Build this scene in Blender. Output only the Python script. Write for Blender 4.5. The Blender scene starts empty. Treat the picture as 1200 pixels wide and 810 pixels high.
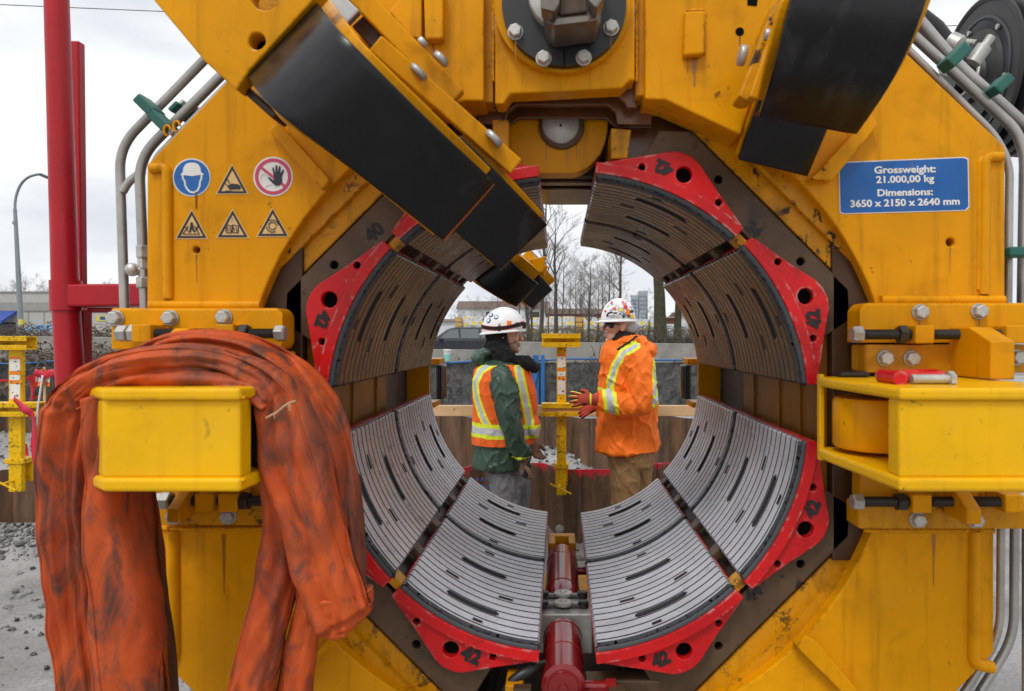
import bpy, bmesh, math, random
from mathutils import Vector, Matrix, noise
R = math.radians
PI = math.pi
sc = bpy.context.scene
COL = sc.collection

# ------------------------------------------------------------------ camera, sky, sun
CAMZ = 1.6
F = 800.0          # focal length in pixels of the 1200 px wide photograph
CX, CY = 656.0, 393.0
cam_d = bpy.data.cameras.new('camera')
cam = bpy.data.objects.new('camera', cam_d)
COL.objects.link(cam)
cam.location = (0, 0, CAMZ)
cam.rotation_euler = (R(90), 0, 0)
cam_d.sensor_width = 36.0
cam_d.lens = F / 1200 * 36
cam_d.shift_x = -56 / 1200
cam_d.shift_y = -12 / 1200
cam_d.clip_start = 0.05
cam_d.clip_end = 4000
cam_d.dof.use_dof = True
cam_d.dof.focus_distance = 3.6
cam_d.dof.aperture_fstop = 6.3
sc.camera = cam

world = bpy.data.worlds.new('World')
sc.world = world
world.use_nodes = True
SUN_EL, SUN_AZ = R(56), R(205)     # azimuth clockwise from +Y (north): behind the camera, to the left
def build_world():
    nt = world.node_tree
    nt.nodes.clear()
    N = nt.nodes.new
    L = nt.links.new
    out = N('ShaderNodeOutputWorld'); bg = N('ShaderNodeBackground')
    sky = N('ShaderNodeTexSky'); sky.sky_type = 'NISHITA'
    sky.sun_disc = False; sky.sun_elevation = SUN_EL; sky.sun_rotation = SUN_AZ
    sky.air_density = 1.2; sky.dust_density = 3.0
    hs = N('ShaderNodeHueSaturation'); hs.inputs['Saturation'].default_value = 0.15
    hs.inputs['Value'].default_value = 1.0
    tc = N('ShaderNodeTexCoord')
    mp = N('ShaderNodeMapping'); mp.inputs['Scale'].default_value = (1.0, 1.0, 3.2)
    n1 = N('ShaderNodeTexNoise'); n1.inputs['Scale'].default_value = 2.6
    n1.inputs['Detail'].default_value = 6; n1.inputs['Roughness'].default_value = 0.52
    rp = N('ShaderNodeValToRGB')
    rp.color_ramp.elements[0].position = 0.36; rp.color_ramp.elements[0].color = (6.5, 6.85, 7.35, 1)
    rp.color_ramp.elements[1].position = 0.62; rp.color_ramp.elements[1].color = (9.9, 10.0, 10.2, 1)
    mix = N('ShaderNodeMix'); mix.data_type = 'RGBA'; mix.inputs[0].default_value = 0.86
    L(sky.outputs[0], hs.inputs['Color'])
    L(tc.outputs['Generated'], mp.inputs[0]); L(mp.outputs[0], n1.inputs['Vector'])
    L(n1.outputs['Fac'], rp.inputs[0])
    L(hs.outputs[0], mix.inputs[6]); L(rp.outputs[0], mix.inputs[7])
    L(mix.outputs[2], bg.inputs[0]); bg.inputs[1].default_value = 0.115
    L(bg.outputs[0], out.inputs[0])
build_world()

sun_d = bpy.data.lights.new('sun', 'SUN')
sun_d.energy = 1.5
sun_d.angle = R(14)
sun_d.color = (1.0, 0.965, 0.92)
sun = bpy.data.objects.new('sun', sun_d)
COL.objects.link(sun)
_sd = Vector((math.sin(SUN_AZ) * math.cos(SUN_EL), math.cos(SUN_AZ) * math.cos(SUN_EL), math.sin(SUN_EL)))
sun.rotation_euler = _sd.to_track_quat('Z', 'Y').to_euler()
sun.location = _sd * 40

sc.view_settings.view_transform = 'Standard'
sc.view_settings.look = 'None'
sc.view_settings.exposure = 0.10
sc.view_settings.gamma = 1.0

# ------------------------------------------------------------------ helpers
def P(px, py, d):
    """A point of the place: where a line of sight of the photograph meets depth d."""
    return Vector(((px - CX) / F * d, d, CAMZ - (py - CY) / F * d))

def tag(o, label=None, cat=None, group=None, kind=None):
    if label: o['label'] = label
    if cat: o['category'] = cat
    if group: o['group'] = group
    if kind: o['kind'] = kind
    return o

def thing(name, label, cat, loc=(0, 0, 0), rz=0, group=None):
    o = bpy.data.objects.new(name, None)
    o.empty_display_size = 0.1
    COL.objects.link(o)
    o.location = loc
    o.rotation_euler = (0, 0, rz)
    return tag(o, label, cat, group)

def world_off(parent):
    """world location of a parent chain (no rotation used with build(world=True))"""
    v = Vector((0, 0, 0))
    while parent is not None:
        v += Vector(parent.location)
        parent = parent.parent
    return v

class MB:
    def __init__(s):
        s.bm = bmesh.new()
        s.mi = 0
    def _mark(s, faces, mi):
        if mi is None: mi = s.mi
        for f in faces: f.material_index = mi
    def box(s, c, size, rot=None, mi=None):
        M = Matrix.Translation(Vector(c))
        if rot is not None:
            M = M @ (rot.to_matrix().to_4x4() if hasattr(rot, 'to_matrix') else rot.to_4x4())
        M = M @ Matrix.Diagonal((size[0], size[1], size[2], 1))
        r = bmesh.ops.create_cube(s.bm, size=1.0, matrix=M)
        fs = set()
        for v in r['verts']:
            for f in v.link_faces: fs.add(f)
        s._mark(fs, mi)
        return s
    def bounds(s, x0, x1, y0, y1, z0, z1, mi=None):
        return s.box(((x0 + x1) / 2, (y0 + y1) / 2, (z0 + z1) / 2), (abs(x1 - x0), abs(y1 - y0), abs(z1 - z0)), None, mi)
    def bar(s, p0, p1, w, h, up=(0, 0, 1), mi=None):
        p0, p1 = Vector(p0), Vector(p1)
        d = (p1 - p0); L = d.length; d.normalize()
        up = Vector(up)
        side = d.cross(up)
        if side.length < 1e-4: side = d.cross(Vector((0, 1, 0)))
        side.normalize(); u = side.cross(d).normalized()
        M = Matrix((side, d, u)).transposed()
        return s.box((p0 + p1) / 2, (w, L, h), M, mi)
    def poly(s, pts, ext, holes=(), mi=None):
        """flat polygon (3-D points, one plane), holes cut out, extruded by the vector ext"""
        bm = s.bm
        es = []
        for loop in [pts] + list(holes):
            vs = [bm.verts.new(p) for p in loop]
            for i in range(len(vs)):
                es.append(bm.edges.new((vs[i], vs[(i + 1) % len(vs)])))
        r = bmesh.ops.triangle_fill(bm, use_beauty=True, use_dissolve=False, edges=es)
        fs = [g for g in r['geom'] if isinstance(g, bmesh.types.BMFace)]
        if ext is not None:
            e = bmesh.ops.extrude_face_region(bm, geom=fs, use_keep_orig=True)
            nv = [g for g in e['geom'] if isinstance(g, bmesh.types.BMVert)]
            bmesh.ops.translate(bm, verts=nv, vec=Vector(ext))
            allf = set(fs)
            for v in nv:
                for f in v.link_faces: allf.add(f)
            bmesh.ops.recalc_face_normals(bm, faces=list(allf))
            s._mark(allf, mi)
        else:
            s._mark(fs, mi)
        return s
    def prism(s, px, d0, d1, holes=(), mi=None):
        """outline seen at depth d0, extruded straight back to depth d1"""
        return s.poly([P(x, y, d0) for x, y in px], (0, d1 - d0, 0),
                      [[P(x, y, d0) for x, y in h] for h in holes], mi)
    def tube(s, pts, rad, seg=10, caps=True, mi=None, ell=None):
        pts = [Vector(p) for p in pts]
        n = len(pts)
        if not hasattr(rad, '__len__'): rad = [rad] * n
        rings = []
        prev = None
        for i in range(n):
            t = (pts[min(i + 1, n - 1)] - pts[max(i - 1, 0)])
            if t.length < 1e-9: t = Vector((0, 0, 1))
            t.normalize()
            if prev is None:
                a = Vector((0, 0, 1)) if abs(t.z) < 0.9 else Vector((0, 1, 0))
                u = (a - t * a.dot(t)).normalized()
            else:
                u = prev - t * prev.dot(t)
                if u.length < 1e-6: u = t.orthogonal()
                u.normalize()
            prev = u
            w = t.cross(u)
            ring = []
            for k in range(seg):
                an = 2 * PI * k / seg
                ring.append(s.bm.verts.new(pts[i] + (u * math.cos(an) + w * math.sin(an)) * rad[i]))
            rings.append(ring)
        fs = []
        for i in range(n - 1):
            for k in range(seg):
                k2 = (k + 1) % seg
                fs.append(s.bm.faces.new((rings[i][k], rings[i][k2], rings[i + 1][k2], rings[i + 1][k])))
        if caps and seg > 2:
            fs.append(s.bm.faces.new(list(reversed(rings[0]))))
            fs.append(s.bm.faces.new(rings[-1]))
        s._mark(fs, mi)
        return s
    def lathe(s, p0, axis, prof, seg=24, mi=None, up=None):
        """prof: list of (t along the axis, radius)"""
        p0 = Vector(p0); a = Vector(axis).normalized()
        u = a.orthogonal().normalized() if up is None else Vector(up).normalized()
        w = a.cross(u)
        rings = []
        for t, r in prof:
            if r < 1e-6:
                rings.append([s.bm.verts.new(p0 + a * t)])
            else:
                rings.append([s.bm.verts.new(p0 + a * t + (u * math.cos(2 * PI * k / seg) + w * math.sin(2 * PI * k / seg)) * r) for k in range(seg)])
        fs = []
        for A, B in zip(rings, rings[1:]):
            if len(A) == 1 and len(B) == 1: continue
            for k in range(seg):
                k2 = (k + 1) % seg
                if len(A) == 1: fs.append(s.bm.faces.new((A[0], B[k2], B[k])))
                elif len(B) == 1: fs.append(s.bm.faces.new((A[k], A[k2], B[0])))
                else: fs.append(s.bm.faces.new((A[k], A[k2], B[k2], B[k])))
        if len(rings[0]) > 1: fs.append(s.bm.faces.new(list(reversed(rings[0]))))
        if len(rings[-1]) > 1: fs.append(s.bm.faces.new(rings[-1]))
        s._mark(fs, mi)
        return s
    def loft(s, rings, caps=True, mi=None):
        """rings: lists of equal length of 3-D points"""
        vr = [[s.bm.verts.new(p) for p in r] for r in rings]
        n = len(vr[0]); fs = []
        for A, B in zip(vr, vr[1:]):
            for k in range(n):
                k2 = (k + 1) % n
                fs.append(s.bm.faces.new((A[k], A[k2], B[k2], B[k])))
        if caps:
            fs.append(s.bm.faces.new(list(reversed(vr[0]))))
            fs.append(s.bm.faces.new(vr[-1]))
        s._mark(fs, mi)
        return s
    def grid(s, rows, mi=None, keep=None):
        vr = [[s.bm.verts.new(p) for p in r] for r in rows]
        fs = []
        for i in range(len(vr) - 1):
            for j in range(len(vr[0]) - 1):
                if keep and not keep(i, j): continue
                fs.append(s.bm.faces.new((vr[i][j], vr[i][j + 1], vr[i + 1][j + 1], vr[i + 1][j])))
        s._mark(fs, mi)
        return s
    def ball(s, c, r, mi=None, seg=16, rot=None):
        M = Matrix.Translation(Vector(c))
        if rot is not None: M = M @ rot.to_matrix().to_4x4()
        rr = r if hasattr(r, '__len__') else (r, r, r)
        M = M @ Matrix.Diagonal((rr[0], rr[1], rr[2], 1))
        q = bmesh.ops.create_uvsphere(s.bm, u_segments=seg, v_segments=max(6, seg // 2 + 2), radius=1.0, matrix=M)
        fs = set()
        for v in q['verts']:
            for f in v.link_faces: fs.add(f)
        s._mark(fs, mi)
        return s
    def build(s, name, mats, parent=None, smooth=None, bevel=0, segs=2, world=True, solidify=None, remesh=None, recalc=False):
        bm = s.bm
        if recalc: bmesh.ops.recalc_face_normals(bm, faces=bm.faces[:])
        if world and parent is not None:
            bmesh.ops.translate(bm, verts=bm.verts[:], vec=-world_off(parent))
        me = bpy.data.meshes.new(name)
        bm.to_mesh(me); bm.free()
        if not isinstance(mats, (list, tuple)): mats = [mats]
        for m in mats: me.materials.append(m)
        o = bpy.data.objects.new(name, me)
        COL.objects.link(o)
        if parent is not None: o.parent = parent
        if solidify:
            md = o.modifiers.new('solid', 'SOLIDIFY'); md.thickness = solidify[0]; md.offset = solidify[1]
        if remesh:
            md = o.modifiers.new('remesh', 'REMESH'); md.mode = 'VOXEL'; md.voxel_size = remesh; md.use_smooth_shade = True
            md.adaptivity = 0.0
        if bevel:
            md = o.modifiers.new('bevel', 'BEVEL'); md.width = bevel; md.segments = segs
            md.limit_method = 'ANGLE'; md.angle_limit = R(38); md.use_clamp_overlap = True
        if smooth is not None:
            if smooth == 180:
                for f in me.polygons: f.use_smooth = True
            else:
                me.shade_smooth() if hasattr(me, 'shade_smooth') else None
                for f in me.polygons: f.use_smooth = True
                me.set_sharp_from_angle(angle=R(smooth))
        return o

def bake(o):
    """replace an object's mesh by its evaluated mesh (applies its modifiers)"""
    bpy.context.view_layer.update()
    dg = bpy.context.evaluated_depsgraph_get()
    me = bpy.data.meshes.new_from_object(o.evaluated_get(dg), depsgraph=dg)
    old = o.data
    me.name = old.name
    o.modifiers.clear()
    o.data = me
    return o

def circle_px(x, y, r, n=20):
    return [(x + r * math.cos(2 * PI * k / n), y + r * math.sin(2 * PI * k / n)) for k in range(n)]

def dup(o, loc, parent=None, rot=None):
    c = o.copy(); COL.objects.link(c)
    if parent is not None: c.parent = parent
    c.location = loc
    if rot is not None: c.rotation_euler = rot
    return c

def dup_tree(o, loc, rz=None, scale=None):
    c = o.copy(); COL.objects.link(c); c.location = loc
    if rz is not None: c.rotation_euler = (0, 0, rz)
    if scale is not None: c.scale = scale
    for ch in list(o.children):
        k = ch.copy(); COL.objects.link(k); k.parent = c
        for g in list(ch.children):
            h = g.copy(); COL.objects.link(h); h.parent = k
    return c

def catmull(pts, n=8):
    pts = [Vector(p) for p in pts]
    out = []
    for i in range(len(pts) - 1):
        p0 = pts[max(i - 1, 0)]; p1 = pts[i]; p2 = pts[i + 1]; p3 = pts[min(i + 2, len(pts) - 1)]
        for k in range(n):
            t = k / n
            out.append(0.5 * ((2 * p1) + (-p0 + p2) * t + (2 * p0 - 5 * p1 + 4 * p2 - p3) * t * t + (-p0 + 3 * p1 - 3 * p2 + p3) * t ** 3))
    out.append(pts[-1])
    return out

def bend(pts, rad, n=6):
    """round the inner corners of a 3-D polyline"""
    pts = [Vector(p) for p in pts]
    out = [pts[0]]
    for i in range(1, len(pts) - 1):
        a = pts[i - 1] - pts[i]; b = pts[i + 1] - pts[i]
        r = min(rad, a.length * .45, b.length * .45)
        A = pts[i] + a.normalized() * r; B = pts[i] + b.normalized() * r
        for k in range(n + 1):
            t = k / n
            out.append(A * (1 - t) ** 2 + pts[i] * 2 * t * (1 - t) + B * t * t)
    out.append(pts[-1])
    return out

# ------------------------------------------------------------------ materials
def nodes(name):
    m = bpy.data.materials.new(name); m.use_nodes = True
    nt = m.node_tree
    return m, nt, nt.nodes['Principled BSDF']

def add_noise(nt, scale, detail=4, rough=.55, stretch=None, coord='Object', dist=0):
    tc = nt.nodes.new('ShaderNodeTexCoord')
    n = nt.nodes.new('ShaderNodeTexNoise')
    n.inputs['Scale'].default_value = scale; n.inputs['Detail'].default_value = detail
    n.inputs['Roughness'].default_value = rough; n.inputs['Distortion'].default_value = dist
    if stretch:
        mp = nt.nodes.new('ShaderNodeMapping'); mp.inputs['Scale'].default_value = stretch
        nt.links.new(tc.outputs[coord], mp.inputs[0]); nt.links.new(mp.outputs[0], n.inputs['Vector'])
    else:
        nt.links.new(tc.outputs[coord], n.inputs['Vector'])
    return n.outputs['Fac']

def ramp(nt, fac, p0, p1, c0=(0, 0, 0, 1), c1=(1, 1, 1, 1)):
    r = nt.nodes.new('ShaderNodeValToRGB')
    r.color_ramp.elements[0].position = p0; r.color_ramp.elements[0].color = c0
    r.color_ramp.elements[1].position = p1; r.color_ramp.elements[1].color = c1
    nt.links.new(fac, r.inputs[0])
    return r.outputs[0]

def mixc(nt, fac, a, b, mode='MIX'):
    m = nt.nodes.new('ShaderNodeMix'); m.data_type = 'RGBA'; m.blend_type = mode
    for sock, v in ((m.inputs[0], fac), (m.inputs[6], a), (m.inputs[7], b)):
        if isinstance(v, (int, float)): sock.default_value = v
        elif isinstance(v, (tuple, list)): sock.default_value = (v[0], v[1], v[2], 1)
        else: nt.links.new(v, sock)
    return m.outputs[2]

def math_n(nt, op, a, b=None, clamp=False):
    m = nt.nodes.new('ShaderNodeMath'); m.operation = op; m.use_clamp = clamp
    for i, v in enumerate((a, b)):
        if v is None: continue
        if isinstance(v, (int, float)): m.inputs[i].default_value = v
        else: nt.links.new(v, m.inputs[i])
    return m.outputs[0]

def bump(nt, b, h, strength=.3, dist=.01, prev=None):
    n = nt.nodes.new('ShaderNodeBump')
    n.inputs['Strength'].default_value = strength; n.inputs['Distance'].default_value = dist
    nt.links.new(h, n.inputs['Height'])
    if prev is not None: nt.links.new(prev, n.inputs['Normal'])
    nt.links.new(n.outputs[0], b.inputs['Normal'])
    return n.outputs[0]

def paint(name, col, rough=.42, var=.12, grime=.25, grime_col=(.06, .035, .012), chips=.0, chip_col=(.03, .02, .015),
          streak=.2, peel=.06, spec=.32, coat=0.0, dent=.0, scale=1.0, wear=0.0, wear_col=None, fade=0.0, fade_col=(.5, .42, .3)):
    """painted or bare steel with colour drift, grime, run-off streaks, chips and a slightly uneven surface"""
    m, nt, b = nodes(name)
    c = col
    big = add_noise(nt, 3.1 * scale, 5, .6)
    f = ramp(nt, big, .35, .7)
    c = mixc(nt, f, tuple(x * (1 - var) for x in col), tuple(min(1, x * (1 + var)) for x in col))
    if grime:
        g = ramp(nt, add_noise(nt, 6.5 * scale, 8, .68, dist=.6), .53, .78)
        g = math_n(nt, 'MULTIPLY', g, grime)
        c = mixc(nt, g, c, grime_col)
    if streak:
        s_ = ramp(nt, add_noise(nt, 1.0, 5, .6, stretch=(34 * scale, 34 * scale, 2.2 * scale)), .54, .8)
        s_ = math_n(nt, 'MULTIPLY', s_, streak)
        c = mixc(nt, s_, c, grime_col)
    if chips:
        k = ramp(nt, add_noise(nt, 26 * scale, 9, .72, dist=.4), .66 - chips * .12, .70 - chips * .12)
        mask = ramp(nt, add_noise(nt, 4.2 * scale, 3), .46, .6)
        k = math_n(nt, 'MULTIPLY', k, mask)
        c = mixc(nt, k, c, chip_col)
    if fade:
        fd = ramp(nt, add_noise(nt, 2.3 * scale, 6, .62, stretch=(1.6, 1.6, .8), dist=.9), .56, .74)
        c = mixc(nt, math_n(nt, 'MULTIPLY', fd, fade), c, fade_col)
    if wear:
        # paint rubbed off along real edges
        bv = nt.nodes.new('ShaderNodeBevel'); bv.samples = 4; bv.inputs['Radius'].default_value = .009
        gm = nt.nodes.new('ShaderNodeNewGeometry')
        dp = nt.nodes.new('ShaderNodeVectorMath'); dp.operation = 'DOT_PRODUCT'
        nt.links.new(bv.outputs[0], dp.inputs[0]); nt.links.new(gm.outputs['Normal'], dp.inputs[1])
        e = math_n(nt, 'MULTIPLY', math_n(nt, 'SUBTRACT', .995, dp.outputs['Value']), 9, clamp=True)
        k = ramp(nt, add_noise(nt, 30, 8, .7, dist=.5), .50, .60)
        k2 = ramp(nt, add_noise(nt, 5, 4, .6), .40, .58)
        e = math_n(nt, 'MULTIPLY', math_n(nt, 'MULTIPLY', e, k), math_n(nt, 'MULTIPLY', k2, wear), clamp=True)
        c = mixc(nt, e, c, wear_col or chip_col)
    nt.links.new(c, b.inputs['Base Color'])
    rr = ramp(nt, add_noise(nt, 9 * scale, 6, .6), .3, .75, (rough * .65,) * 3 + (1,), (min(1, rough * 1.35),) * 3 + (1,))
    nt.links.new(rr, b.inputs['Roughness'])
    b.inputs['Specular IOR Level'].default_value = spec
    if coat:
        b.inputs['Coat Weight'].default_value = coat; b.inputs['Coat Roughness'].default_value = .12
    pv = None
    if dent:
        pv = bump(nt, b, add_noise(nt, 7 * scale, 3), dent, .02)
    if peel:
        bump(nt, b, add_noise(nt, 130 * scale, 3, .6), peel, .004, pv)
    return m

def plain(name, col, rough=.5, metal=0, spec=.5, var=.1, nscale=20, bumpv=0, bscale=80):
    m, nt, b = nodes(name)
    f = add_noise(nt, nscale, 4)
    c = mixc(nt, f, tuple(x * (1 - var) for x in col), tuple(min(1, x * (1 + var)) for x in col))
    nt.links.new(c, b.inputs['Base Color'])
    b.inputs['Roughness'].default_value = rough
    b.inputs['Metallic'].default_value = metal
    b.inputs['Specular IOR Level'].default_value = spec
    if bumpv: bump(nt, b, add_noise(nt, bscale, 4), bumpv, .01)
    return m

M = {}
YEL = (.70, .292, .0008)
M['yellow'] = paint('yellow_paint', YEL, .34, .12, .42, (.15, .052, .003), .26, (.045, .025, .010), .5, .09, spec=.13, dent=.06, wear=.8, fade=.22, fade_col=(.50, .26, .03))
M['yellow_dirty'] = paint('yellow_paint_worn', (.60, .255, .003), .40, .16, .75, (.065, .032, .009), .9, (.028, .018, .013), .5, .12, spec=.22, dent=.12, wear=1.2, fade=.2, fade_col=(.30, .16, .05))
M['yellow_front'] = paint('yellow_paint_front', (.80, .43, .002), .34, .09, .30, (.30, .12, .006), .34, (.10, .05, .015), .22, .09, spec=.22, dent=.05, wear=.9, wear_col=(.36, .19, .05), fade=.18, fade_col=(.62, .40, .06))
M['yellow_shaded'] = paint('yellow_paint_shaded', (.26, .10, .003), .4, .25, .6, (.03, .017, .008), .3, (.03, .02, .015), .8, .08, spec=.2)  # yellow paint darkened to carry the shade inside the bore
M['yellow_post'] = paint('yellow_post_paint', (.80, .47, .003), .45, .1, .6, (.06, .035, .012), 1.0, (.035, .02, .012), .3, .06, spec=.25, scale=2.6, wear=.8)
M['brown'] = paint('brown_steel', (.095, .056, .030), .45, .45, .9, (.014, .013, .010), .5, (.02, .015, .012), .4, .25, dent=.1)
M['brown_oxide'] = paint('brown_oxide_paint', (.062, .026, .009), .38, .3, .6, (.02, .012, .008), 0, streak=.5, peel=.1)
M['throat'] = paint('wet_brown_steel', (.15, .055, .018), .22, .35, .7, (.03, .014, .008), 0, streak=.5, peel=.1, spec=.5)
M['dark'] = paint('dark_steel', (.030, .024, .020), .5, .4, .3, (.01, .008, .006), 0, streak=.3)
M['red'] = paint('red_paint', (.56, .008, .010), .36, .18, .75, (.075, .014, .012), .22, (.36, .24, .20), .25, .16, spec=.3, dent=.12, scale=1.5, wear=1.3, wear_col=(.50, .38, .32))
M['red_frame'] = paint('red_frame_paint', (.42, .010, .018), .38, .12, .2, (.10, .02, .02), .1, (.2, .1, .08), .12, .12)
M['cyl_red'] = paint('cylinder_red_paint', (.27, .012, .012), .22, .3, .5, (.05, .02, .015), .2, (.25, .04, .02), .0, .05, coat=.4)
M['pad_black'] = paint('black_rubber_sheet', (.003, .003, .0034), .26, .3, .22, (.028, .026, .025), .0, streak=.0, peel=.03, spec=.36, dent=.06, scale=1.7, fade=.9, fade_col=(.040, .038, .037))
M['black'] = plain('black_parts', (.012, .012, .013), .42)
M['black_hole'] = plain('hole_dark', (.004, .004, .004), .9, spec=.1)
M['steel'] = paint('bare_steel', (.42, .41, .39), .38, .2, .5, (.10, .08, .06), .0, streak=.2, peel=.1)
for k in ('steel',): M[k].node_tree.nodes['Principled BSDF'].inputs['Metallic'].default_value = .75
M['steel_dark'] = paint('oily_steel', (.20, .175, .15), .36, .3, .6, (.07, .05, .035), .0, streak=.4, peel=.1)
M['steel_dark'].node_tree.nodes['Principled BSDF'].inputs['Metallic'].default_value = .6
M['zinc'] = paint('zinc_bolt', (.46, .45, .42), .42, .25, .6, (.16, .13, .10), .0, streak=0, peel=.15, scale=4)
M['zinc'].node_tree.nodes['Principled BSDF'].inputs['Metallic'].default_value = .55
M['pipe'] = paint('galvanised_pipe', (.40, .385, .36), .36, .2, .45, (.16, .13, .10), .1, streak=.15, peel=.05, scale=2)
M['pipe'].node_tree.nodes['Principled BSDF'].inputs['Metallic'].default_value = .6
M['thread'] = plain('oiled_thread', (.035, .03, .026), .35, .3)
M['green'] = paint('green_clamp', (.025, .13, .105), .45, .2, .4, (.02, .05, .04), .2, streak=.2)
M['white_sticker'] = paint('white_sticker', (.74, .73, .69), .36, .10, .3, (.20, .11, .04), .10, (.25, .14, .06), .30, .05, spec=.35, scale=1.6)
M['blue_sticker'] = paint('blue_sticker', (.012, .12, .40), .36, .10, .3, (.20, .11, .04), .10, (.25, .14, .06), .30, .05, spec=.35, scale=1.6)
M['cream_sticker'] = paint('cream_sticker', (.70, .45, .18), .36, .10, .35, (.20, .11, .04), .10, (.25, .14, .06), .30, .05, spec=.35, scale=1.6)
M['ink'] = plain('sticker_ink', (.012, .012, .022), .5)
M['magenta_sticker'] = plain('sticker_red', (.48, .045, .11), .45, var=.1)
M['stencil'] = plain('stencil_black', (.012, .011, .012), .6, var=.3, nscale=40)

def pad_material(name, col, dirt):
    m, nt, b = nodes(name)
    n = add_noise(nt, 7, 7, .65, dist=.5)
    c = mixc(nt, ramp(nt, n, .3, .72), tuple(x * .78 for x in col), tuple(min(1, x * 1.14) for x in col))
    g = ramp(nt, add_noise(nt, 5.0, 8, .7, stretch=(1, .8, 1), dist=.8), .56, .74)
    c = mixc(nt, math_n(nt, 'MULTIPLY', g, dirt, clamp=True), c, (.028, .024, .022))
    g2 = ramp(nt, add_noise(nt, 34, 6, .7), .62, .70)
    c = mixc(nt, math_n(nt, 'MULTIPLY', g2, dirt * .8), c, (.02, .018, .018))
    nt.links.new(c, b.inputs['Base Color'])
    rr = ramp(nt, add_noise(nt, 11, 5), .3, .7, (.16,) * 3 + (1,), (.36,) * 3 + (1,))
    b.inputs['Specular IOR Level'].default_value = .6
    nt.links.new(rr, b.inputs['Roughness'])
    bump(nt, b, add_noise(nt, 90, 4), .12, .004)
    return m
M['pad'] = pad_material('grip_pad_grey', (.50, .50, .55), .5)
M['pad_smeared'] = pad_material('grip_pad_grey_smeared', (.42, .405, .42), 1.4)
M['pad_shaded'] = pad_material('grip_pad_shaded', (.072, .054, .044), .7)  # same grey pad, shade of the upper shells put into its colour
M['groove'] = plain('groove_dark', (.016, .015, .018), .7)
M['pad_edge'] = plain('pad_edge_rubber', (.05, .053, .06), .5, var=.2)
# ================================================================== THE MACHINE
S = 500.0                      # pixels per metre on the front plane (depth 1.6)
D0 = 1.60
thr = thing('pipe_thruster', 'huge yellow steel pipe thruster with a round bore lined by grey grip pads', 'machine', (0.02, 2.2, 0.0))
AX, AY = 665.0, 483.0          # bore axis where it meets the front plane

def arc_px(cx, cy, r, a0, a1, n=28):
    return [(cx + r * math.cos(R(a0 + (a1 - a0) * k / n)), cy - r * math.sin(R(a0 + (a1 - a0) * k / n))) for k in range(n + 1)]

# --- four big frame plates with the arc cut out
fr = [
    [(172, 362), (172, 193), (262, 99), (330, 30), (430, -60), (534, -100)] + arc_px(AX, AY, 383, 108, 161.5),
    [(1178, 358), (1178, 172), (1060, 60), (1000, 0), (900, -90), (800, -100)] + arc_px(AX, AY, 383, 72, 18.5),
    [(185, 616), (185, 770), (230, 815), (330, 915), (430, 1010), (534, 1040)] + arc_px(AX, AY, 383, 252, 200.5),
    [(1165, 614), (1165, 765), (1120, 812), (1020, 912), (920, 1010), (800, 1040)] + arc_px(AX, AY, 383, -72, -20.5),
]
front_holes = [[(230, 293, 4)], [(1114, 284, 5)], [], []]
for k, (pl, hl) in enumerate(zip(fr, front_holes)):
    mb = MB()
    mb.prism(pl, D0, D0 + 0.05, [circle_px(x, y, r, 14) for x, y, r in hl])
    o = mb.build('frame_plate', M['yellow'], thr, bevel=.004)
    for x, y, r in hl:
        b = MB(); b.prism(circle_px(x, y, r + 3, 14), D0 + .055, D0 + .07); b.build('hole_bottom', M['black_hole'], o)
# the body behind the plates
for pl in fr:
    mb = MB()
    cx = sum(p[0] for p in pl) / len(pl); cy = sum(p[1] for p in pl) / len(pl)
    q = []
    for x, y in pl:
        rr = math.hypot(x - AX, y - AY)
        if abs(rr - 383) < 2:
            q.append((AX + (x - AX) * 390 / rr, AY + (y - AY) * 390 / rr))
        else:
            q.append((x + (6 if x < cx else -6), y))
    a = [P(x, y, D0) for x, y in q]
    a = [v + Vector((0, .051, 0)) for v in a]
    mb.poly(a, (0, 1.15, 0))
    mb.build('frame_body', M['brown_oxide'], thr)

# raised weld bars along the outer edges of the plates
def edge_bar(pts, d, r=6):
    mb = MB()
    pp = bend([P(x, y, d) for x, y in pts], .022)
    mb.tube(pp, r / S, 10)
    mb.build('edge_bar', M['yellow'], thr, smooth=60)
edge_bar([(177, 198), (196, 196), (197, 350)], D0 - .002, 6)
edge_bar([(1174, 184), (1154, 184), (1153, 345)], D0 - .002, 6)
edge_bar([(1152, 186), (1148, 190), (1147, 340)], D0 + .004, 5)
edge_bar([(203, 622), (204, 770), (190, 776)], D0 - .002, 7)
edge_bar([(1142, 622), (1141, 778), (1163, 782)], D0 - .002, 7)

# small bars and lugs welded on the plates
def plate_box(name, px, d0, d1, mat, bevel=.004, parent=thr):
    mb = MB(); mb.prism(px, d0, d1)
    return mb.build(name, mat, parent, bevel=bevel)
plate_box('stop_bar', [(955, 205), (1022, 133), (1030, 146), (975, 212), (948, 210)], D0 - .03, D0 + .001, M['yellow'])
plate_box('stop_bar', [(314, 152), (324, 142), (387, 212), (377, 222)], D0 - .02, D0 + .001, M['yellow'])
plate_box('weld_bar', [(945, 745), (958, 752), (1010, 815), (990, 815), (932, 757)], D0 - .03, D0 + .001, M['yellow'])
plate_box('weld_bar', [(395, 738), (408, 728), (352, 800), (338, 815), (330, 808)], D0 - .03, D0 + .001, M['yellow'])

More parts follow.
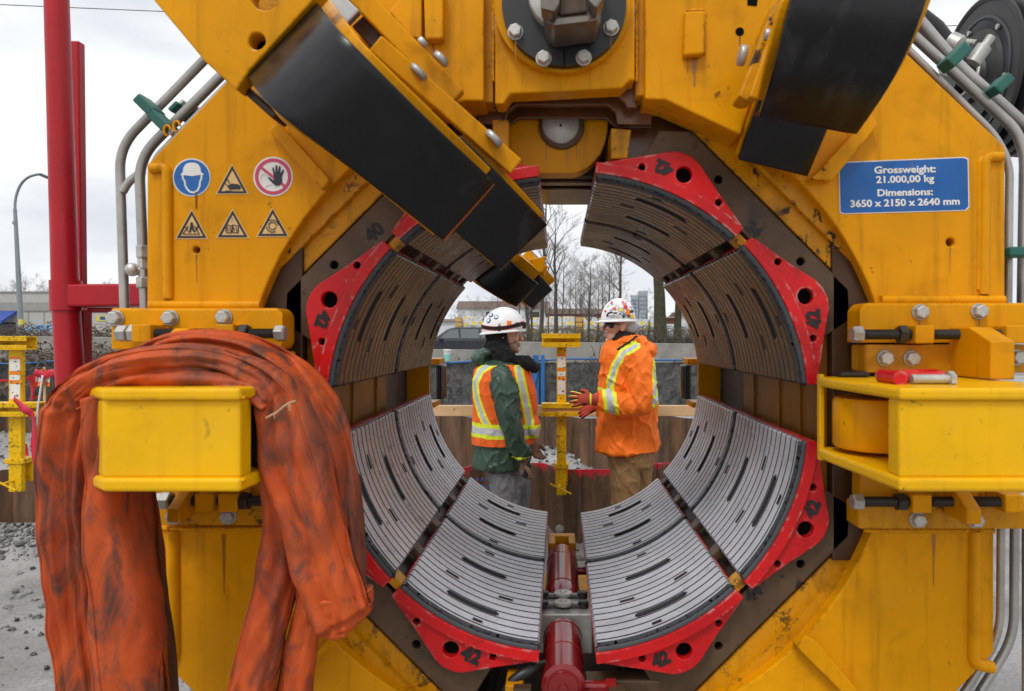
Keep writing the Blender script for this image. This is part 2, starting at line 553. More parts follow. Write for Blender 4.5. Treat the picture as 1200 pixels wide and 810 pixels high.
# --- diagonal carriers: brown clamp beam, yellow guide slats
pair = {'UR': ((674, 475), 45), 'UL': ((656, 479), 135), 'LL': ((656, 491), 225), 'LR': ((674, 493), 315)}
def uv(c, ang, u, v):
    a = R(ang)
    du = (math.cos(a), -math.sin(a)); dv = (math.sin(a), math.cos(a))
    return (c[0] + du[0] * u + dv[0] * v, c[1] + du[1] * u + dv[1] * v)
for key, (c, ang) in pair.items():
    g = lambda L: [uv(c, ang, u, v) for u, v in L]
    inner = [(282 * math.cos(R(t)), 282 * math.sin(R(t))) for t in [31 - 62 * k / 16 for k in range(17)]]
    mb = MB()
    mb.prism(g([(323, -131), (323, 131), (298, 158)] + inner + [(298, -158)]), D0 + .035, D0 + 1.15,
             [circle_px(*uv(c, ang, 306, 68), 5, 10), circle_px(*uv(c, ang, 306, -68), 5, 10)])
    car = mb.build('clamp_beam', M['brown'], thr, bevel=.003)
    mb = MB()
    for s in (-1, 1):
        mb = MB(); mb.prism(circle_px(*uv(c, ang, 306, 68 * s), 7, 10), D0 + .05, D0 + .06)
        mb.build('bolt_hole', M['black_hole'], car)
    mb = MB()
    mb.prism(g([(325, -130), (325, 130), (346, 130), (346, -130)]), D0 + .045, D0 + 1.1)
    mb.build('guide_slat', M['yellow_dirty'], thr, bevel=.003)
    mb = MB()
    mb.prism(g([(348, -118), (348, 118), (372, 104), (372, -104)]), D0 + .028, D0 + 1.1)
    mb.build('guide_slat', M['yellow_dirty'], thr, bevel=.006)

# --- stencilled numbers
def text_mesh(body, size, bold=0.0, extr=.0008, align='CENTER', shear=0):
    cu = bpy.data.curves.new('t', 'FONT')
    cu.body = body; cu.size = size; cu.extrude = extr; cu.offset = bold
    cu.align_x = align; cu.align_y = 'CENTER'; cu.shear = shear; cu.resolution_u = 3
    o = bpy.data.objects.new('t', cu); COL.objects.link(o)
    bpy.context.view_layer.update()
    dg = bpy.context.evaluated_depsgraph_get()
    me = bpy.data.meshes.new_from_object(o.evaluated_get(dg), depsgraph=dg)
    bpy.data.objects.remove(o); bpy.data.curves.remove(cu)
    return me
def put_text(name, body, size, pos, parent, mat, roll=0, bold=0.0, align='CENTER', sx=1.0):
    """text upright in the plane facing the camera side (-Y), turned by roll"""
    me = text_mesh(body, size, bold, align=align)
    Mx = Matrix.Translation(Vector(pos) - world_off(parent)) @ Matrix.Rotation(-roll, 4, 'Y') @ Matrix.Rotation(R(90), 4, 'X') @ Matrix.Diagonal((sx, 1, 1, 1))
    me.transform(Mx)
    me.materials.clear(); me.materials.append(mat)
    me.name = name
    o = bpy.data.objects.new(name, me); COL.objects.link(o); o.parent = parent
    return o
def stencil(body, px, py, d, hpx, roll, parent):
    put_text('stencil_number', body, hpx / S * 1.45, P(px, py, D0) + Vector((0, d - D0, 0)), parent, M['stencil'], R(roll), bold=.0022)
stencil('40', 434, 270, D0 + .034, 15, 42 , thr)
stencil('24', 888, 266, D0 + .034, 13, -45, thr)
stencil('44', 888, 702, D0 + .034, 14, 42, thr)

# --- eight shells with their grip pads
def polar(c, r, a, d=D0):
    """c centre in px on the front plane; r in px; a in degrees"""
    return P(c[0] + r * math.cos(R(a)), c[1] - r * math.sin(R(a)), D0) + Vector((0, d - D0, 0))
RP = 267.0
def grip_pad(c, ac, d0, d1, mirrored, mat, parent, flip):
    NP = 16
    pitch = (d1 - d0) / NP
    rows = []
    kinds = []
    rows.append((d0, 5.0)); rows.append((d0 + .010, 0.0))
    offs = [(.0026, -3.4), (.0036, 0), (.0050, 0), (.0112, 0), (pitch - .0112, 0), (pitch - .0050, 0), (pitch - .0036, 0), (pitch - .0026, -3.4)]
    rowsk = [None, None]
    for i in range(NP):
        for j, (o, g) in enumerate(offs):
            if i == 0 and j < 2: continue
            if i == NP - 1 and j > 5: continue
            rows.append((d0 + i * pitch + o, g)); rowsk.append((i, j))
    rows.append((d1 - .003, 0)); rowsk.append(None)
    rows.append((d1, 3.0)); rowsk.append(None)
    NA = 72; h = 19.1
    angs = [ac - h + 2 * h * k / NA for k in range(NA + 1)]
    def slot(i, a, mid):
        q = (NP - 1 - i) if mirrored else i
        r = (a - ac) * flip
        e = 0.0 if mid else .55          # rounded slot ends
        if q in (3, 10) and -8.2 + e < r < 7.4 - e: return True
        if not mid: return False
        if q == 6 and (6.6 < r < 10.6 or -10.6 < r < -6.6): return True          # small drain holes
        if q == 1 and 1.0 < r < 3.6: return True
        if q == 14 and -1.4 < r < 1.4: return True
        return False
    grid = []
    for (d, g) in rows:
        rr = []
        for kk, a in enumerate(angs):
            e = 2.0 if kk in (0, NA) else 0
            rr.append(polar(c, RP + abs(g) + e, a, d))
        grid.append(rr)
    keep = []
    def kp(i, j):
        k = rowsk[i]
        if k and k[1] in (2, 3, 4):
            return not slot(k[0], (angs[j] + angs[j + 1]) / 2, k[1] == 3)
        return True
    mb = MB()
    mb.grid(grid, keep=kp)
    mb.bm.faces.ensure_lookup_table()
    # dark material on the groove faces
    for f in mb.bm.faces:
        rad = [v for v in f.verts]
        y = sum(v.co.y for v in f.verts) / 4
        u = ((y - d0) / pitch) % 1.0 * pitch
        if (u < .0035 or u > pitch - .0035) and y > d0 + .012 and y < d1 - .012: f.material_index = 1
        if y < d0 + .010: f.material_index = 2
    # thickness towards the shell
    o = mb.build('grip_pad', [mat, M['groove'], M['pad_edge']], parent, solidify=(.009, -.9), smooth=30)
    o.modifiers['solid'].material_offset_rim = 1
    return o

rng = random.Random(4)
for key, (c, ang) in pair.items():
    for s in (1, -1):
        ac = ang + s * 20.7          # shell centre
        mb = MB()
        # curved shell: closed arc solid
        NA = 40; h = 19.3
        def ring(r, d): return [polar(c, r, ac - h + 2 * h * k / NA, d) for k in range(NA + 1)]
        ri, ro = 272.8, 286.0
        prof = [(ri, D0 - .004), (ro, D0 - .004), (ro, 2.82), (ri, 2.82)]
        rows = [ring(r, d) for r, d in prof] + [ring(*prof[0])]
        mb.grid(rows)
        for side in (0, NA):
            vs = [mb.bm.verts.new(rw[side]) for rw in rows[:4]]
            mb.bm.faces.new(vs)
        bmesh.ops.remove_doubles(mb.bm, verts=mb.bm.verts[:], dist=1e-5)
        sh = mb.build('clamp_shell', M['red'], thr, bevel=.002, recalc=True)
        # end plate with apex boss and holes
        t = s
        K = [(284.5, -18.6), (288, -18.4), (301, -9.5), (318, -3.2), (322, -1.0), (322, 1.5), (319, 3.4), (303, 9), (287.5, 17.4), (284.5, 17.6)]
        inn = [(284.5, 17.6 - 36.2 * k / 14) for k in range(1, 14)]
        pt = [(c[0] + r * math.cos(R(ac + a * t)), c[1] - r * math.sin(R(ac + a * t))) for r, a in K + inn]
        def hp(r, a): return (c[0] + r * math.cos(R(ac + a * t)), c[1] - r * math.sin(R(ac + a * t)))
        holes = [circle_px(*hp(299, -1), 9.5, 20), circle_px(*hp(290, 8.6), 4.2, 12), circle_px(*hp(291.5, -11), 4.2, 12)]
        mb = MB(); mb.prism(pt, D0 + .010, D0 + .034, holes)
        ep = mb.build('end_plate', M['red'], sh, bevel=.004)
        mb = MB()
        # rim around the big hole, black discs paint the shade in the bores
        x, y = hp(299, -1)
        for (xx, yy), r in ((hp(299, -1), 11), (hp(290, 8.6), 5.5), (hp(291.5, -11), 5.5)):
            mb = MB(); mb.prism(circle_px(xx, yy, r, 16), D0 + .0345, D0 + .0348)
            mb.build('bore_shadow', M['black_hole'], sh)
        pos = hp(299, 3.8) if s > 0 else hp(300, 4.6)
        if key in ('UR',) or (key == 'UL' and s > 0) or (key == 'LL' and s > 0) or key == 'LR' or True:
            sn = put_text('stencil_number', '42', .042 * rng.uniform(.92, 1.15), P(pos[0], pos[1], D0) + Vector((0, .0088, 0)), sh, M['stencil'],
                     R(ac + 90 + (6 if s > 0 else -10) + rng.uniform(-9, 9)), bold=.0024)
            for v in sn.data.vertices:
                nn = noise.noise_vector(v.co * 90 + Vector((ac, 0, 0))); v.co.x += nn.x * .0022; v.co.z += nn.z * .0022
        mat = M['pad_shaded'] if key in ('UL', 'UR') else M['pad']
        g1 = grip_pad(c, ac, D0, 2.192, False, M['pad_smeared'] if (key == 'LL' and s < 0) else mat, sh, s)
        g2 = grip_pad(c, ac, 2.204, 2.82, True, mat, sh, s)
    # rusty spacer blocks in the seam between the two shells
    for dd in (1.64, 1.86, 2.12, 2.45, 2.75):
        a0 = polar(c, 276, ang, dd)
        mb = MB()
        mb.box(a0, (.034, .05, .02), Matrix.Rotation(-R(ang + 90), 3, 'Y'))
        mb.build('seam_block', M['yellow_dirty'] if dd < 1.7 else M['brown'], thr, bevel=.003)
# dark floor of the seams
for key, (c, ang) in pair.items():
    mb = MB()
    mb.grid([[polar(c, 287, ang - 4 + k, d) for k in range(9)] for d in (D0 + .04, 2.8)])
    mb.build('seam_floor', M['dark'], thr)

# --- side walls inside the left and right gaps
cxm = (AX - CX) / S
for sx in (-1, 1):
    X = cxm + sx * .612
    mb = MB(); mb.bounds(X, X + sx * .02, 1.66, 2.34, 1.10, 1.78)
    mb.build('side_wall', M['yellow_shaded'], thr)
    mb = MB(); mb.bounds(X + sx * .10, X + sx * .12, 2.36, 3.1, 1.0, 1.9)
    mb.bounds(X + sx * .02, X + sx * .10, 2.34, 2.36, 1.0, 1.9)
    mb.build('side_recess', M['dark'], thr)
    mb = MB(); mb.bounds(X + sx * .022, X + sx * .36, 1.635, 2.335, 1.06, 1.82); mb.build('mid_body', M['brown_oxide'], thr, bevel=.004)
    mb = MB(); mb.bounds(X + sx * .34, X + sx * .36, 2.337, 2.9, 1.06, 1.82); mb.build('mid_body', M['brown_oxide'], thr)
    mb = MB(); mb.bounds(X + sx * .0, X + sx * .16, 3.1, 3.12, 1.16, 1.60)
    mb.build('rear_edge_plate', M['yellow'], thr)
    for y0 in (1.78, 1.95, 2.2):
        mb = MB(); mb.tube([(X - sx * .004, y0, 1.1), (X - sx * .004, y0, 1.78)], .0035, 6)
        mb.build('wall_seam', M['yellow_shaded'], thr)
    # black padded side guide at the rear end
    mb = MB()
    rows = []
    for k in range(13):
        a = R(-30 + 78 * k / 12)
        xx = X + sx * (.10 - .15 * math.cos(a)); yy = 3.16 + .12 + .15 * math.sin(a)
        rows.append([Vector((xx, yy, z)) for z in (1.30, 1.305, 1.45, 1.457)])
    mb.grid(rows)
    gp = mb.build('side_guide_pad', M['pad_black'], thr, solidify=(.02, -1 if sx > 0 else 1), smooth=60)
    mb = MB(); mb.bounds(X - sx * .03, X + sx * .1, 3.2, 3.35, 1.462, 1.49)
    mb.build('side_guide_bracket', M['yellow'], thr, bevel=.004)
    mb = MB(); mb.bounds(X - sx * .01, X + sx * .1, 3.2, 3.35, 1.26, 1.285)
    mb.build('side_guide_bracket', M['yellow'], thr, bevel=.004)

# --- flange plates at the joint of the upper and lower half
def hexbolt(d=.030, hh=.014):
    mb = MB()
    mb.lathe((0, 0, 0), (0, -1, 0), [(-.002, d * .62), (.002, d * .62), (.003, d * .6)], 18)
    mb.lathe((0, -.003, 0), (0, -1, 0), [(0, d * .53), (hh * .8, d * .53), (hh, d * .44)], 6)
    return mb.build('bolt', M['zinc'], None, bevel=.0008)
bolt0 = hexbolt()
bolt0.parent = thr
def bolt(px, py, d, s=1.0, first=[True]):
    loc = P(px, py, d) - world_off(thr)
    if first[0]:
        first[0] = False; o = bolt0; o.location = loc
    else:
        o = dup(bolt0, loc, thr)
    o.scale = (s, s, s)
    o.rotation_euler = (0, rng.uniform(0, 1), 0)
DF = 1.55
def flange(px, d0=DF, d1=D0 + .02, mat='yellow'):
    mb = MB(); mb.prism(px, d0, d1); return mb.build('flange_plate', M[mat], thr, bevel=.006)
flange([(129, 361), (325, 361), (331, 368), (331, 402), (327, 410), (129, 410)])
flange([(129, 412), (331, 412), (331, 425), (129, 425)], DF - .012)
flange([(1008, 362), (1015, 355), (1240, 355), (1240, 402), (1008, 402)])
flange([(1014, 404), (1240, 404), (1240, 437), (1014, 437)], DF - .008, mat='yellow_dirty')
flange([(178, 592), (330, 592), (330, 616), (178, 616)], DF, mat='yellow_dirty')
flange([(1006, 592), (1240, 592), (1240, 620), (1006, 620)], DF, mat='yellow_dirty')
flange([(178, 560), (330, 560), (330, 590), (178, 590)], DF + .02, mat='yellow_dirty')
flange([(1008, 556), (1240, 556), (1240, 590), (1008, 590)], DF + .02, mat='yellow_dirty')
# weld fillets above the flanges
for a, b in (((176, 358), (306, 358)), ((1032, 352), (1176, 352))):
    mb = MB(); mb.tube([P(*a, DF + .045), P(*b, DF + .045)], .012, 8); mb.build('weld_fillet', M['yellow'], thr, smooth=60)
for x, y in ((136, 373), (200, 373), (263, 372), (1078, 366), (1147, 365), (205, 605), (268, 605), (1075, 609), (1142, 609)):
    bolt(x, y, DF - .002)
for x, y in ((1037, 420), (1068, 420), (1191, 419)):
    bolt(x, y, DF - .010)

# horizontal jacking screws
def screw(y, x0, x1, d, blocks, nuts, flip=False, wedge=None):
    a = P(x0, y, d); b = P(x1, y, d)
    L = (b - a).length
    prof = []
    n = int(L / .0052)
    for k in range(n):
        t = .016 + (L - .032) * k / n
        prof += [(t, .0098), (t + .0026, .0118)]
    mb = MB(); mb.lathe(a, b - a, prof, 14)
    rod = mb.build('jack_screw', M['thread'], thr, smooth=25)
    mb = MB()
    mb.lathe(a, b - a, [(-.004, .016), (0, .019), (.018, .019), (.020, .016)], 6)
    mb.build('screw_head', M['zinc'], rod, bevel=.001)
    mb = MB()
    mb.lathe(b - (b - a).normalized() * .018, b - a, [(0, .019), (.018, .019), (.022, .015)], 6)
    mb.build('screw_head', M['zinc'], rod, bevel=.001)
    for x in nuts:
        q = P(x, y, d)
        mb = MB(); mb.lathe(q - Vector((.010, 0, 0)), (1, 0, 0), [(0, .018), (.002, .021), (.018, .021), (.020, .018)], 6)
        mb.build('nut', M['thread'] if x in nuts[:1] else M['zinc'], rod, bevel=.001)
    for x in blocks:
        q = P(x, y, d)
        mb = MB(); mb.bounds(q.x - .021, q.x + .021, d - .022, DF + .012, q.z - .020, q.z + .020)
        mb.build('screw_block', M['yellow'], thr, bevel=.003)
DS = 1.515
screw(391, 140, 333, DS, (172, 268), (287, 158))
screw(392, 1000, 1232, DS, (1078, 1183), (1057, 1198))
screw(587, 182, 330, DS, (245, 272), (287, 196))
screw(588, 1000, 1232, DS, (1075, 1182), (1055, 1196))
def wedge_block(x0, x1, y0, y1, d0, d1):
    a = P(x0, y0, DF); b = P(x1, y1, DF)
    mb = MB()
    mb.loft([[(x, d0, b.z), (x, d1, b.z), (x, d1, a.z), (x, (d0 + d1) / 2, a.z), (x, d0, a.z - .03)] for x in (a.x, b.x)])
    mb.build('wedge_block', M['yellow'], thr, bevel=.003, recalc=True)
wedge_block(220, 238, 385, 440, 1.44, DF)
wedge_block(1112, 1138, 384, 440, 1.40, DF)
wedge_block(222, 236, 570, 600, 1.46, DF)
wedge_block(1105, 1122, 570, 602, 1.46, DF)

# --- hinge housings that stick out at the sides
ZT = P(0, 455, 1.2).z; ZB = P(0, 577, 1.2).z
def housing(sx):
    xi = cxm + sx * .578           # inner front corner
    xo = cxm + sx * (.578 + .282)
    xb = cxm + sx * .575           # inner rear corner
    d0 = 1.2
    root_name = 'hinge_housing'
    mb = MB()
    mb.bounds(xi + sx * .003, xo - sx * .008, d0 + .012, DF, ZB + .02, ZT - .02)
    h = mb.build(root_name, M['yellow_front'], thr, bevel=.008)
    # lids with chamfered corners
    for z0, z1 in ((ZT - .022, ZT), (ZB, ZB + .024)):
        mb = MB()
        xs = cxm + sx * .585 
        pts = [(xi, d0), (xo - sx * .06, d0), (xo, d0 + .05), (xo, DF), (cxm + sx * .562, DF), (cxm + sx * .562, DF - .06)]
        if z1 < ZT - .01:
            pts = [(xi, d0), (xo - sx * .055, d0), (xo, d0 + .05), (xo, DF), (cxm + sx * .562, DF), (cxm + sx * .562, DF - .06)]
        mb.poly([Vector((x, y, z0)) for x, y in pts], (0, 0, z1 - z0))
        mb.build('housing_lid', M['yellow_front'], h, bevel=.007, segs=3)
    return h
def housing2(sx):
    """box with the open inner side: front box, two lids, drum and end plate"""
    d0 = 1.2
    xi = cxm + sx * .580; xo = cxm + sx * (.882 if sx < 0 else .90)
    xe = cxm + sx * .562
    mb = MB()
    mb.poly([Vector((x, y, ZB + .022)) for x, y in ((xi + sx * .004, d0 + .010), (xo - sx * .055, d0 + .010), (xo - sx * .008, d0 + .055), (xo - sx * .008, DF - .02), (xi + sx * .2, DF - .02), (xi + sx * .004, d0 + .05))],
            (0, 0, ZT - ZB - .042))
    h = mb.build('hinge_housing', M['yellow_front'], thr, bevel=.006)
    for z0, z1 in ((ZT - .022, ZT), (ZB, ZB + .024)):
        mb = MB()
        pts = [(xi, d0), (xo - sx * .06, d0), (xo, d0 + .05), (xo, DF - .01), (xe, DF - .01), (xe, DF - .07)]
        mb.poly([Vector((x, y, z0)) for x, y in pts], (0, 0, z1 - z0))
        mb.build('housing_lid', M['yellow_front'], h, bevel=.007, segs=3)
    return h
for sx in (-1, 1):
    h = housing2(sx)
    # drum in the recess of the inner side
    mb = MB()
    if sx > 0:
        c = Vector((cxm + .665, 1.47, 0))
        mb.lathe((c.x, c.y, ZB + .035), (0, 0, 1), [(0, .085), (.006, .09), (ZT - ZB - .084, .09), (ZT - ZB - .076, .085)], 40)
        mb.build('hinge_drum', M['yellow'], h, smooth=50)
        mb = MB(); mb.bounds(cxm + .562, cxm + .574, 1.525, 1.541, ZB - .004, ZT + .006)
        mb.build('housing_end_plate', M['yellow_front'], h, bevel=.003)
        mb = MB(); mb.bounds(cxm + .60, cxm + .665, 1.50, 1.535, ZT + .001, ZT + .012)
        mb.build('grease_strip', M['dark'], h, bevel=.004)
    else:
        mb = MB(); mb.bounds(cxm - .69, cxm - .585, 1.30, 1.52, ZB + .025, ZT - .023)
        mb.build('hinge_drum', M['black'], h, bevel=.01)  # black colour stands in for the shaded recess on this side

# --- top block: centre piece with the flange ring, side pieces
DT = 1.535
def lip(pts): return pts
mb = MB(); mb.prism([(580, -140), (744, -140), (744, 94), (738, 94), (729, 103), (598, 110), (590, 122), (580, 122)], DT, DT + .06)
mb.build('top_plate', M['yellow'], thr, bevel=.004)
mb = MB(); mb.prism([(457, -140), (567, -140), (567, 118), (545, 118), (470, 140), (430, 158), (400, 120), (440, -30)], DT, DT + .12)
mb.build('top_plate', M['yellow'], thr, bevel=.004)
mb = MB(); mb.prism([(756, -140), (940, -140), (915, 0), (868, 158), (780, 117), (756, 116)], DT, DT + .12)
mb.build('top_plate', M['yellow'], thr, bevel=.004)
mb = MB(); mb.prism([(560, -140), (764, -140), (764, 112), (745, 112), (745, -100), (578, -100), (578, 120), (560, 120)], DT + .03, DT + .1)
mb.build('top_backing', M['yellow_dirty'], thr, bevel=.003)
mb = MB(); mb.prism(circle_px(659, 5, 80, 56), DT - .022, DT + .002)
mb.build('flange_seat', M['yellow'], thr, bevel=.003)
mb = MB(); mb.prism([(x, y) for x, y in circle_px(661, 4, 73, 64)], DT - .042, DT - .021)
fl = mb.build('flange_ring', M['black'], thr, bevel=.003)
mb = MB(); mb.bounds(P(660.4, 0, DT).x, P(661.6, 0, DT).x, DT - .0432, DT - .0415, P(0, 78, DT - .042).z, P(0, 52, DT - .042).z)
mb.build('ring_joint', M['black_hole'], fl)
for x, y in ((604, 38), (637, 69), (684, 68), (716, 33), (604, -28), (716, -28), (637, -60), (684, -60)):
    bolt(x, y, DT - .043, .95)
# square coupling in the flange: round collar and hexagonal clamp
mb = MB(); mb.lathe(P(661, -2, DT - .042), (0, -1, 0), [(0, .078), (.02, .078), (.025, .073)], 40)
mb.build('collar', M['zinc'], thr, smooth=50)
mb = MB()
mb.prism([(636, 12), (634, -60), (708, -60), (706, 8), (700, 24), (690, 26), (650, 31), (642, 26)], DT - .15, DT - .045)
cp = mb.build('coupling', M['steel_dark'], thr, bevel=.004)
for q in ([(634, 10), (630, -60), (655, -60), (656, 4), (650, 14)], [(690, 2), (689, -60), (710, -60), (708, -2), (699, 10)]):
    mb = MB(); mb.prism(q, DT - .195, DT - .149)
    mb.build('coupling_jaw', M['steel_dark'], cp, bevel=.005)
mb = MB(); mb.prism([(656, 18), (657, -40), (688, -40), (688, 14)], DT - .158, DT - .1495)
mb.build('coupling_face', M['brown'], cp, bevel=.003)
mb = MB(); mb.prism([(648, 30), (650, 22), (692, 18), (690, 25)], DT - .172, DT - .1495)
mb.build('coupling_ledge', M['steel_dark'], cp, bevel=.003)
# small rectangular pads welded on the top plates
plate_box('lug_pad', [(803, 13), (826, 12), (825, 63), (801, 65)], DT - .022, DT + .001, M['yellow'])
plate_box('lug_pad', [(496, -20), (519, -20), (519, 45), (498, 46)], DT - .03, DT + .001, M['yellow'])
plate_box('lug_rib', [(456, 12), (494, -30), (494, 45), (480, 44)], DT - .028, DT + .001, M['yellow'])
mb = MB(); mb.prism(circle_px(867, 37, 5, 14), DT - .0015, DT + .001); mb.build('drilled_hole', M['black_hole'], thr); mb = MB(); mb.prism([(876, -20), (890, -20), (887, 7), (876, 6)], DT - .0015, DT + .001)
mb.build('drilled_hole', M['black_hole'], thr)

# stepped housing under the top block: plates with notches, one behind the other
def notch_plate(d0, d1, y_in, y_out, x0, x1, xa, xb, mat):
    mb = MB()
    mb.prism([(x0, 60), (x1, 60), (x1, y_out), (xb, y_out), (xb - 3, y_in + 8), (xb - 12, y_in), (xa + 14, y_in), (xa + 3, y_in + 8), (xa, y_out), (x0, y_out)], d0, d1)
    return mb.build('throat_plate', M[mat], thr, bevel=.003)
notch_plate(DT + .061, DT + .075, 112, 126, 577, 747, 590, 735, 'throat')
notch_plate(1.635, 1.655, 123, 146, 560, 764, 592, 724, 'throat')
notch_plate(1.69, 1.705, 139, 150, 560, 764, 594, 722, 'throat')
# lug plate with the round pin
DL = 1.715
mb = MB(); mb.prism([(597, 100), (714, 100), (712, 155), (709, 168), (704, 180), (697, 189), (689, 196), (681, 200), (672, 203), (597, 203)], DL, DL + .06)
lug = mb.build('lug_plate', M['yellow'], thr, bevel=.004)
mb = MB(); mb.lathe(P(658, 149, DL), (0, -1, 0), [(0, .057), (.010, .057), (.012, .054)], 36)
mb.build('pin_collar', M['brown'], thr, smooth=50)
mb = MB(); mb.lathe(P(657, 147, DL - .011), (0, -1, 0), [(0, .047), (.004, .047), (.007, .044)], 36)
pin = mb.build('hinge_pin', M['zinc'], thr, smooth=50)
mb = MB(); mb.prism(circle_px(657, 147, 1.6, 10), DL - .0185, DL - .017); mb.build('grease_hole', M['black_hole'], pin)
mb = MB(); mb.prism([(577, 140), (596, 140), (596, 178), (577, 178)], DL - .1, DL + .1); mb.build('lug_cheek', M['yellow_dirty'], thr, bevel=.003); mb = MB(); mb.prism([(716, 150), (740, 152), (735, 186), (716, 186)], DL - .1, DL + .1)
mb.build('lug_cheek', M['yellow_dirty'], thr, bevel=.003)
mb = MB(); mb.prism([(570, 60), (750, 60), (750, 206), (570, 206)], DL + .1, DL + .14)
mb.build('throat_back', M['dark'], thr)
# bottom edges of the rear yoke above the open slot
mb = MB(); mb.prism([(600, 203), (720, 203), (716, 214), (604, 214)], 2.25, 2.3); mb.build('rear_yoke', M['throat'], thr, bevel=.004); mb = MB(); mb.prism([(610, 208), (716, 208), (712, 222), (640, 222), (612, 218)], 2.5, 2.8)
mb.build('rear_yoke', M['throat'], thr, bevel=.004)
# sloping side cheeks of the throat
for pts in ([(745, 108), (780, 117), (812, 150), (772, 178), (740, 186), (732, 186)], [(580, 118), (545, 118), (508, 150), (545, 186), (590, 178)]):
    mb = MB(); mb.prism(pts, 1.70, 1.74); mb.build('throat_cheek', M['throat'], thr)
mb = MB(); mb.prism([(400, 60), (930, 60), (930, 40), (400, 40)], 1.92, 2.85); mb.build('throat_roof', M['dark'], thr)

# --- hinged guide arms with black padded faces
def patch(left, right, n=None, bow=0.0):
    """ruled grid between two space curves given as (px, py, depth)"""
    A = catmull([P(*p) for p in left], 6); B = catmull([P(*p) for p in right], 6)
    rows = []
    for a, b in zip(A, B):
        rows.append([a.lerp(b, t / 10) for t in range(11)])
    return rows
def guide_pad(left, right, thick=.022, back=.012, name='guide_pad', parent=None, flip=1):
    rows = patch(left, right)
    mb = MB(); mb.grid(rows)
    o = mb.build(name, M['pad_black'], parent, solidify=(thick, -1 * flip), smooth=60, bevel=.003)
    return o, rows
def offset_rows(rows, dist):
    out = []
    for i in range(len(rows)):
        r = []
        for j in range(len(rows[0])):
            a = rows[min(i + 1, len(rows) - 1)][j] - rows[max(i - 1, 0)][j]
            b = rows[i][min(j + 1, len(rows[0]) - 1)] - rows[i][max(j - 1, 0)]
            n = a.cross(b).normalized()
            if n.y < 0: n = -n
            r.append(rows[i][j] + n * dist)
        out.append(r)
    return out
def backing(rows, dist, thick, mat, parent, name='pad_backing', grow=0.0):
    rr = offset_rows(rows, dist)
    if grow:
        for r in rr:
            e = (r[-1] - r[0]).normalized() * grow
            r[0] = r[0] - e * .3; r[-1] = r[-1] + e
    mb = MB(); mb.grid(rr)
    return mb.build(name, mat, parent, solidify=(thick, 0), bevel=.003)
M['orange_edge'] = paint('orange_primer', (.52, .13, .02), .5, .2, .4, (.06, .03, .02), .2)

M['edge_dark'] = paint('edge_primer_dark', (.16, .035, .02), .5, .2, .4, (.03, .02, .015), .2)
def pad_edge(rows, wpx, parent, mat='orange_edge'):
    r = rows[-1]; d = r[0].y; h = wpx / F * d
    mb = MB()
    dn = (rows[-1][5] - rows[-2][5]).normalized()
    mb.loft([[p + dn * .001 + Vector((0, -.003, 0)), p + dn * h * 1.0 + Vector((0, -.001, 0)), p + dn * h + Vector((0, .03, 0)), p + dn * .001 + Vector((0, .03, 0))] for p in r])
    return mb.build('pad_edge', M[mat], parent, recalc=True)
# upper left arm
mb = MB()
mb.prism([(158, -26), (180, 0), (240, 72), (277, 106), (292, 82), (372, -6), (390, -26)], 1.27, 1.31, [circle_px(311, -6, 18, 24), circle_px(301, 48, 10, 18)])
armL = mb.build('guide_arm', M['yellow'], thr, bevel=.005)
mb = MB(); mb.prism(circle_px(301, 48, 12, 16), 1.325, 1.34); mb.build('arm_hole_bottom', M['black_hole'], armL)
mb = MB(); mb.prism(circle_px(311, -6, 21, 16), 1.36, 1.37); mb.build('arm_hole_bottom', M['yellow_dirty'], armL)
padL, rowsL = guide_pad([(286, 75, 1.50), (293, 87, 1.37), (303, 104, 1.275), (320, 127, 1.215), (352, 153, 1.205), (425, 207, 1.27), (515, 278, 1.40)],
                        [(364, -12, 1.50), (373, 2, 1.37), (386, 20, 1.275), (403, 42, 1.215), (434, 74, 1.205), (500, 139, 1.27), (575, 210, 1.40)], parent=armL)
backing(rowsL, .030, .016, M['yellow'], armL, grow=.018)
pad_edge(rowsL, 5, armL)
padL2, rowsL2 = guide_pad([(470, 205, 1.46), (520, 258, 1.50), (583, 313, 1.60)], [(540, 160, 1.46), (588, 208, 1.50), (637, 260, 1.60)], parent=armL)
backing(rowsL2, .026, .014, M['yellow'], armL, grow=.014)
pad_edge(rowsL2, 4, armL)
def pbar(name, a, b, w, h, d, mat, parent, bevel=.004, d2=None):
    """a bar from pixel a to pixel b, w pixels wide across the picture plane, h metres deep"""
    d2 = d2 or d
    p, q = P(a[0], a[1], d), P(b[0], b[1], d2)
    mb = MB(); mb.bar(p, q, h, w / F * (d + d2) / 2, up=(q - p).cross(Vector((0, 1, 0))))
    return mb.build(name, mat, parent, bevel=bevel)
pbar('arm_side_bar', (440, 52), (604, 196), 22, .03, 1.40, M['yellow'], armL, d2=1.50)
pbar('arm_side_bar', (405, -20), (536, 116), 24, .03, 1.47, M['yellow'], armL, d2=1.50)
pbar('arm_link', (378, -10), (414, 24), 26, .02, 1.45, M['steel'], armL)
pbar('arm_web', (425, 20), (470, 70), 34, .01, 1.50, M['brown_oxide'], armL)
def pinhead(px, py, d, ang, r, L, parent):
    a = Vector((math.cos(R(ang)), 0, math.sin(R(ang))))
    mb = MB(); mb.lathe(P(px, py, d), a, [(0, r * .9), (.003, r), (L - .003, r), (L, r * .85)], 24)
    return mb.build('pin_head', M['zinc'], parent, smooth=50)
pinhead(514, 72, 1.45, 45, .019, .014, armL)
pinhead(493, 52, 1.45, 45, .012, .012, armL)
pinhead(488, 88, 1.42, 45, .022, .014, armL)
pinhead(576, 165, 1.45, 45, .022, .014, armL)
# small brackets below the left arm with a split ring
pbar('arm_bracket', (283, 100), (330, 142), 9, .06, 1.33, M['brown_oxide'], armL)
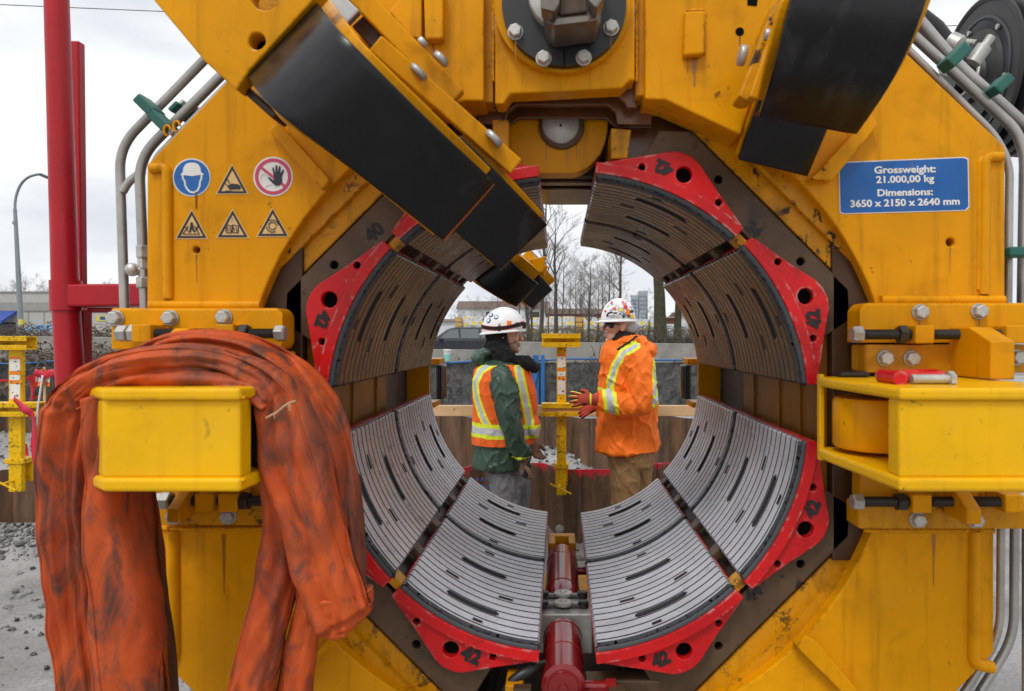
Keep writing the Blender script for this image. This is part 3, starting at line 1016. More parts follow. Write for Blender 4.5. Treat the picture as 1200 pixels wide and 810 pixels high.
# upper right arm
mb = MB()
mb.prism([(935, -30), (905, 8), (866, 112), (874, 117), (884, 116), (925, 0), (940, -30)], 1.38, 1.44)
armR = mb.build('guide_arm', M['yellow_dirty'], thr, bevel=.004)
padR, rowsR = guide_pad([(945, -60, 1.16), (925, -5, 1.13), (906, 70, 1.17), (890, 128, 1.27)],
                        [(1100, -70, 1.16), (1079, 5, 1.13), (1046, 82, 1.17), (1003, 149, 1.27)], parent=armR)
backing(rowsR, .028, .016, M['yellow'], armR, grow=.022)
pad_edge(rowsR, 2.5, armR, 'edge_dark')
padR2, rowsR2 = guide_pad([(915, 30, 1.48), (893, 100, 1.48), (864, 184, 1.56)], [(1000, 50, 1.48), (975, 130, 1.48), (945, 203, 1.56)], parent=armR)
backing(rowsR2, .022, .012, M['yellow'], armR, grow=.012)
pinhead(874, 66, 1.45, 170, .022, .016, armR)
pinhead(905, 42, 1.36, 170, .012, .016, armR)
pbar('arm_side_bar', (925, -10), (880, 118), 10, .03, 1.33, M['yellow_dirty'], armR)

# rear arm, seen through the bore
mb = MB()
mb.prism([(556, 318), (640, 300), (636, 318), (600, 330), (570, 336)], 3.5, 3.54)
armB = mb.build('guide_arm', M['yellow'], thr, bevel=.004)
pB, rB = guide_pad([(540, 300, 3.30), (560, 331, 3.24), (603, 358, 3.36)], [(572, 270, 3.30), (598, 305, 3.24), (629, 331, 3.36)], parent=armB)
backing(rB, .05, .04, M['yellow'], armB, grow=.05)
pad_edge(rB, 3, armB)
pB, rB = guide_pad([(585, 325, 3.72), (600, 342, 3.68), (622, 360, 3.78)], [(610, 297, 3.72), (625, 314, 3.68), (646, 338, 3.78)], parent=armB)
backing(rB, .05, .04, M['yellow'], armB, grow=.05)
pad_edge(rB, 3, armB)
pbar('arm_side_bar', (560, 285), (640, 318), 12, .06, 3.6, M['yellow'], armB)
# top beam that carries the rear arm and joins it to the clamp frame
mb = MB(); mb.bounds(-.55, -.40, 2.7, 3.9, 2.28, 2.42)
mb.build('rear_arm_beam', M['yellow'], thr, bevel=.01)
mb = MB(); mb.bar(P(556, 300, 3.52), Vector((-.47, 3.52, 2.3)), .07, .07); mb.build('rear_arm_hanger', M['yellow'], thr, bevel=.005)

# --- hydraulic cylinder in the lower gap
def pz(py, d): return CAMZ - (py - CY) / F * d
CXc, CZc = .008, .786
cyl = MB(); cyl.lathe((CXc, 1.58, CZc), (0, 1, 0), [(0, .041), (.006, .051), (.12, .051), (.122, .0525), (.128, .0525), (.13, .051), (.24, .051), (.246, .0525), (.252, .0525), (.256, .050), (.275, .047), (.285, .03)], 40)
cyo = cyl.build('hydraulic_cylinder', M['cyl_red'], thr, smooth=13)
mb = MB(); mb.lathe((CXc, 2.03, CZc), (0, 1, 0), [(0, .03), (.02, .05), (.05, .055), (.10, .055), (.103, .057), (.11, .057), (.113, .055), (.36, .055), (.365, .0565), (.372, .0565), (.375, .055), (.46, .053), (.50, .035)], 40)
mb.build('cylinder_barrel', M['cyl_red'], cyo, smooth=13)
mb = MB(); mb.bounds(CXc - .020, CXc + .020, 2.50, 2.62, CZc - .02, CZc + .02)
mb.build('rod_eye', M['cyl_red'], cyo, bevel=.008)
mb = MB(); mb.bounds(CXc - .052, CXc - .024, 2.54, 2.66, CZc - .09, CZc + .04); mb.bounds(CXc + .024, CXc + .052, 2.54, 2.66, CZc - .09, CZc + .04); mb.bounds(CXc - .052, CXc + .052, 2.63, 2.67, CZc - .09, CZc + .041)
mb.build('rod_bracket', M['yellow'], cyo, bevel=.004)
# valve block with bolted clamps
mb = MB(); mb.bounds(CXc - .072, CXc + .082, 1.872, 2.028, CZc - .06, CZc + .05)
vb = mb.build('valve_block', M['zinc'], cyo, bevel=.004)
for y in (1.915, 1.985):
    mb = MB()
    mb.bounds(CXc - .052, CXc + .056, y - .010, y + .010, CZc + .051, CZc + .060)
    mb.build('clamp_bar', M['thread'], vb, bevel=.003)
    for x in (-.055, .058):
        mb = MB(); mb.lathe((CXc + x, y, CZc + .051), (0, 0, 1), [(0, .015), (.016, .015), (.018, .012)], 14)
        mb.build('cap_screw', M['black'], vb, smooth=40)
    mb = MB(); mb.lathe((CXc + .002, y, CZc + .0605), (0, 0, 1), [(0, .026), (.006, .026), (.008, .022), (.0085, .01), (.004, .008), (.004, 0)], 20)
    mb.build('port_flange', M['zinc'], vb, smooth=40)
mb = MB(); mb.lathe((CXc, 1.581, CZc), (0, -1, 0), [(0, .037), (.006, .035), (.008, .012), (.014, .01), (.016, 0)], 24)
mb.build('cylinder_cap', M['cyl_red'], cyo, smooth=40)
for y, zz in ((2.36, .0), (1.62, -.02)):
    mb = MB(); mb.tube([(CXc + .03, y, CZc + zz), (CXc + .11, y, CZc + zz)], .014, 12); mb.tube([(CXc + .10, y, CZc + zz), (CXc + .125, y, CZc + zz)], .02, 6)
    mb.build('hose_port', M['cyl_red'], cyo, smooth=40)
# floor and beams under the gap
mb = MB(); mb.bounds(-.62, .66, 1.66, 2.5, .56, .60); mb.build('sole_plate', M['brown'], thr)
for x in (-.21, .20):
    mb = MB(); mb.bounds(x - .03, x + .03, 1.60, 2.7, .60, .70); mb.build('sole_beam', M['dark'], thr, bevel=.004)
mb = MB(); mb.bounds(-.125, -.085, 1.56, 1.64, .60, .80); mb.build('gap_bracket', M['yellow_dirty'], thr, bevel=.004)
mb = MB(); mb.bounds(.115, .155, 1.54, 1.62, .60, .775); mb.build('gap_bracket', M['brown'], thr, bevel=.004)
mb = MB(); mb.bounds(.06, .24, 1.63, 1.68, .745, .775); mb.build('cross_bar', M['brown'], thr, bevel=.004)
for k, (x, z) in enumerate(((-.085, .80), (.105, .775), (.16, .765))):
    mb = MB(); mb.bounds(x - .02, x + .02, 1.535, 1.56, z - .03, z + .005); mb.build('gap_clip', M['thread'] if k else M['brown'], thr, bevel=.003)
for pts, r in (([(-.03, 1.66, .80), (-.07, 1.60, .815), (-.115, 1.585, .79), (-.125, 1.57, .74), (-.09, 1.56, .68), (-.04, 1.56, .6)], .012),
               ([(-.045, 1.68, .79), (-.09, 1.62, .80), (-.13, 1.60, .76), (-.13, 1.6, .70), (-.1, 1.6, .62)], .010),
               ([(.03, 1.62, .74), (.08, 1.56, .765), (.14, 1.55, .76), (.2, 1.55, .74), (.26, 1.56, .70)], .011)):
    mb = MB(); mb.tube(catmull(pts, 6), r, 10); mb.build('hydraulic_hose', M['black'], thr, smooth=60)
mb = MB(); mb.tube([(.045, 1.57, .765), (.10, 1.56, .767)], .012, 12); mb.tube([(.06, 1.57, .765), (.075, 1.57, .766)], .017, 6)
mb.build('hose_fitting', M['cyl_red'], thr, smooth=40)
# skid that carries the whole machine
mb = MB(); mb.bounds(-1.0, 1.04, 1.62, 3.0, .30, .56); mb.build('skid_deck', M['yellow_dirty'], thr, bevel=.01)
for x in (-.8, .84):
    mb = MB(); mb.bounds(x - .12, x + .12, 1.55, 4.2, -.02, .30); mb.build('skid_runner', M['yellow_dirty'], thr, bevel=.01)

# --- steel pipes along the outside of the frame
def pipe(pts, d, rpx, name='steel_pipe', bendr=.06, mat='pipe'):
    mb = MB()
    pp = bend([P(p[0], p[1], p[2] if len(p) > 2 else d) for p in pts], bendr, 8)
    mb.tube(pp, rpx / F * d, 14)
    return mb.build(name, M[mat], thr, smooth=60)
pipe([(300, 8), (238, 72), (140, 172), (146, 362)], 1.72, 5.2)
pipe([(330, 18), (262, 86), (163, 185), (170, 362)], 1.70, 5.5)
pipe([(330, 36), (272, 94), (184, 184), (178, 200)], 1.66, 4)
pipe([(144, 225), (150, 214), (168, 200)], 1.71, 4.5, bendr=.02)
pipe([(152, 314), (166, 318)], 1.70, 6)
for y0, y1, w in ((288, 303, 8), (303, 316, 6.5), (325, 338, 8)):
    mb = MB(); a = P(168, y0, 1.70); b = P(168.5, y1, 1.70); mb.lathe(a, b - a, [(0, w / F * 1.7 * .9), (.003, w / F * 1.7), ((b - a).length - .003, w / F * 1.7), ((b - a).length, w / F * 1.7 * .9)], 6)
    mb.build('pipe_fitting', M['zinc'], thr, bevel=.001)
mb = MB(); mb.ball(P(155, 316, 1.69), .017, seg=14); mb.build('pipe_fitting', M['zinc'], thr, smooth=180)
pipe([(1052, 46), (1166, 159), (1183, 192), (1181, 372)], 1.66, 4.5)
pipe([(1066, 38), (1190, 152), (1201, 180), (1198, 372)], 1.70, 6)
pipe([(1070, 16), (1120, 75), (1215, 160), (1240, 200)], 1.74, 7)
pipe([(1035, -2), (1085, 48), (1120, 84)], 1.78, 8)
pipe([(1173, 612), (1172, 745), (1130, 812), (1100, 850)], 1.64, 4.4)
pipe([(1189, 612), (1188, 748), (1140, 824), (1110, 860)], 1.68, 5)
pipe([(1202, 612), (1202, 860)], 1.70, 4)
def gclamp(px, py, d, ang, lpx, wpx, depth=.05):
    a = R(ang)
    mb = MB()
    mb.box(P(px, py, d), (lpx / F * d, depth, wpx / F * d), Matrix.Rotation(-a, 3, 'Y'))
    o = mb.build('pipe_clamp', M['green'], thr, bevel=.004)
    mb = MB(); e = Vector((math.cos(a), 0, math.sin(a)))
    mb.lathe(P(px, py, d) + e * (lpx / F * d / 2), e, [(0, .010), (.010, .010), (.012, .007)], 6)
    mb.build('clamp_bolt', M['zinc'], o)
gclamp(175, 126, 1.66, -45, 26, 12); gclamp(191, 144, 1.66, -45, 26, 12); gclamp(209, 128, 1.78, 45, 14, 6)
gclamp(1118, 68, 1.62, 45, 30, 14); gclamp(1170, 101, 1.68, 45, 24, 12); gclamp(1192, 296, 1.62, 0, 32, 11)
gclamp(222, 136, 1.72, 45, 18, 8)
for x, y in ((196, 153), (207, 148)):
    mb = MB(); q = P(x, y, 1.62)
    mb.tube([q + Vector((.008 * math.cos(t), 0, .012 * math.sin(t))) for t in [2 * PI * k / 14 for k in range(12)]], .003, 8); mb.build('clamp_ring', M['yellow'], thr, smooth=60)

# --- stickers
ST = D0 - .0006
def sticker_disc(px, py, r, d, mat, name='safety_sticker', parent=thr, n=48):
    mb = MB(); mb.prism(circle_px(px, py, r, n), d - .0006, d + .0003); return mb.build(name, M[mat], parent)
def shape(pts, d, mat, name, parent):
    mb = MB(); mb.prism(pts, d - .0005, d + .0002); return mb.build(name, M[mat], parent)
def strip(pts, w, d, mat, name, parent):
    mb = MB()
    for a, b in zip(pts, pts[1:]):
        dx, dy = b[0] - a[0], b[1] - a[1]; L = math.hypot(dx, dy) or 1
        nx, ny = -dy / L * w / 2, dx / L * w / 2
        mb.prism([(a[0] + nx, a[1] + ny), (b[0] + nx, b[1] + ny), (b[0] - nx, b[1] - ny), (a[0] - nx, a[1] - ny)], d - .0005, d + .0002)
    return mb.build(name, M[mat], parent)
# helmet sign (blue)
s0 = sticker_disc(224.5, 208, 22.3, ST, 'white_sticker'); s0['label'] = 'round blue helmet sign'
sticker_disc(224.5, 208, 20.8, ST - .0008, 'blue_sticker', 'sign_field', s0)
zz = lambda x, y: (190 + x / 6.75, 170 + y / 6.75)
shape([zz(*p) for p in [(145, 232), (163, 218), (168, 180), (185, 152), (215, 140), (258, 140), (285, 152), (302, 180), (308, 215), (328, 230), (322, 240), (300, 236), (235, 246), (170, 238), (150, 240)]], ST - .0016, 'white_sticker', 'helmet_mark', s0)
strip([zz(*p) for p in [(165, 240), (162, 262), (178, 285), (182, 320), (200, 352), (222, 372), (252, 376), (280, 360), (296, 325), (300, 285), (312, 262), (308, 240)]], 2.0, ST - .0016, 'white_sticker', 'strap_mark', s0)
# no-hand sign
s1 = sticker_disc(320, 207, 23.2, ST, 'white_sticker'); s1['label'] = 'round red bordered sign with a black hand'
mb = MB(); mb.prism(circle_px(320, 207, 21.4, 48), ST - .0013, ST - .0005, [circle_px(320, 207, 17.3, 40)]); mb.build('sign_ring', M['magenta_sticker'], s1)
strip([zz(775, 172), zz(975, 330)], 3.2, ST - .0010, 'magenta_sticker', 'sign_bar', s1)
hand = [(832, 255), (850, 255), (880, 282), (885, 262), (870, 180), (880, 176), (896, 232), (896, 162), (908, 160), (914, 228), (924, 166), (935, 168), (932, 232), (952, 194), (962, 198), (946, 250), (948, 290), (930, 318), (898, 322), (872, 300)]
shape([zz(*p) for p in hand], ST - .0018, 'ink', 'hand_mark', s1)
M['faint'] = plain('sticker_faint_ink', (.45, .43, .42), .5)
strip([zz(*p) for p in [(790, 290), (778, 262), (785, 240), (810, 232), (830, 245)]], .6, ST - .0009, 'faint', 'face_mark', s1)
strip([zz(*p) for p in [(820, 335), (835, 318), (870, 315)]], .6, ST - .0009, 'faint', 'face_mark', s1)
def tri_sign(cx, top, half, bot, label):
    o = shape([(cx, top - 2), (cx + half + 2.2, bot + 1.4), (cx - half - 2.2, bot + 1.4)], ST, 'cream_sticker', 'safety_sticker', thr)
    o['label'] = label
    mb = MB()
    A = [(cx, top), (cx + half, bot), (cx - half, bot)]
    B = [(cx, top + 5), (cx + half - 4.2, bot - 2.4), (cx - half + 4.2, bot - 2.4)]
    mb.prism(A, ST - .0013, ST - .0005, [B]); mb.build('sign_border', M['ink'], o)
    return o
def z2(L): return [zz(*p) for p in L]
a = tri_sign(272, 194, 17.5, 226.5, 'triangular crushed hand warning sign')
shape(z2([(520, 320), (545, 305), (600, 310), (622, 330), (612, 350), (560, 350), (535, 355), (522, 340)]), ST - .0016, 'ink', 'sign_mark', a)
strip(z2([(512, 268), (530, 300)]), 1.2, ST - .0016, 'ink', 'sign_mark', a); strip(z2([(495, 300), (520, 330)]), .8, ST - .0016, 'ink', 'sign_mark', a); strip(z2([(500, 362), (545, 365)]), .7, ST - .0016, 'ink', 'sign_mark', a)
a = tri_sign(224.5, 247, 17.5, 279, 'triangular sign with a person in a hazard zone')
shape(z2([(225, 610), (240, 612), (246, 640), (255, 690), (240, 680), (232, 660), (222, 695), (212, 690), (220, 640)]), ST - .0016, 'ink', 'sign_mark', a)
for q in ([(165, 700), (205, 640)], [(185, 660), (210, 690)], [(290, 700), (255, 640)], [(280, 655), (250, 690)], [(175, 640), (200, 665)], [(285, 640), (262, 662)], [(160, 704), (300, 704)]):
    strip(z2(q), .8, ST - .0016, 'ink', 'sign_mark', a)
a = tri_sign(272.5, 246.5, 17.5, 278, 'triangular sign with linked drums')
for x in (528, 578):
    for q in ([(x - 22, 630), (x + 22, 640)], [(x - 22, 690), (x + 22, 695)], [(x - 22, 630), (x - 25, 690)], [(x + 24, 640), (x + 22, 695)], [(x - 14, 650), (x - 8, 680)], [(x + 6, 650), (x + 12, 685)]):
        strip(z2(q), .9, ST - .0016, 'ink', 'sign_mark', a)
strip(z2([(545, 610), (552, 570), (566, 605)]), .6, ST - .0016, 'faint', 'sign_mark', a)
a = tri_sign(319.5, 245, 17.3, 276.5, 'triangular sign with a turning spiral')
for r, a0, a1 in ((4.2, 20, 200), (4.6, 200, 360), (7.0, 60, 170), (7.2, 240, 350)):
    strip([(319 + r * math.cos(R(t)), 265 + r * math.sin(R(t))) for t in [a0 + (a1 - a0) * k / 12 for k in range(13)]], 1.0, ST - .0016, 'ink', 'sign_mark', a)
# rust run below the helmet sign
M['rust'] = plain('rust_run', (.20, .05, .012), .6, var=.3)
shape([(229, 224), (230.5, 226), (230, 243), (229, 246), (228.4, 232)], ST - .0022, 'rust', 'rust_run', thr)
# weight plate
M['plate_blue'] = paint('weight_plate_blue', (.010, .105, .36), .36, .22, .35, (.10, .09, .09), .06, (.5, .5, .5), .35, .05, spec=.35, scale=1.5)
wp = [(986, 190), (1130, 184), (1135, 186), (1136, 243), (1132, 247), (988, 251), (984, 249), (983, 193)]
wo = shape(wp, ST, 'white_sticker', 'weight_plate', thr)
ins = []
for x, y in wp:
    ins.append((x + (1.1 if x < 1060 else -1.1), y + (1.1 if y < 215 else -1.1)))
shape(ins, ST - .0006, 'plate_blue', 'plate_field', wo)
for txt, y, h, sx in (('Grossweight:', 199.3, 11.4, 1.0), ('21.000,00 kg', 210.6, 11.2, 1.0), ('Dimensions:', 226.0, 11.2, 1.0), ('3650 x 2150 x 2640 mm', 238.0, 11.4, 1.0)):
    o = put_text('plate_text', txt, h / S, P(1060, y, D0) + Vector((0, -.0016 , 0)), wo, M['white_sticker'], R(1.6), bold=.0006)
    # bring the line to the width it has on the plate
    wanted = {199.3: 72, 210.6: 68, 226.0: 65, 238.0: 128}[y] / S
    xs = [v.co.x for v in o.data.vertices]; w = max(xs) - min(xs); xm = (max(xs) + min(xs)) / 2
    for v in o.data.vertices: v.co.x = xm + (v.co.x - xm) * wanted / w

# weld beads along the joints, oil and rust runs below bolts and pins
def weld(pts, d, rpx=2.2, closed=False, seed=0):
    q = [P(x, y, d) for x, y in pts]
    if closed: q.append(q[0])
    fine = []
    for a, b in zip(q, q[1:]):
        n_ = max(2, int((b - a).length / .005))
        fine += [a.lerp(b, k / n_) for k in range(n_)]
    fine.append(q[-1])
    rad = [rpx / F * d * (.85 + .22 * math.sin(k * 1.9 + seed) + .25 * noise.noise(Vector((k * .37, seed, 1)))) for k in range(len(fine))]
    fine = [p_ + Vector((noise.noise(Vector((i * .3, seed, 0))), 0, noise.noise(Vector((i * .3, seed, 5))))) * .0012 for i, p_ in enumerate(fine)]
    mb = MB(); mb.tube(fine, rad, 7); mb.build('weld_bead', M['yellow'], thr, smooth=180)
weld([(803, 13), (826, 12), (825, 63), (801, 65)], DT, 2.4, True, 1)
weld([(496, -10), (519, -10), (519, 45), (498, 46)], DT, 2.4, True, 2)
weld([(190, 620), (328, 620)], DF + .048, 3, seed=3)
weld([(1012, 622), (1165, 622)], DF + .048, 3, seed=4)
weld([(1060, 461), (1215, 461)], 1.2085, 2.2, seed=5); weld([(1062, 566), (1215, 566)], 1.2085, 2.2, seed=6)
weld([(140, 466), (288, 466)], 1.2085, 2.2, seed=7); weld([(140, 563), (288, 563)], 1.2085, 2.2, seed=8)
weld([(957, 206), (1022, 135)], D0, 2.2, seed=9); weld([(318, 154), (382, 220)], D0, 2.2, seed=10)
weld([(947, 746), (1004, 812)], D0, 2.6, seed=11); weld([(404, 733), (346, 806)], D0, 2.6, seed=12)
weld([(578, 96), (578, -20)], DT + .02, 2, seed=13); weld([(746, 96), (746, -20)], DT + .02, 2, seed=14)
weld([(1112, 440), (1142, 441)], DF - .012, 3, seed=15)
M['oil_run'] = plain('oil_run', (.34, .125, .003), .3, var=.4, nscale=60)
M['grease'] = plain('grease_smear', (.16, .060, .006), .3, var=.4, nscale=60)
def run(px, py, L, w, d, mat='oil_run', seed=0):
    rg = random.Random(seed)
    n_ = 7; Lf, Rt = [], []
    x = px
    for k in range(n_ + 1):
        t = k / n_; ww = w * (1 - .75 * t) * rg.uniform(.75, 1.15) / 2
        x += rg.uniform(-.25, .25)
        Lf.append((x - ww, py + L * t)); Rt.append((x + ww, py + L * t))
    mb = MB(); mb.prism(Lf + Rt[::-1], d - .0004, d + .0002); mb.build('run_mark', M[mat], thr)
k_ = 0
for x, y, L, w, d in ((136, 381, 20, 3, DF), (200, 381, 14, 2.4, DF), (263, 380, 22, 3, DF), (1078, 374, 14, 3, DF), (1147, 374, 10, 2.4, DF), (230, 298, 34, 1.6, D0), (1114, 290, 30, 1.6, D0),
                      (604, 48, 26, 2.6, DT - .0425), (716, 43, 22, 2.4, DT - .0425), (814, 68, 34, 7, DT), (806, 66, 20, 3, DT), (867, 43, 30, 1.8, DT), (640, 168, 28, 1.6, DL), (664, 170, 30, 1.8, DL), (676, 165, 22, 1.4, DL), (508, 48, 30, 3, DT),
                      (1075, 618, 3, 3, DF), (300, 560, 4, 3, DF), (1094, 626, 60, 5, D0), (262, 626, 70, 5, D0)):
    k_ += 1
    run(x, y, L, w, d, 'grease' if k_ % 3 == 0 else 'oil_run', k_)
# ================================================================== THE SETTING
def sstep(a, b, x):
    t = max(0.0, min(1.0, (x - a) / (b - a))); return t * t * (3 - 2 * t)
def terrain(x, y):
    z = 0.0
    # heap along the near sheet piles on the left
    z += .17 * sstep(4.3, 5.0, y) * (1 - sstep(5.2, 5.4, y)) * (1 - sstep(-3.2, -2.2, x))
    # fill behind the near piles on the left, open trench behind the bore
    left = 1 - sstep(-2.6, -1.8, x)
    z += .50 * sstep(5.42, 5.55, y) * (1 - sstep(7.8, 8.1, y)) * left
    m = math.exp(-(((x + .2) / .6) ** 2 + ((y - 6.6) / .8) ** 2)) * .46
    z += m * (1 - left)
    z += .06 * sstep(5.2, 5.5, y) * (1 - left) * (1 - sstep(7.8, 8.1, y))
    # land behind the far piles
    z += .62 * sstep(7.95, 8.15, y)
    z += .15 * sstep(11, 14, y) * (1 - sstep(19, 23, y))
    z -= .30 * sstep(18.5, 22, y)
    z += .5 * sstep(36, 48, y)
    rough = 1 - sstep(17, 25, y)
    z += rough * (.022 * noise.noise((x * 2.1, y * 2.1, 0)) + .014 * noise.noise((x * 6, y * 6, 3)) + .008 * noise.noise((x * 17, y * 17, 7)))
    return z
def axis_vals(segs):
    out = []
    for a, b, st in segs:
        v = a
        while v < b - 1e-6:
            out.append(v); v += st
    out.append(segs[-1][1])
    return out
def build_ground():
    xs = axis_vals([(-900, -120, 130), (-120, -30, 15), (-30, -8, 1.6), (-8, 4, .085), (4, 30, 1.6), (30, 120, 15), (120, 900, 130)])
    ys = axis_vals([(-30, 0, 5), (0, 2.4, .4), (2.4, 8.6, .07), (8.6, 20, .35), (20, 60, 3), (60, 200, 20), (200, 1500, 130)])
    mb = MB()
    rows = [[Vector((x, y, terrain(x, y))) for x in xs] for y in ys]
    mb.grid(rows)
    m, nt, b = nodes('muddy_gravel')
    n1 = add_noise(nt, 1.3, 6, .62)
    c = mixc(nt, ramp(nt, n1, .36, .66), (.21, .20, .19), (.40, .39, .38))
    n2 = add_noise(nt, 55, 6, .7)
    c = mixc(nt, math_n(nt, 'MULTIPLY', ramp(nt, n2, .5, .72), .6), c, (.06, .055, .052))
    n3 = add_noise(nt, 4.5, 5, .7)
    c = mixc(nt, math_n(nt, 'MULTIPLY', ramp(nt, n3, .60, .72), .55), c, (.085, .07, .05))
    nt.links.new(c, b.inputs['Base Color'])
    r = ramp(nt, add_noise(nt, 2.4, 5), .38, .64, (.10,) * 3 + (1,), (.55,) * 3 + (1,))
    nt.links.new(r, b.inputs['Roughness'])
    bump(nt, b, n2, .5, .02)
    o = mb.build('ground', m, None, smooth=180)
    o['kind'] = 'structure'
    return o
build_ground()
# asphalt road beyond the barrier
m, nt, b = nodes('asphalt')
c = mixc(nt, add_noise(nt, 60, 5), (.045, .045, .047), (.075, .075, .078)); nt.links.new(c, b.inputs['Base Color']); b.inputs['Roughness'].default_value = .5
M['asphalt'] = m
mb = MB(); mb.grid([[Vector((x, y, terrain(0, 30) + .02)) for x in (-120, -40, 40, 120)] for y in (25.5, 30, 35.8)])
mb.build('road', M['asphalt'])['kind'] = 'structure'
mb = MB()
for k in range(-20, 21):
    mb.bounds(k * 5 - 1.2, k * 5 + 1.2, 30.2, 30.32, terrain(0, 30) + .024, terrain(0, 30) + .028)
M['road_white'] = plain('road_paint', (.7, .7, .68), .6)
mb.build('road_marking', M['road_white'])['kind'] = 'structure'

# loose stones: nobody could count them
def rubble(name, area, n, s0, s1, seed):
    rg = random.Random(seed)
    mb = MB()
    for i in range(n):
        x, y = area(rg)
        s = s0 + (s1 - s0) * rg.random() ** 3
        z = terrain(x, y)
        q = bmesh.ops.create_icosphere(mb.bm, subdivisions=1, radius=s, matrix=Matrix.Translation((x, y, z + s * .15)) @ Matrix.Rotation(rg.uniform(0, 6), 4, (rg.random(), rg.random(), rg.random() + .1)) @ Matrix.Diagonal((1, rg.uniform(.6, 1), rg.uniform(.4, .8), 1)))
        mi = rg.randrange(3)
        for v in q['verts']:
            v.co += Vector((rg.uniform(-1, 1), rg.uniform(-1, 1), rg.uniform(-1, 1))) * s * .2
            for f in v.link_faces: f.material_index = mi
    mats = [plain('stone_light', (.25, .245, .24), .6, var=.25), plain('stone_grey', (.15, .145, .14), .6, var=.25), plain('stone_dark', (.055, .052, .05), .5, var=.3)]
    o = mb.build(name, mats)
    tag(o, 'loose wet gravel and broken stones strewn over the muddy ground', 'gravel', kind='stuff')
def ar(rg):
    t = rg.random()
    if t < .42:
        return rg.uniform(-4.4, -2.6), 4.62 + .46 * rg.random() ** .6
    if t < .62:
        return rg.uniform(-6.6, -3.2), rg.uniform(5.25, 7.9)
    if t < .82:
        a = rg.uniform(0, 6.28); r = rg.random() ** .6 * 1.1
        return -.15 + math.cos(a) * r, 6.5 + math.sin(a) * r * .9
    if t < .9:
        return rg.uniform(-.4, .45), rg.uniform(3.1, 5.1)
    return rg.uniform(-3.6, -1.3), rg.uniform(2.7, 4.6)
rubble('gravel', ar, 4600, .005, .034, 3)

# --- sheet pile walls
def pile_material(name, red):
    m, nt, b = nodes(name)
    n = add_noise(nt, 1.0, 6, .65, stretch=(9, 9, 1.6))
    c = mixc(nt, ramp(nt, n, .35, .68), (.045, .026, .015), (.19, .10, .052))
    n2 = add_noise(nt, 24, 6, .7)
    c = mixc(nt, math_n(nt, 'MULTIPLY', ramp(nt, n2, .56, .7), .5), c, (.20, .15, .12))
    if red:
        tc = nt.nodes.new('ShaderNodeTexCoord'); sp = nt.nodes.new('ShaderNodeSeparateXYZ')
        nt.links.new(tc.outputs['Object'], sp.inputs[0])
        w = add_noise(nt, 1.0, 5, .7, stretch=(9, 9, 3))
        h = math_n(nt, 'ADD', sp.outputs[2], math_n(nt, 'MULTIPLY', math_n(nt, 'SUBTRACT', w, .5), .32))
        f = math_n(nt, 'MULTIPLY', math_n(nt, 'SUBTRACT', h, .528), 26, clamp=True)
        c = mixc(nt, f, c, (.50, .010, .035))
    nt.links.new(c, b.inputs['Base Color'])
    b.inputs['Roughness'].default_value = .5
    bump(nt, b, n2, .25, .01)
    return m
def sheet_pile(name, x0, x1, y, z0, z1, mat, label, depth=.30, period=1.1, ph=0.0, wob=0.0):
    mb = MB()
    pts = []
    x = x0 + ph
    while x < x1:
        for dx, dy in ((0, 0), (.34, 0), (.50, depth), (.93, depth), (1.08, 0)):
            pts.append((x + dx * period, y + dy))
        x += 1.10 * period
    top = lambda px: z1 + wob * math.sin(px * 1.7) 
    rows = [[Vector((a, b_, z)) for a, b_ in pts] for z in (z0, (z0 + z1) / 2)] + [[Vector((a, b_, top(a))) for a, b_ in pts]]
    mb.grid(rows)
    # interlock ribs
    for i in range(0, len(pts) - 1, 5):
        a, b_ = pts[i]; mb.tube([(a + .10, b_ - .012, z0), (a + .10, b_ - .012, top(a) - .003)], .014, 6)
        if i + 2 < len(pts):
            a, b_ = pts[i + 2]; mb.tube([(a + .2, b_ - .012, z0), (a + .2, b_ - .012, top(a) - .003)], .014, 6)
    o = mb.build(name, mat, None, solidify=(.012, 0))
    tag(o, label, 'sheet piling')
    return o
M['pile_red'] = pile_material('sheet_pile_red_top', True)
M['pile'] = pile_material('sheet_pile_rust', False)
sheet_pile('sheet_pile_wall', -2.35, 1.6, 5.22, -.6, .575, M['pile_red'], 'low rusty sheet pile wall with red sprayed top edge behind the two workers', ph=-.02, depth=.26)
sheet_pile('sheet_pile_wall', -6.0, -2.75, 5.08, -.6, .565, M['pile'], 'short brown sheet pile wall below the yellow post at the far left', depth=.22)
sheet_pile('sheet_pile_wall', -7.0, 4.2, 7.72, -.4, .66, M['pile'], 'farther brown sheet pile wall under the long pine rail', depth=.24)
mb = MB(); mb.lathe((.0, 5.215, .12), (0, -1, 0), [(0, .034), (.006, .032), (.010, .018), (.012, 0)], 20)
tag(mb.build('washer', M['zinc'], None, smooth=40), 'round pale washer on the rusty piling above the red cylinder', 'washer')
# blue sprayed scrawl on the near wall
M['blue_spray'] = plain('blue_spray', (.03, .10, .42), .6)
rg = random.Random(8)
mb = MB()
for row, zc in enumerate((.50, .445)):
    x = -.68
    for k in range(5):
        pts = [Vector((x + rg.uniform(0, .035), 5.204, zc + rg.uniform(-.02, .02))) for _ in range(4)]
        mb.tube(catmull(pts, 3), .0035, 4); x += .04
o = mb.build('paint_scrawl', M['blue_spray'])
tag(o, 'blue sprayed scribble on the rusty wall behind the green jacket', 'paint mark')

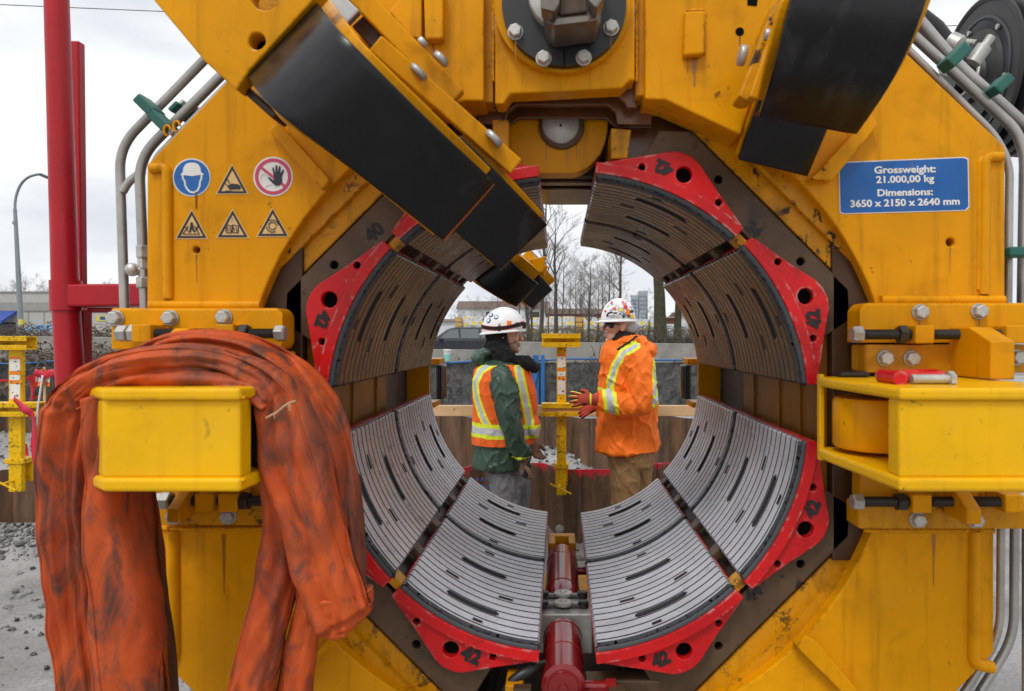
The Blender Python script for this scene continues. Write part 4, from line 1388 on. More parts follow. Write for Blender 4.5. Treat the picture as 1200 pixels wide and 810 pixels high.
# --- yellow guard rail posts clamped on the piles
def guard_post(px, name_label, d, ytop, ymid0, ymid1, ybot, half_l, half_r, mid_l, mid_r, stickers=True, wpx=11):
    s = d / F
    base = P(px, ybot, d)
    t = thing('guardrail_post', name_label, 'guardrail post', (base.x, d, base.z), group='yellow guardrail posts')
    m = M['yellow_post']
    w = wpx * s / 2
    mb = MB(); mb.bounds(base.x - w, base.x + w, d - .02, d + .02, base.z, P(0, ytop + 15, d).z)
    mb.build('upright', m, t, bevel=.004)
    def channel(y0, y1, x0, x1, name):
        a = P(x0, y0, d); b = P(x1, y1, d); mb = MB()
        h = a.z - b.z
        mb.bounds(a.x, b.x, d - .075, d + .03, a.z - .012, a.z)
        mb.bounds(a.x, b.x, d - .075, d - .063, a.z - h * .36, a.z - .012)
        mb.bounds(a.x, b.x, d - .075, d + .03, b.z, b.z + .012)
        mb.bounds(a.x, b.x, d - .075, d - .063, b.z + .012, b.z + h * .36)
        mb.bounds(a.x, b.x, d + .02, d + .032, b.z + .012, a.z - .012)
        return mb.build(name, m, t, bevel=.002)
    channel(ytop, ytop + 16, px - half_l, px + half_r, 'rail_bracket')
    channel(ymid0, ymid1, px - mid_l, px + mid_r, 'rail_bracket')
    # clamp at the foot
    zc = base.z
    mb = MB(); mb.bounds(base.x - w * 1.5, base.x + w * 1.5, d - .03, d + .10, zc + .20, zc + .235); mb.build('clamp_jaw', m, t, bevel=.003)
    mb = MB(); mb.bounds(base.x - w * 1.3, base.x + w * 1.3, d + .06, d + .09, zc + .06, zc + .2); mb.build('clamp_jaw', m, t, bevel=.003)
    mb = MB(); mb.tube([(base.x - .02, d - .10, zc + .075), (base.x + .0, d + .06, zc + .085)], .009, 8); mb.tube([(base.x - .085, d - .10, zc + .105), (base.x + .07, d - .10, zc + .03)], .007, 8)
    mb.build('clamp_screw', m, t, smooth=40)
    if stickers:
        y0 = P(0, ytop + 24, d).z
        for (za, zb, mat) in ((.0, .018, 'orange_sticker'), (.018, .10, 'white_sticker'), (.104, .124, 'orange_sticker'), (.130, .165, 'white_sticker'), (.17, .19, 'orange_sticker'), (.194, .30, 'white_sticker')):
            mb = MB(); mb.bounds(base.x - w * .8, base.x + w * .8, d - .0215, d - .02, y0 - zb, y0 - za); mb.build('warning_sticker', M[mat], t)
        mb = MB()
        rr = random.Random(5)
        for k in range(12):
            z = y0 - .03 - .26 * rr.random(); x = base.x + rr.uniform(-.6, .5) * w
            mb.bounds(x, x + w * rr.uniform(.1, .4), d - .0225, d - .0214, z, z + .006)
        mb.build('sticker_print', M['ink'], t)
    return t
M['orange_sticker'] = plain('sticker_orange', (.80, .20, .02), .5)
guard_post(658, 'yellow guardrail post standing between the two workers', 5.1, 391, 472, 487, 580, 23, 22, 23, 24)
guard_post(20, 'yellow guardrail post with flapping red tape at the far left', 4.85, 394, 471, 487, 576, 60, 20, 60, 32, wpx=15)
# pine rail
M['pine'] = paint('pine_wood', (.64, .43, .235), .6, .18, .35, (.30, .16, .07), 0, streak=0, peel=.1)
mb = MB()
a = P(470, 475, 5.06); b = P(860, 487.5, 5.06)
mb.bounds(a.x, b.x, 5.040, 5.078, b.z, a.z)
pr = mb.build('timber_rail', M['pine'], None, bevel=.004)
tag(pr, 'long pale pine rail running behind the two workers', 'timber rail')
M['knot'] = plain('wood_knot', (.26, .11, .04), .6)
rg = random.Random(2)
mb = MB()
for k in range(16):
    x = a.x + (b.x - a.x) * rg.random(); z = b.z + (a.z - b.z) * rg.uniform(.2, .8); r = rg.uniform(.003, .008)
    mb.lathe((x, 5.0395, z), (0, -1, 0), [(0, r), (.0004, r * .9)], 10)
mb.build('wood_knot', M['knot'], pr)

# --- chain fence with dark fabric and blue top rail
def fabric_material():
    m = bpy.data.materials.new('fence_fabric'); m.use_nodes = True
    nt = m.node_tree; b = nt.nodes['Principled BSDF']
    n = add_noise(nt, 9, 8, .75, dist=1.0)
    c = mixc(nt, ramp(nt, n, .40, .68), (.020, .021, .022), (.135, .135, .13))
    nt.links.new(c, b.inputs['Base Color']); b.inputs['Roughness'].default_value = .8
    k = ramp(nt, add_noise(nt, 40, 6, .7), .62, .66)
    k2 = math_n(nt, 'MULTIPLY', k, ramp(nt, add_noise(nt, 1.6, 3), .46, .58))
    al = math_n(nt, 'SUBTRACT', .94, math_n(nt, 'MULTIPLY', k2, .7))
    nt.links.new(al, b.inputs['Alpha'])
    bump(nt, b, n, .5, .03)
    return m
M['fabric'] = fabric_material()
M['blue_steel'] = paint('blue_post_paint', (.025, .13, .34), .45, .2, .3, (.04, .05, .07), .3)
DFN = 9.0
fence = thing('site_fence', 'dark cloth covered chain fence with thin blue top rail', 'fence', (0, DFN, .62))
zt = P(0, 424, DFN).z
mb = MB()
xs = [-9.5 + .14 * k for k in range(96)]
mb.grid([[Vector((x, DFN + .03 * noise.noise((x * 1.5, z * 2, 0)) + .02 * noise.noise((x * 6, z * 4, 2)), z)) for x in xs] for z in [.55 + (zt - .01 - .55) * k / 10 for k in range(11)]])
mb.build('fence_fabric', M['fabric'], fence, smooth=180)
mb = MB()
wr = []
for k in range(60):
    x = -9.5 + k * .235; wr.append(Vector((x, DFN - .03, zt + .012 * math.sin(k * 1.1) - .03 * math.sin(k * .26))))
mb.tube(wr, .0125, 8); mb.build('top_rail', M['blue_steel'], fence, smooth=60)
for px, w in ((-60, .03), (205, .03), (628, .04), (636, .026), (980, .03)):
    a = P(px, 416, DFN - .06)
    mb = MB(); mb.bounds(a.x - w, a.x + w, DFN - .09, DFN - .05, .58, a.z); mb.build('fence_post', M['blue_steel'], fence, bevel=.005)
a = P(622, 470, DFN - .1); b2 = P(630, 432, DFN - .1)
mb = MB(); mb.tube([a, b2], .025, 8); mb.build('fence_brace', M['blue_steel'], fence)
mb = MB()
for k in range(7):
    rg = random.Random(k)
    x = P(690 + k * 6, 0, DFN).x
    mb.tube(catmull([(x, DFN - .06, .62), (x + rg.uniform(-.1, .1), DFN - .08, .95), (x + rg.uniform(-.3, .3), DFN - .05, 1.35 + rg.random() * .3)], 4), .005, 5)
M['twig'] = plain('dry_twig', (.10, .075, .055), .8)
tag(mb.build('dry_weed', M['twig']), 'dry bare weed stalks leaning on the dark fence beside the yellow post', 'weed')
# drinking cup on the fence rail
q = P(524, 423, DFN - .03)
t = thing('paper_cup', 'pale teal takeaway cup set on the blue fence rail', 'cup', q)
M['teal'] = plain('cup_teal', (.22, .62, .56), .5); M['cup_white'] = plain('cup_white', (.75, .76, .74), .5)
mb = MB(); mb.lathe(q, (0, 0, 1), [(0, .036), (.085, .044)], 20); mb.build('cup_sleeve', M['teal'], t, smooth=40)
mb = MB(); mb.lathe(q + Vector((0, 0, .0855)), (0, 0, 1), [(0, .044), (.05, .049), (.052, .051), (.06, .051), (.065, .045), (.066, 0)], 20); mb.build('cup_lid', M['cup_white'], t, smooth=40)

# --- concrete road barrier
M['concrete'] = paint('concrete', (.25, .24, .215), .75, .2, .8, (.17, .155, .13), .0, streak=.5, peel=.2)
def barrier_base(x): return .55 + (-x) * .011
bm_len = 3.7
bar0 = None
DB = 16.0
for k in range(9):
    x0 = -20.2 + k * (bm_len + .03)
    zb = barrier_base(x0 + bm_len / 2) - .06 - (.20 if k == 4 else 0)
    loc = Vector((x0 + bm_len / 2, DB, zb))
    txt = ['far left end of the pale concrete road barrier beyond the frame edge', 'pale concrete barrier segment behind the yellow post at far left', 'pale concrete barrier segment behind the red frame post',
           'pale concrete barrier segment hidden behind the draped sleeve', 'pale concrete barrier segment behind the left clamp shells', 'pale concrete barrier segment below the grey car',
           'pale concrete barrier segment behind the middle yellow post', 'pale concrete barrier segment right of the orange jacket', 'pale concrete barrier segment behind the right clamp shells'][k]
    if bar0 is None:
        mb = MB()
        pr_ = [(-.30, 0), (.30, 0), (.30, .08), (.16, .30), (.15, .345), (.10, .355), (.075, .95), (-.075, .95), (-.10, .355), (-.15, .345), (-.16, .30), (-.30, .08)]
        mb.poly([Vector((-bm_len / 2, y, z)) for y, z in pr_], (bm_len, 0, 0))
        bar0 = mb.build('road_barrier', M['concrete'], None, bevel=.015)
        o = bar0; o.location = loc
    else:
        o = dup(bar0, loc)
    tag(o, txt, 'barrier', 'concrete segments of the road barrier')
    o.rotation_euler = (0, math.atan(.011), 0)

# --- grey car on the road
def make_car():
    d = 31.0
    s = d / F
    zr = terrain(0, 30) + .02
    x0 = P(479, 0, d).x          # front bumper
    t = thing('parked_car', 'grey estate car passing behind the concrete barrier', 'car', (x0 + 2.25, d, zr))
    body_m = paint('car_grey', (.030, .034, .042), .3, .08, .1, coat=.4, peel=0, streak=0)
    glass = plain('car_glass', (.09, .11, .11), .05, spec=1.0)
    tyre = plain('tyre_rubber', (.015, .015, .016), .8); rimm = plain('rim_alloy', (.4, .4, .42), .3, .8)
    X = lambda u: x0 + u
    side = [(0.02, .42), (.0, .62), (.06, .80), (.30, .90), (.95, 1.02), (1.18, 1.06), (3.9, 1.10), (4.38, 1.02), (4.48, .80), (4.46, .45), (4.3, .30), (.2, .30)]
    def loft_side(prof, ys, scale):
        rings = []
        for y, k in zip(ys, scale):
            cxx = 2.25; czz = .7
            rings.append([Vector((X(cxx + (u - cxx) * k[0]), d + y, zr + czz + (z - czz) * k[1])) for u, z in prof])
        return rings
    mb = MB(); mb.loft(loft_side(side, (-.90, -.84, .84, .90), ((.985, .95), (1, 1), (1, 1), (.985, .95)))); mb.build('car_body', body_m, t, bevel=.03, recalc=True)
    roof = [(1.20, 1.04), (1.85, 1.52), (2.2, 1.62), (3.3, 1.62), (3.95, 1.50), (4.3, 1.06)]
    mb = MB()
    mb.loft([[Vector((X(u), d + y * (1 if z < 1.1 else .82), zr + z)) for u, z in roof] for y in (-.82, .82)])
    cab = mb.build('car_cabin', body_m, t, bevel=.03, recalc=True)
    for name, pts in (('car_window', [(1.52, 1.12), (1.98, 1.47), (2.35, 1.54), (2.42, 1.12)]), ('car_window', [(2.50, 1.12), (2.45, 1.54), (3.25, 1.54), (3.32, 1.12)]), ('car_window', [(3.40, 1.12), (3.33, 1.53), (3.75, 1.45), (4.0, 1.14)])):
        mb = MB(); mb.poly([Vector((X(u), d - .82 + (z - 1.06) * .24 - .016, zr + z)) for u, z in pts], (0, .012, 0)); mb.build(name, glass, cab)
    for u in (.85, 3.62):
        mb = MB(); mb.lathe((X(u), d - .90, zr + .33), (0, 1, 0), [(0, .24), (.0, .33), (.2, .33), (.2, .24)], 28); w = mb.build('wheel', tyre, t, smooth=40)
        mb = MB(); mb.lathe((X(u), d - .895, zr + .33), (0, -1, 0), [(0, .24), (.01, .23), (.015, .06), (.03, .05), (.03, 0)], 20); mb.build('rim', rimm, w, smooth=40)
        mb = MB(); mb.lathe((X(u), d + .70, zr + .33), (0, 1, 0), [(0, .24), (.0, .33), (.2, .33), (.2, .24)], 28); mb.build('wheel', tyre, t, smooth=40)
    mb = MB(); mb.box((X(1.62), d - .97, zr + 1.10), (.18, .16, .12)); mb.build('wing_mirror', body_m, t, bevel=.03)
    for u in (2.55, 3.35):
        mb = MB(); mb.box((X(u), d - .905, zr + .96), (.17, .02, .03)); mb.build('door_handle', body_m, t, bevel=.006)
    for u in (1.45, 2.46, 3.36):
        mb = MB(); mb.box((X(u), d - .893, zr + .72), (.012, .02, .6)); mb.build('door_gap', tyre, t)
    mb = MB(); mb.box((X(.1), d - .62, zr + .76), (.16, .4, .12)); mb.build('headlight', rimm, t, bevel=.03)
make_car()

# --- lumber packs in white wrap with yellow round marks
def pack_material():
    m, nt, b = nodes('lumber_wrap')
    tc = nt.nodes.new('ShaderNodeTexCoord'); v = nt.nodes.new('ShaderNodeTexVoronoi')
    mp = nt.nodes.new('ShaderNodeMapping'); mp.inputs['Scale'].default_value = (1.25, .001, 1.7)
    nt.links.new(tc.outputs['Object'], mp.inputs[0]); nt.links.new(mp.outputs[0], v.inputs['Vector']); v.inputs['Scale'].default_value = 1.0
    v.inputs['Randomness'].default_value = .35
    f = ramp(nt, v.outputs['Distance'], .30, .33, (1, 1, 1, 1), (0, 0, 0, 1))
    n = add_noise(nt, 3, 5)
    c = mixc(nt, ramp(nt, n, .4, .65), (.42, .43, .45), (.74, .75, .76))
    c = mixc(nt, f, c, (.80, .60, .02))
    k = ramp(nt, add_noise(nt, 2.2, 4, .7, stretch=(1, .001, 3)), .58, .62)
    c = mixc(nt, math_n(nt, 'MULTIPLY', k, .7), c, (.12, .12, .12))
    nt.links.new(c, b.inputs['Base Color']); b.inputs['Roughness'].default_value = .5
    return m
M['wrap'] = pack_material()
M['raw_lumber'] = paint('raw_lumber', (.50, .30, .10), .7, .2, .4, (.16, .08, .03), 0, streak=0)
DP = 62.0
sp_ = DP / F
zg = terrain(0, DP)
pk0 = None
packs = []
for (px0, px1, ytop, ybot) in ((541, 566, 371, 385), (567, 590, 372, 386), (624, 642, 372, 392), (643, 658, 371, 391), (659, 674, 371, 391), (683, 700, 372, 392), (702, 718, 373, 392), (742, 760, 374, 392), (762, 778, 374, 392)):
    packs.append((px0, px1, ytop, ybot))
names = ['behind the grey car', 'just above the white hat brim', 'left of the slim bare trunk', 'right behind the slim bare trunk', 'just above the yellow post head', 'near the patterned hat peak', 'directly behind the patterned hat peak', 'right of the patterned hat', 'left of the mossy trunk']
for k, (px0, px1, y0, y1) in enumerate(packs):
    a = P(px0, y0, DP); b2 = P(px1, y1, DP)
    w = b2.x - a.x; x = (a.x + b2.x) / 2
    rows = 2
    t = thing('lumber_stack', 'stack of wrapped lumber packs with yellow dots ' + names[k], 'lumber stack', (x, DP, zg), group='wrapped lumber stacks in the yard')
    hh = (a.z - zg) / rows
    for r_ in range(rows):
        mb = MB(); mb.bounds(x - w / 2 + .03, x + w / 2 - .03, DP, DP + 3.5, zg + r_ * hh + .06, zg + (r_ + 1) * hh)
        mb.build('lumber_pack', M['wrap'], t, bevel=.03)
        for bx in (-.3, .3):
            mb = MB(); mb.bounds(x + bx * w - .05, x + bx * w + .05, DP, DP + 3.5, zg + r_ * hh - .04, zg + r_ * hh + .06); mb.build('bearer', M['raw_lumber'], t)
for px0, px1, lab in ((534, 541.5, 'bare brown lumber stack at the left end of the yard row'), (674.5, 682.5, 'bare brown lumber stack between white packs near the hat peak')):
    a = P(px0, 371, DP); b2 = P(px1, 390, DP)
    t = thing('lumber_stack', lab, 'lumber stack', ((a.x + b2.x) / 2, DP, zg), group='bare lumber stacks in the yard')
    n_ = 5
    for k in range(n_):
        z0 = zg + (a.z - zg) * k / n_; z1 = zg + (a.z - zg) * (k + 1) / n_ - .06
        mb = MB(); mb.bounds(a.x, b2.x, DP - .3, DP + 3, z0, z1); mb.build('plank_layer', M['raw_lumber'], t, bevel=.02)
# white trailer/container further right and left
M['shed_white'] = paint('shed_white', (.60, .62, .64), .5, .1, .3, (.2, .2, .2), 0)
M['shed_roof'] = paint('shed_roof', (.16, .11, .085), .7, .2, .3, (.05, .04, .03), 0)
M['red_brown'] = paint('red_brown_wall', (.17, .065, .045), .7, .2, .3, (.05, .03, .03), 0)
def shed(px0, px1, ytop, yeave, d, lab, wall='shed_white', roof='shed_roof'):
    a = P(px0, yeave, d); b2 = P(px1, yeave, d); zr_ = P(0, ytop, d).z
    z0 = terrain(0, d) - .05
    t = thing('yard_shed', lab, 'shed', ((a.x + b2.x) / 2, d, z0))
    mb = MB(); mb.bounds(a.x, b2.x, d, d + 7, z0, a.z); mb.build('wall', M[wall], t)
    mb = MB()
    mb.loft([[Vector((x, d - .3, a.z + .01)), Vector((x, d + 7.3, a.z + .01)), Vector((x, d + 3.5, zr_))] for x in (a.x - .3, b2.x + .3)])
    mb.build('roof', M[roof], t, recalc=True)
    n_ = max(1, int((b2.x - a.x) / 4))
    for k in range(n_):
        xx = a.x + (b2.x - a.x) * (k + .5) / n_
        mb = MB(); mb.bounds(xx - .9, xx + .9, d - .04, d, z0 + .05, a.z - .6); mb.build('shed_door', M['dark' if k % 2 else 'shed_white'], t)
shed(490, 534, 373, 377, 75, 'long white yard shed left of the lumber stacks')
shed(536, 640, 352, 362, 140, 'wide low hall with dull brown roof beyond the yard')
shed(640, 735, 361, 368, 120, 'low reddish hall behind the lumber yard', wall='red_brown')
shed(782, 796, 370, 373, 70, 'small red brown hut right of the mossy trunk', wall='red_brown')
shed(797, 870, 365, 370, 80, 'white hall seen beside the right clamp shells')
# two towers far away
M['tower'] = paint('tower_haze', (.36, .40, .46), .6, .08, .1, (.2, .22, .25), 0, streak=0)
M['tower_glass'] = plain('tower_glass', (.22, .26, .32), .3)
for px0, px1, yt, lab in ((740, 748, 346, 'shorter grey tower block far beyond the patterned hat'), (749, 759, 341, 'taller grey tower block far beyond the patterned hat'), (559, 565, 379, '')):
    if not lab: continue
    d = 600
    a = P(px0, yt, d); b2 = P(px1, yt, d)
    t = thing('tower_block', lab, 'tower', ((a.x + b2.x) / 2, d, 0))
    mb = MB(); mb.bounds(a.x, b2.x, d, d + 7, -1, a.z); mb.build('tower_shaft', M['tower'], t)
    for k in range(9):
        z = 5 + (a.z - 7) * k / 9
        mb = MB(); mb.bounds(a.x + .4, b2.x - .4, d - .1, d, z, z + 1.6); mb.build('window_band', M['tower_glass'], t)

# --- warehouse on the left with a blue awning
def warehouse():
    d = 62.0
    z0 = terrain(-60, d) - .05
    x0 = P(-260, 0, d).x; x1 = P(180, 0, d).x
    ze = P(0, 343, d).z
    t = thing('warehouse', 'long pale grey warehouse with flat roof behind the street lamp', 'warehouse', ((x0 + x1) / 2, d, z0))
    wall = paint('warehouse_wall', (.42, .41, .38), .7, .08, .2, (.2, .19, .17), 0, streak=.3)
    band = paint('warehouse_band', (.30, .29, .265), .7, .08, .2, (.15, .14, .13), 0)
    mb = MB(); mb.bounds(x0, x1, d, d + 26, z0, ze - 1.0); mb.build('wall', wall, t)
    mb = MB(); mb.bounds(x0 - .1, x1 + .1, d - .12, d + 26, ze - 1.65, ze - .9); mb.build('wall_band', band, t)
    mb = MB(); mb.bounds(x0 - .06, x1 + .06, d - .06, d + 26, ze - .899, ze); mb.build('parapet', wall, t)
    mb = MB(); mb.bounds(x0 - .14, x1 + .14, d - .16, d + 26.1, ze + .001, ze + .12); mb.build('roof', band, t)
    a = P(-60, 364, d); b2 = P(21, 364, d)
    mb = MB()
    mb.loft([[Vector((x, d - .05, a.z)), Vector((x, d - .05, a.z - .25)), Vector((x, d - 1.8, a.z - 1.2)), Vector((x, d - 1.8, a.z - .95))] for x in (a.x, b2.x)])
    aw = plain('awning_blue', (.03, .07, .32), .5)
    mb.build('awning', aw, t, recalc=True)
    mb = MB(); mb.bounds(a.x + .2, b2.x - .2, d - .05, d + .02, z0 + .1, a.z - 1.1); mb.build('shop_window', plain('shop_glass', (.03, .035, .045), .1), t)
    mb = MB(); mb.bounds(a.x + 3, a.x + 3.2, d - .07, d + .02, z0 + .1, a.z - 1.1); mb.build('mullion', wall, t)
    c = P(120, 373, d)
    mb = MB(); mb.bounds(c.x - .5, c.x + .5, d - .05, d, c.z - .25, c.z + .25); sg = mb.build('wall_sign', plain('small_sign_yellow', (.6, .5, .05), .5), t)
    mb = MB(); mb.bounds(c.x - .2, c.x + .3, d - .06, d - .051, c.z - .15, c.z + .15); mb.build('sign_panel', plain('small_sign_blue', (.02, .06, .25), .5), sg)
    for k in range(24):
        x = x0 + (x1 - x0) * k / 24
        mb = MB(); mb.bounds(x - .03, x + .03, d - .04, d, z0, ze - 1.66); mb.build('panel_joint', band, t)
warehouse()
# blue tarpaulin heaps by the warehouse
M['tarp'] = plain('blue_tarp', (.10, .30, .55), .4, var=.4, nscale=1.5)
for k, (px, w, h) in enumerate(((38, 2.4, .5), (54, 1.6, .55))):
    q = P(px, 387, 52)
    mb = MB()
    rg = random.Random(k)
    rows = []
    for i in range(9):
        rows.append([Vector((q.x + (j / 10 - .5) * w, 52 + i * .15, q.z - .1 + h * math.sin(PI * i / 8) * math.sin(PI * j / 10) * (0.7 + .5 * rg.random()))) for j in range(11)])
    mb.grid(rows)
    tag(mb.build('tarpaulin', M['tarp'], None, smooth=180), ['wider blue tarpaulin heap on the verge right of the lamp post', 'smaller blue tarpaulin heap beside the red frame post'][k], 'tarpaulin')

# --- street lamp
def lamp():
    d = 30.0
    z0 = terrain(0, d)
    p = [P(25.5, 405, d), P(22, 330, d), P(18.5, 262, d), P(17.5, 245, d)]
    base = Vector((P(27, 0, d).x, d, z0))
    t = thing('street_lamp', 'tall grey street lamp with curved arm left of the red post', 'street lamp', base)
    m = paint('lamp_steel', (.26, .29, .30), .45, .1, .2, (.1, .1, .1), 0); m.node_tree.nodes['Principled BSDF'].inputs['Metallic'].default_value = .4
    mb = MB(); mb.tube([base] + p, [.14, .12, .10, .075, .07], 12); mb.build('pole', m, t, smooth=60)
    arm = catmull([P(17.5, 247, d), P(18.5, 232, d), P(24, 217, d), P(33, 208, d), P(44, 204.5, d), P(50, 205, d)], 6)
    mb = MB(); mb.tube(arm, .055, 10); mb.build('arm', m, t, smooth=60)
    mb = MB(); mb.bar(P(48, 204.8, d), P(58, 209, d), .28, .12); mb.build('lamp_head', plain('lamp_head', (.05, .055, .055), .5), t, bevel=.03)
    mb = MB(); mb.lathe(P(17.6, 263, d), (0, 0, 1), [(0, .1), (.12, .1)], 14); mb.build('pole_collar', m, t)
    mb = MB(); mb.lathe(P(25.2, 381, d), (0, 0, 1), [(0, .125), (.25, .123)], 14); mb.build('pole_band', plain('pole_sticker', (.7, .6, .1), .5), t)
lamp()
# overhead cable
mb = MB()
mb.tube([P(-300, -5, 22), P(0, 5.5, 22), P(190, 13.5, 22), P(600, 29, 22), P(1090, 31, 22), P(1500, 20, 22)], .014, 6)
tag(mb.build('overhead_cable', M['black'], None, smooth=60), 'thin dark overhead cable crossing the sky behind the red post', 'cable')

# --- trees without leaves
def tree_mesh(seed, h, r0, levels=4, spread=.55, lean=(0, 0), first=.35, nb=(5, 4, 4, 4), twist=.25, seg=5):
    """returns (trunk MB, crown MB) at the origin"""
    rg = random.Random(seed)
    tr = MB(); cr = MB()
    def limb(mb, p, d, L, r, n, seg):
        pts = [p.copy()]; q = p.copy(); dd = d.copy()
        for i in range(n):
            dd = (dd + Vector((rg.uniform(-1, 1), rg.uniform(-1, 1), rg.uniform(-.5, .9))) * twist * .55).normalized()
            q = q + dd * L / n; pts.append(q.copy())
        rad = [r * (1 - .75 * i / n) for i in range(n + 1)]
        mb.tube(pts, rad, seg, caps=False)
        return pts, rad
    def grow(p, d, L, r, lv):
        pts, rad = limb(cr, p, d, L, r, 4 if lv < 3 else 3, max(3, seg - lv))
        if lv >= levels: return
        k = nb[min(lv, len(nb) - 1)]
        for i in range(k):
            t = rg.uniform(.3, 1.0)
            j = min(int(t * (len(pts) - 1)), len(pts) - 2); f = t * (len(pts) - 1) - j
            q = pts[j].lerp(pts[j + 1], f)
            dd = (pts[j + 1] - pts[j]).normalized()
            ax = Vector((rg.uniform(-1, 1), rg.uniform(-1, 1), rg.uniform(-.35, .55)))
            nd = (dd + ax * spread * 1.5).normalized()
            grow(q, nd, L * rg.uniform(.45, .68), max(rad[j] * .55, .006), lv + 1)
    top = Vector((lean[0], lean[1], 1)).normalized()
    n = 9
    pts, rad = [], []
    q = Vector((0, 0, -.15))
    for i in range(n + 1):
        pts.append(q.copy()); rad.append(r0 * (1.25 - .25 * min(1, i) - .78 * i / n) if i else r0 * 1.5)
        q = q + (top + Vector((rg.uniform(-1, 1), rg.uniform(-1, 1), 0)) * .05) * (h / n)
    tr.tube(pts, rad, 9, caps=False)
    for i in range(n + 1):
        t = i / n
        if t < first: continue
        for k in range(2 if t < .9 else 3):
            a = rg.uniform(0, 2 * PI)
            nd = Vector((math.cos(a) * spread * 1.3, math.sin(a) * spread * 1.3, .75)).normalized()
            grow(pts[i], nd, h * (.34 - .18 * t) * rg.uniform(.7, 1.25), rad[i] * .6, 1)
    return tr, cr
M['bark'] = paint('bark_grey', (.075, .062, .052), .85, .25, .4, (.03, .025, .02), 0, streak=.3, peel=.3)
M['bark_moss'] = paint('bark_moss', (.058, .056, .028), .9, .35, .9, (.032, .026, .018), 0, streak=.4, peel=.4)
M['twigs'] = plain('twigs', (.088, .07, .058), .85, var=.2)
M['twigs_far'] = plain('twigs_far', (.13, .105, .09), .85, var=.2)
def tree(label, px, d, ytop, seed, r0, levels=4, spread=.5, lean=(0, 0), first=.3, bark='bark', group=None, tw='twigs', nb=(5, 4, 4, 4), name='bare_tree'):
    z0 = terrain(0, d)
    x = P(px, 0, d).x
    h = P(0, ytop, d).z - z0
    t = thing(name, label, 'tree', (x, d, z0), group=group)
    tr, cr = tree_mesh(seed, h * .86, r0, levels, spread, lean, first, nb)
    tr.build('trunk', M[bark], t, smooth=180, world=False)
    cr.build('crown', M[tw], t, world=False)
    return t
tree('thick mossy trunked tree just right of the patterned hat', 776, 38, 150, 3, .42, 4, .55, (-.03, 0), .42, 'bark_moss', nb=(4, 4, 4, 3))
tree('thinner mossy tree beside the right clamp shells', 793, 40, 170, 5, .26, 4, .5, (.02, 0), .4, 'bark_moss')
tree('slim straight bare trunk rising behind the yellow post head', 651, 40, 250, 11, .16, 4, .35, (0, 0), .5, 'bark')
tree('tall airy bare tree whose twigs fill the top opening', 634, 46, 195, 21, .17, 4, .6, (.04, 0), .35, 'bark', nb=(5, 4, 4, 4))
tree('leaning dark trunk close above the white hat', 624, 43, 320, 31, .15, 4, .5, (-.12, 0), .4, 'bark')
tree('bare tree left of the patterned hat', 690, 52, 300, 41, .13, 4, .6, (.02, 0), .3, 'bark', tw='twigs_far')
tree('wide bare tree reaching over the patterned hat from behind', 725, 56, 235, 43, .17, 4, .65, (.05, 0), .35, 'bark', tw='twigs_far')
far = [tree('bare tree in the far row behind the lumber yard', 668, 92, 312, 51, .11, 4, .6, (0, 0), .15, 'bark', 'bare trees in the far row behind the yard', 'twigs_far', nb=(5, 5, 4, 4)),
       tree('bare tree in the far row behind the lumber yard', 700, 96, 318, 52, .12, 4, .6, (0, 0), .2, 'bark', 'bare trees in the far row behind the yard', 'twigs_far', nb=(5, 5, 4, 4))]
rg = random.Random(77)
for k, px in enumerate((533, 545, 556, 570, 583, 597, 609, 618, 640, 645, 660, 675, 681, 688, 706, 712, 719, 732, 744, 757, 768, 786, 801, 815)):
    f = far[k % 2]
    d = 88 + rg.uniform(-6, 26)
    sc_ = rg.uniform(.7, 1.15) * (.72 if px < 600 or px > 730 else 1)
    dup_tree(f, (P(px, 0, d).x, d, terrain(0, d)), rg.uniform(0, 6), (sc_ * 1.0, sc_ * 1.0, sc_ * (1.1 if 600 < px < 720 else .9)))
for k, px in enumerate((6, 22, 30, 42, 56, 121, -20)):
    f = far[k % 2]
    d = 120
    sc_ = rg.uniform(.85, 1.15)
    o = dup_tree(f, (P(px, 0, d).x, d, terrain(0, d)), rg.uniform(0, 6), (sc_, sc_, sc_))
    o['label'] = 'bare tree showing above the warehouse roof'; o['group'] = 'bare trees beyond the warehouse'

# --- brambles along the barrier: a tangle nobody could count
def brambles(name, xr, y0, y1, n, h0, h1, seed, label, mats=('twig', 'bramble_green')):
    rg = random.Random(seed); mb = MB()
    for i in range(n):
        x = rg.uniform(*xr); y = rg.uniform(y0, y1); z = terrain(x, y)
        h = rg.uniform(h0, h1); a = rg.uniform(0, 6.28); L = h * rg.uniform(.4, 1.1)
        pts = catmull([(x, y, z - .05), (x + math.cos(a) * L * .3, y + math.sin(a) * L * .3, z + h * .8), (x + math.cos(a) * L * .8, y + math.sin(a) * L * .8, z + h), (x + math.cos(a) * L * 1.3, y + math.sin(a) * L * 1.3, z + h * .75)], 3)
        mb.tube(pts, [.012 - .009 * k / len(pts) for k in range(len(pts))], 3, caps=False, mi=0)
        if rg.random() < .7:
            for k in range(6):
                q = pts[rg.randrange(2, len(pts))] + Vector((rg.uniform(-.1, .1), rg.uniform(-.1, .1), rg.uniform(-.1, .1)))
                s = rg.uniform(.02, .05)
                e1 = Vector((rg.uniform(-1, 1), rg.uniform(-1, 1), rg.uniform(-1, 1))).normalized() * s
                e2 = e1.orthogonal().normalized() * s * .7
                f = mb.bm.faces.new([mb.bm.verts.new(q + v) for v in (e1, e2, -e1, -e2)]); f.material_index = 1
    o = mb.build(name, [M[m] for m in mats])
    return tag(o, label, 'undergrowth', kind='stuff')
M['bramble_green'] = plain('bramble_leaf', (.075, .085, .035), .7, var=.4, nscale=3)
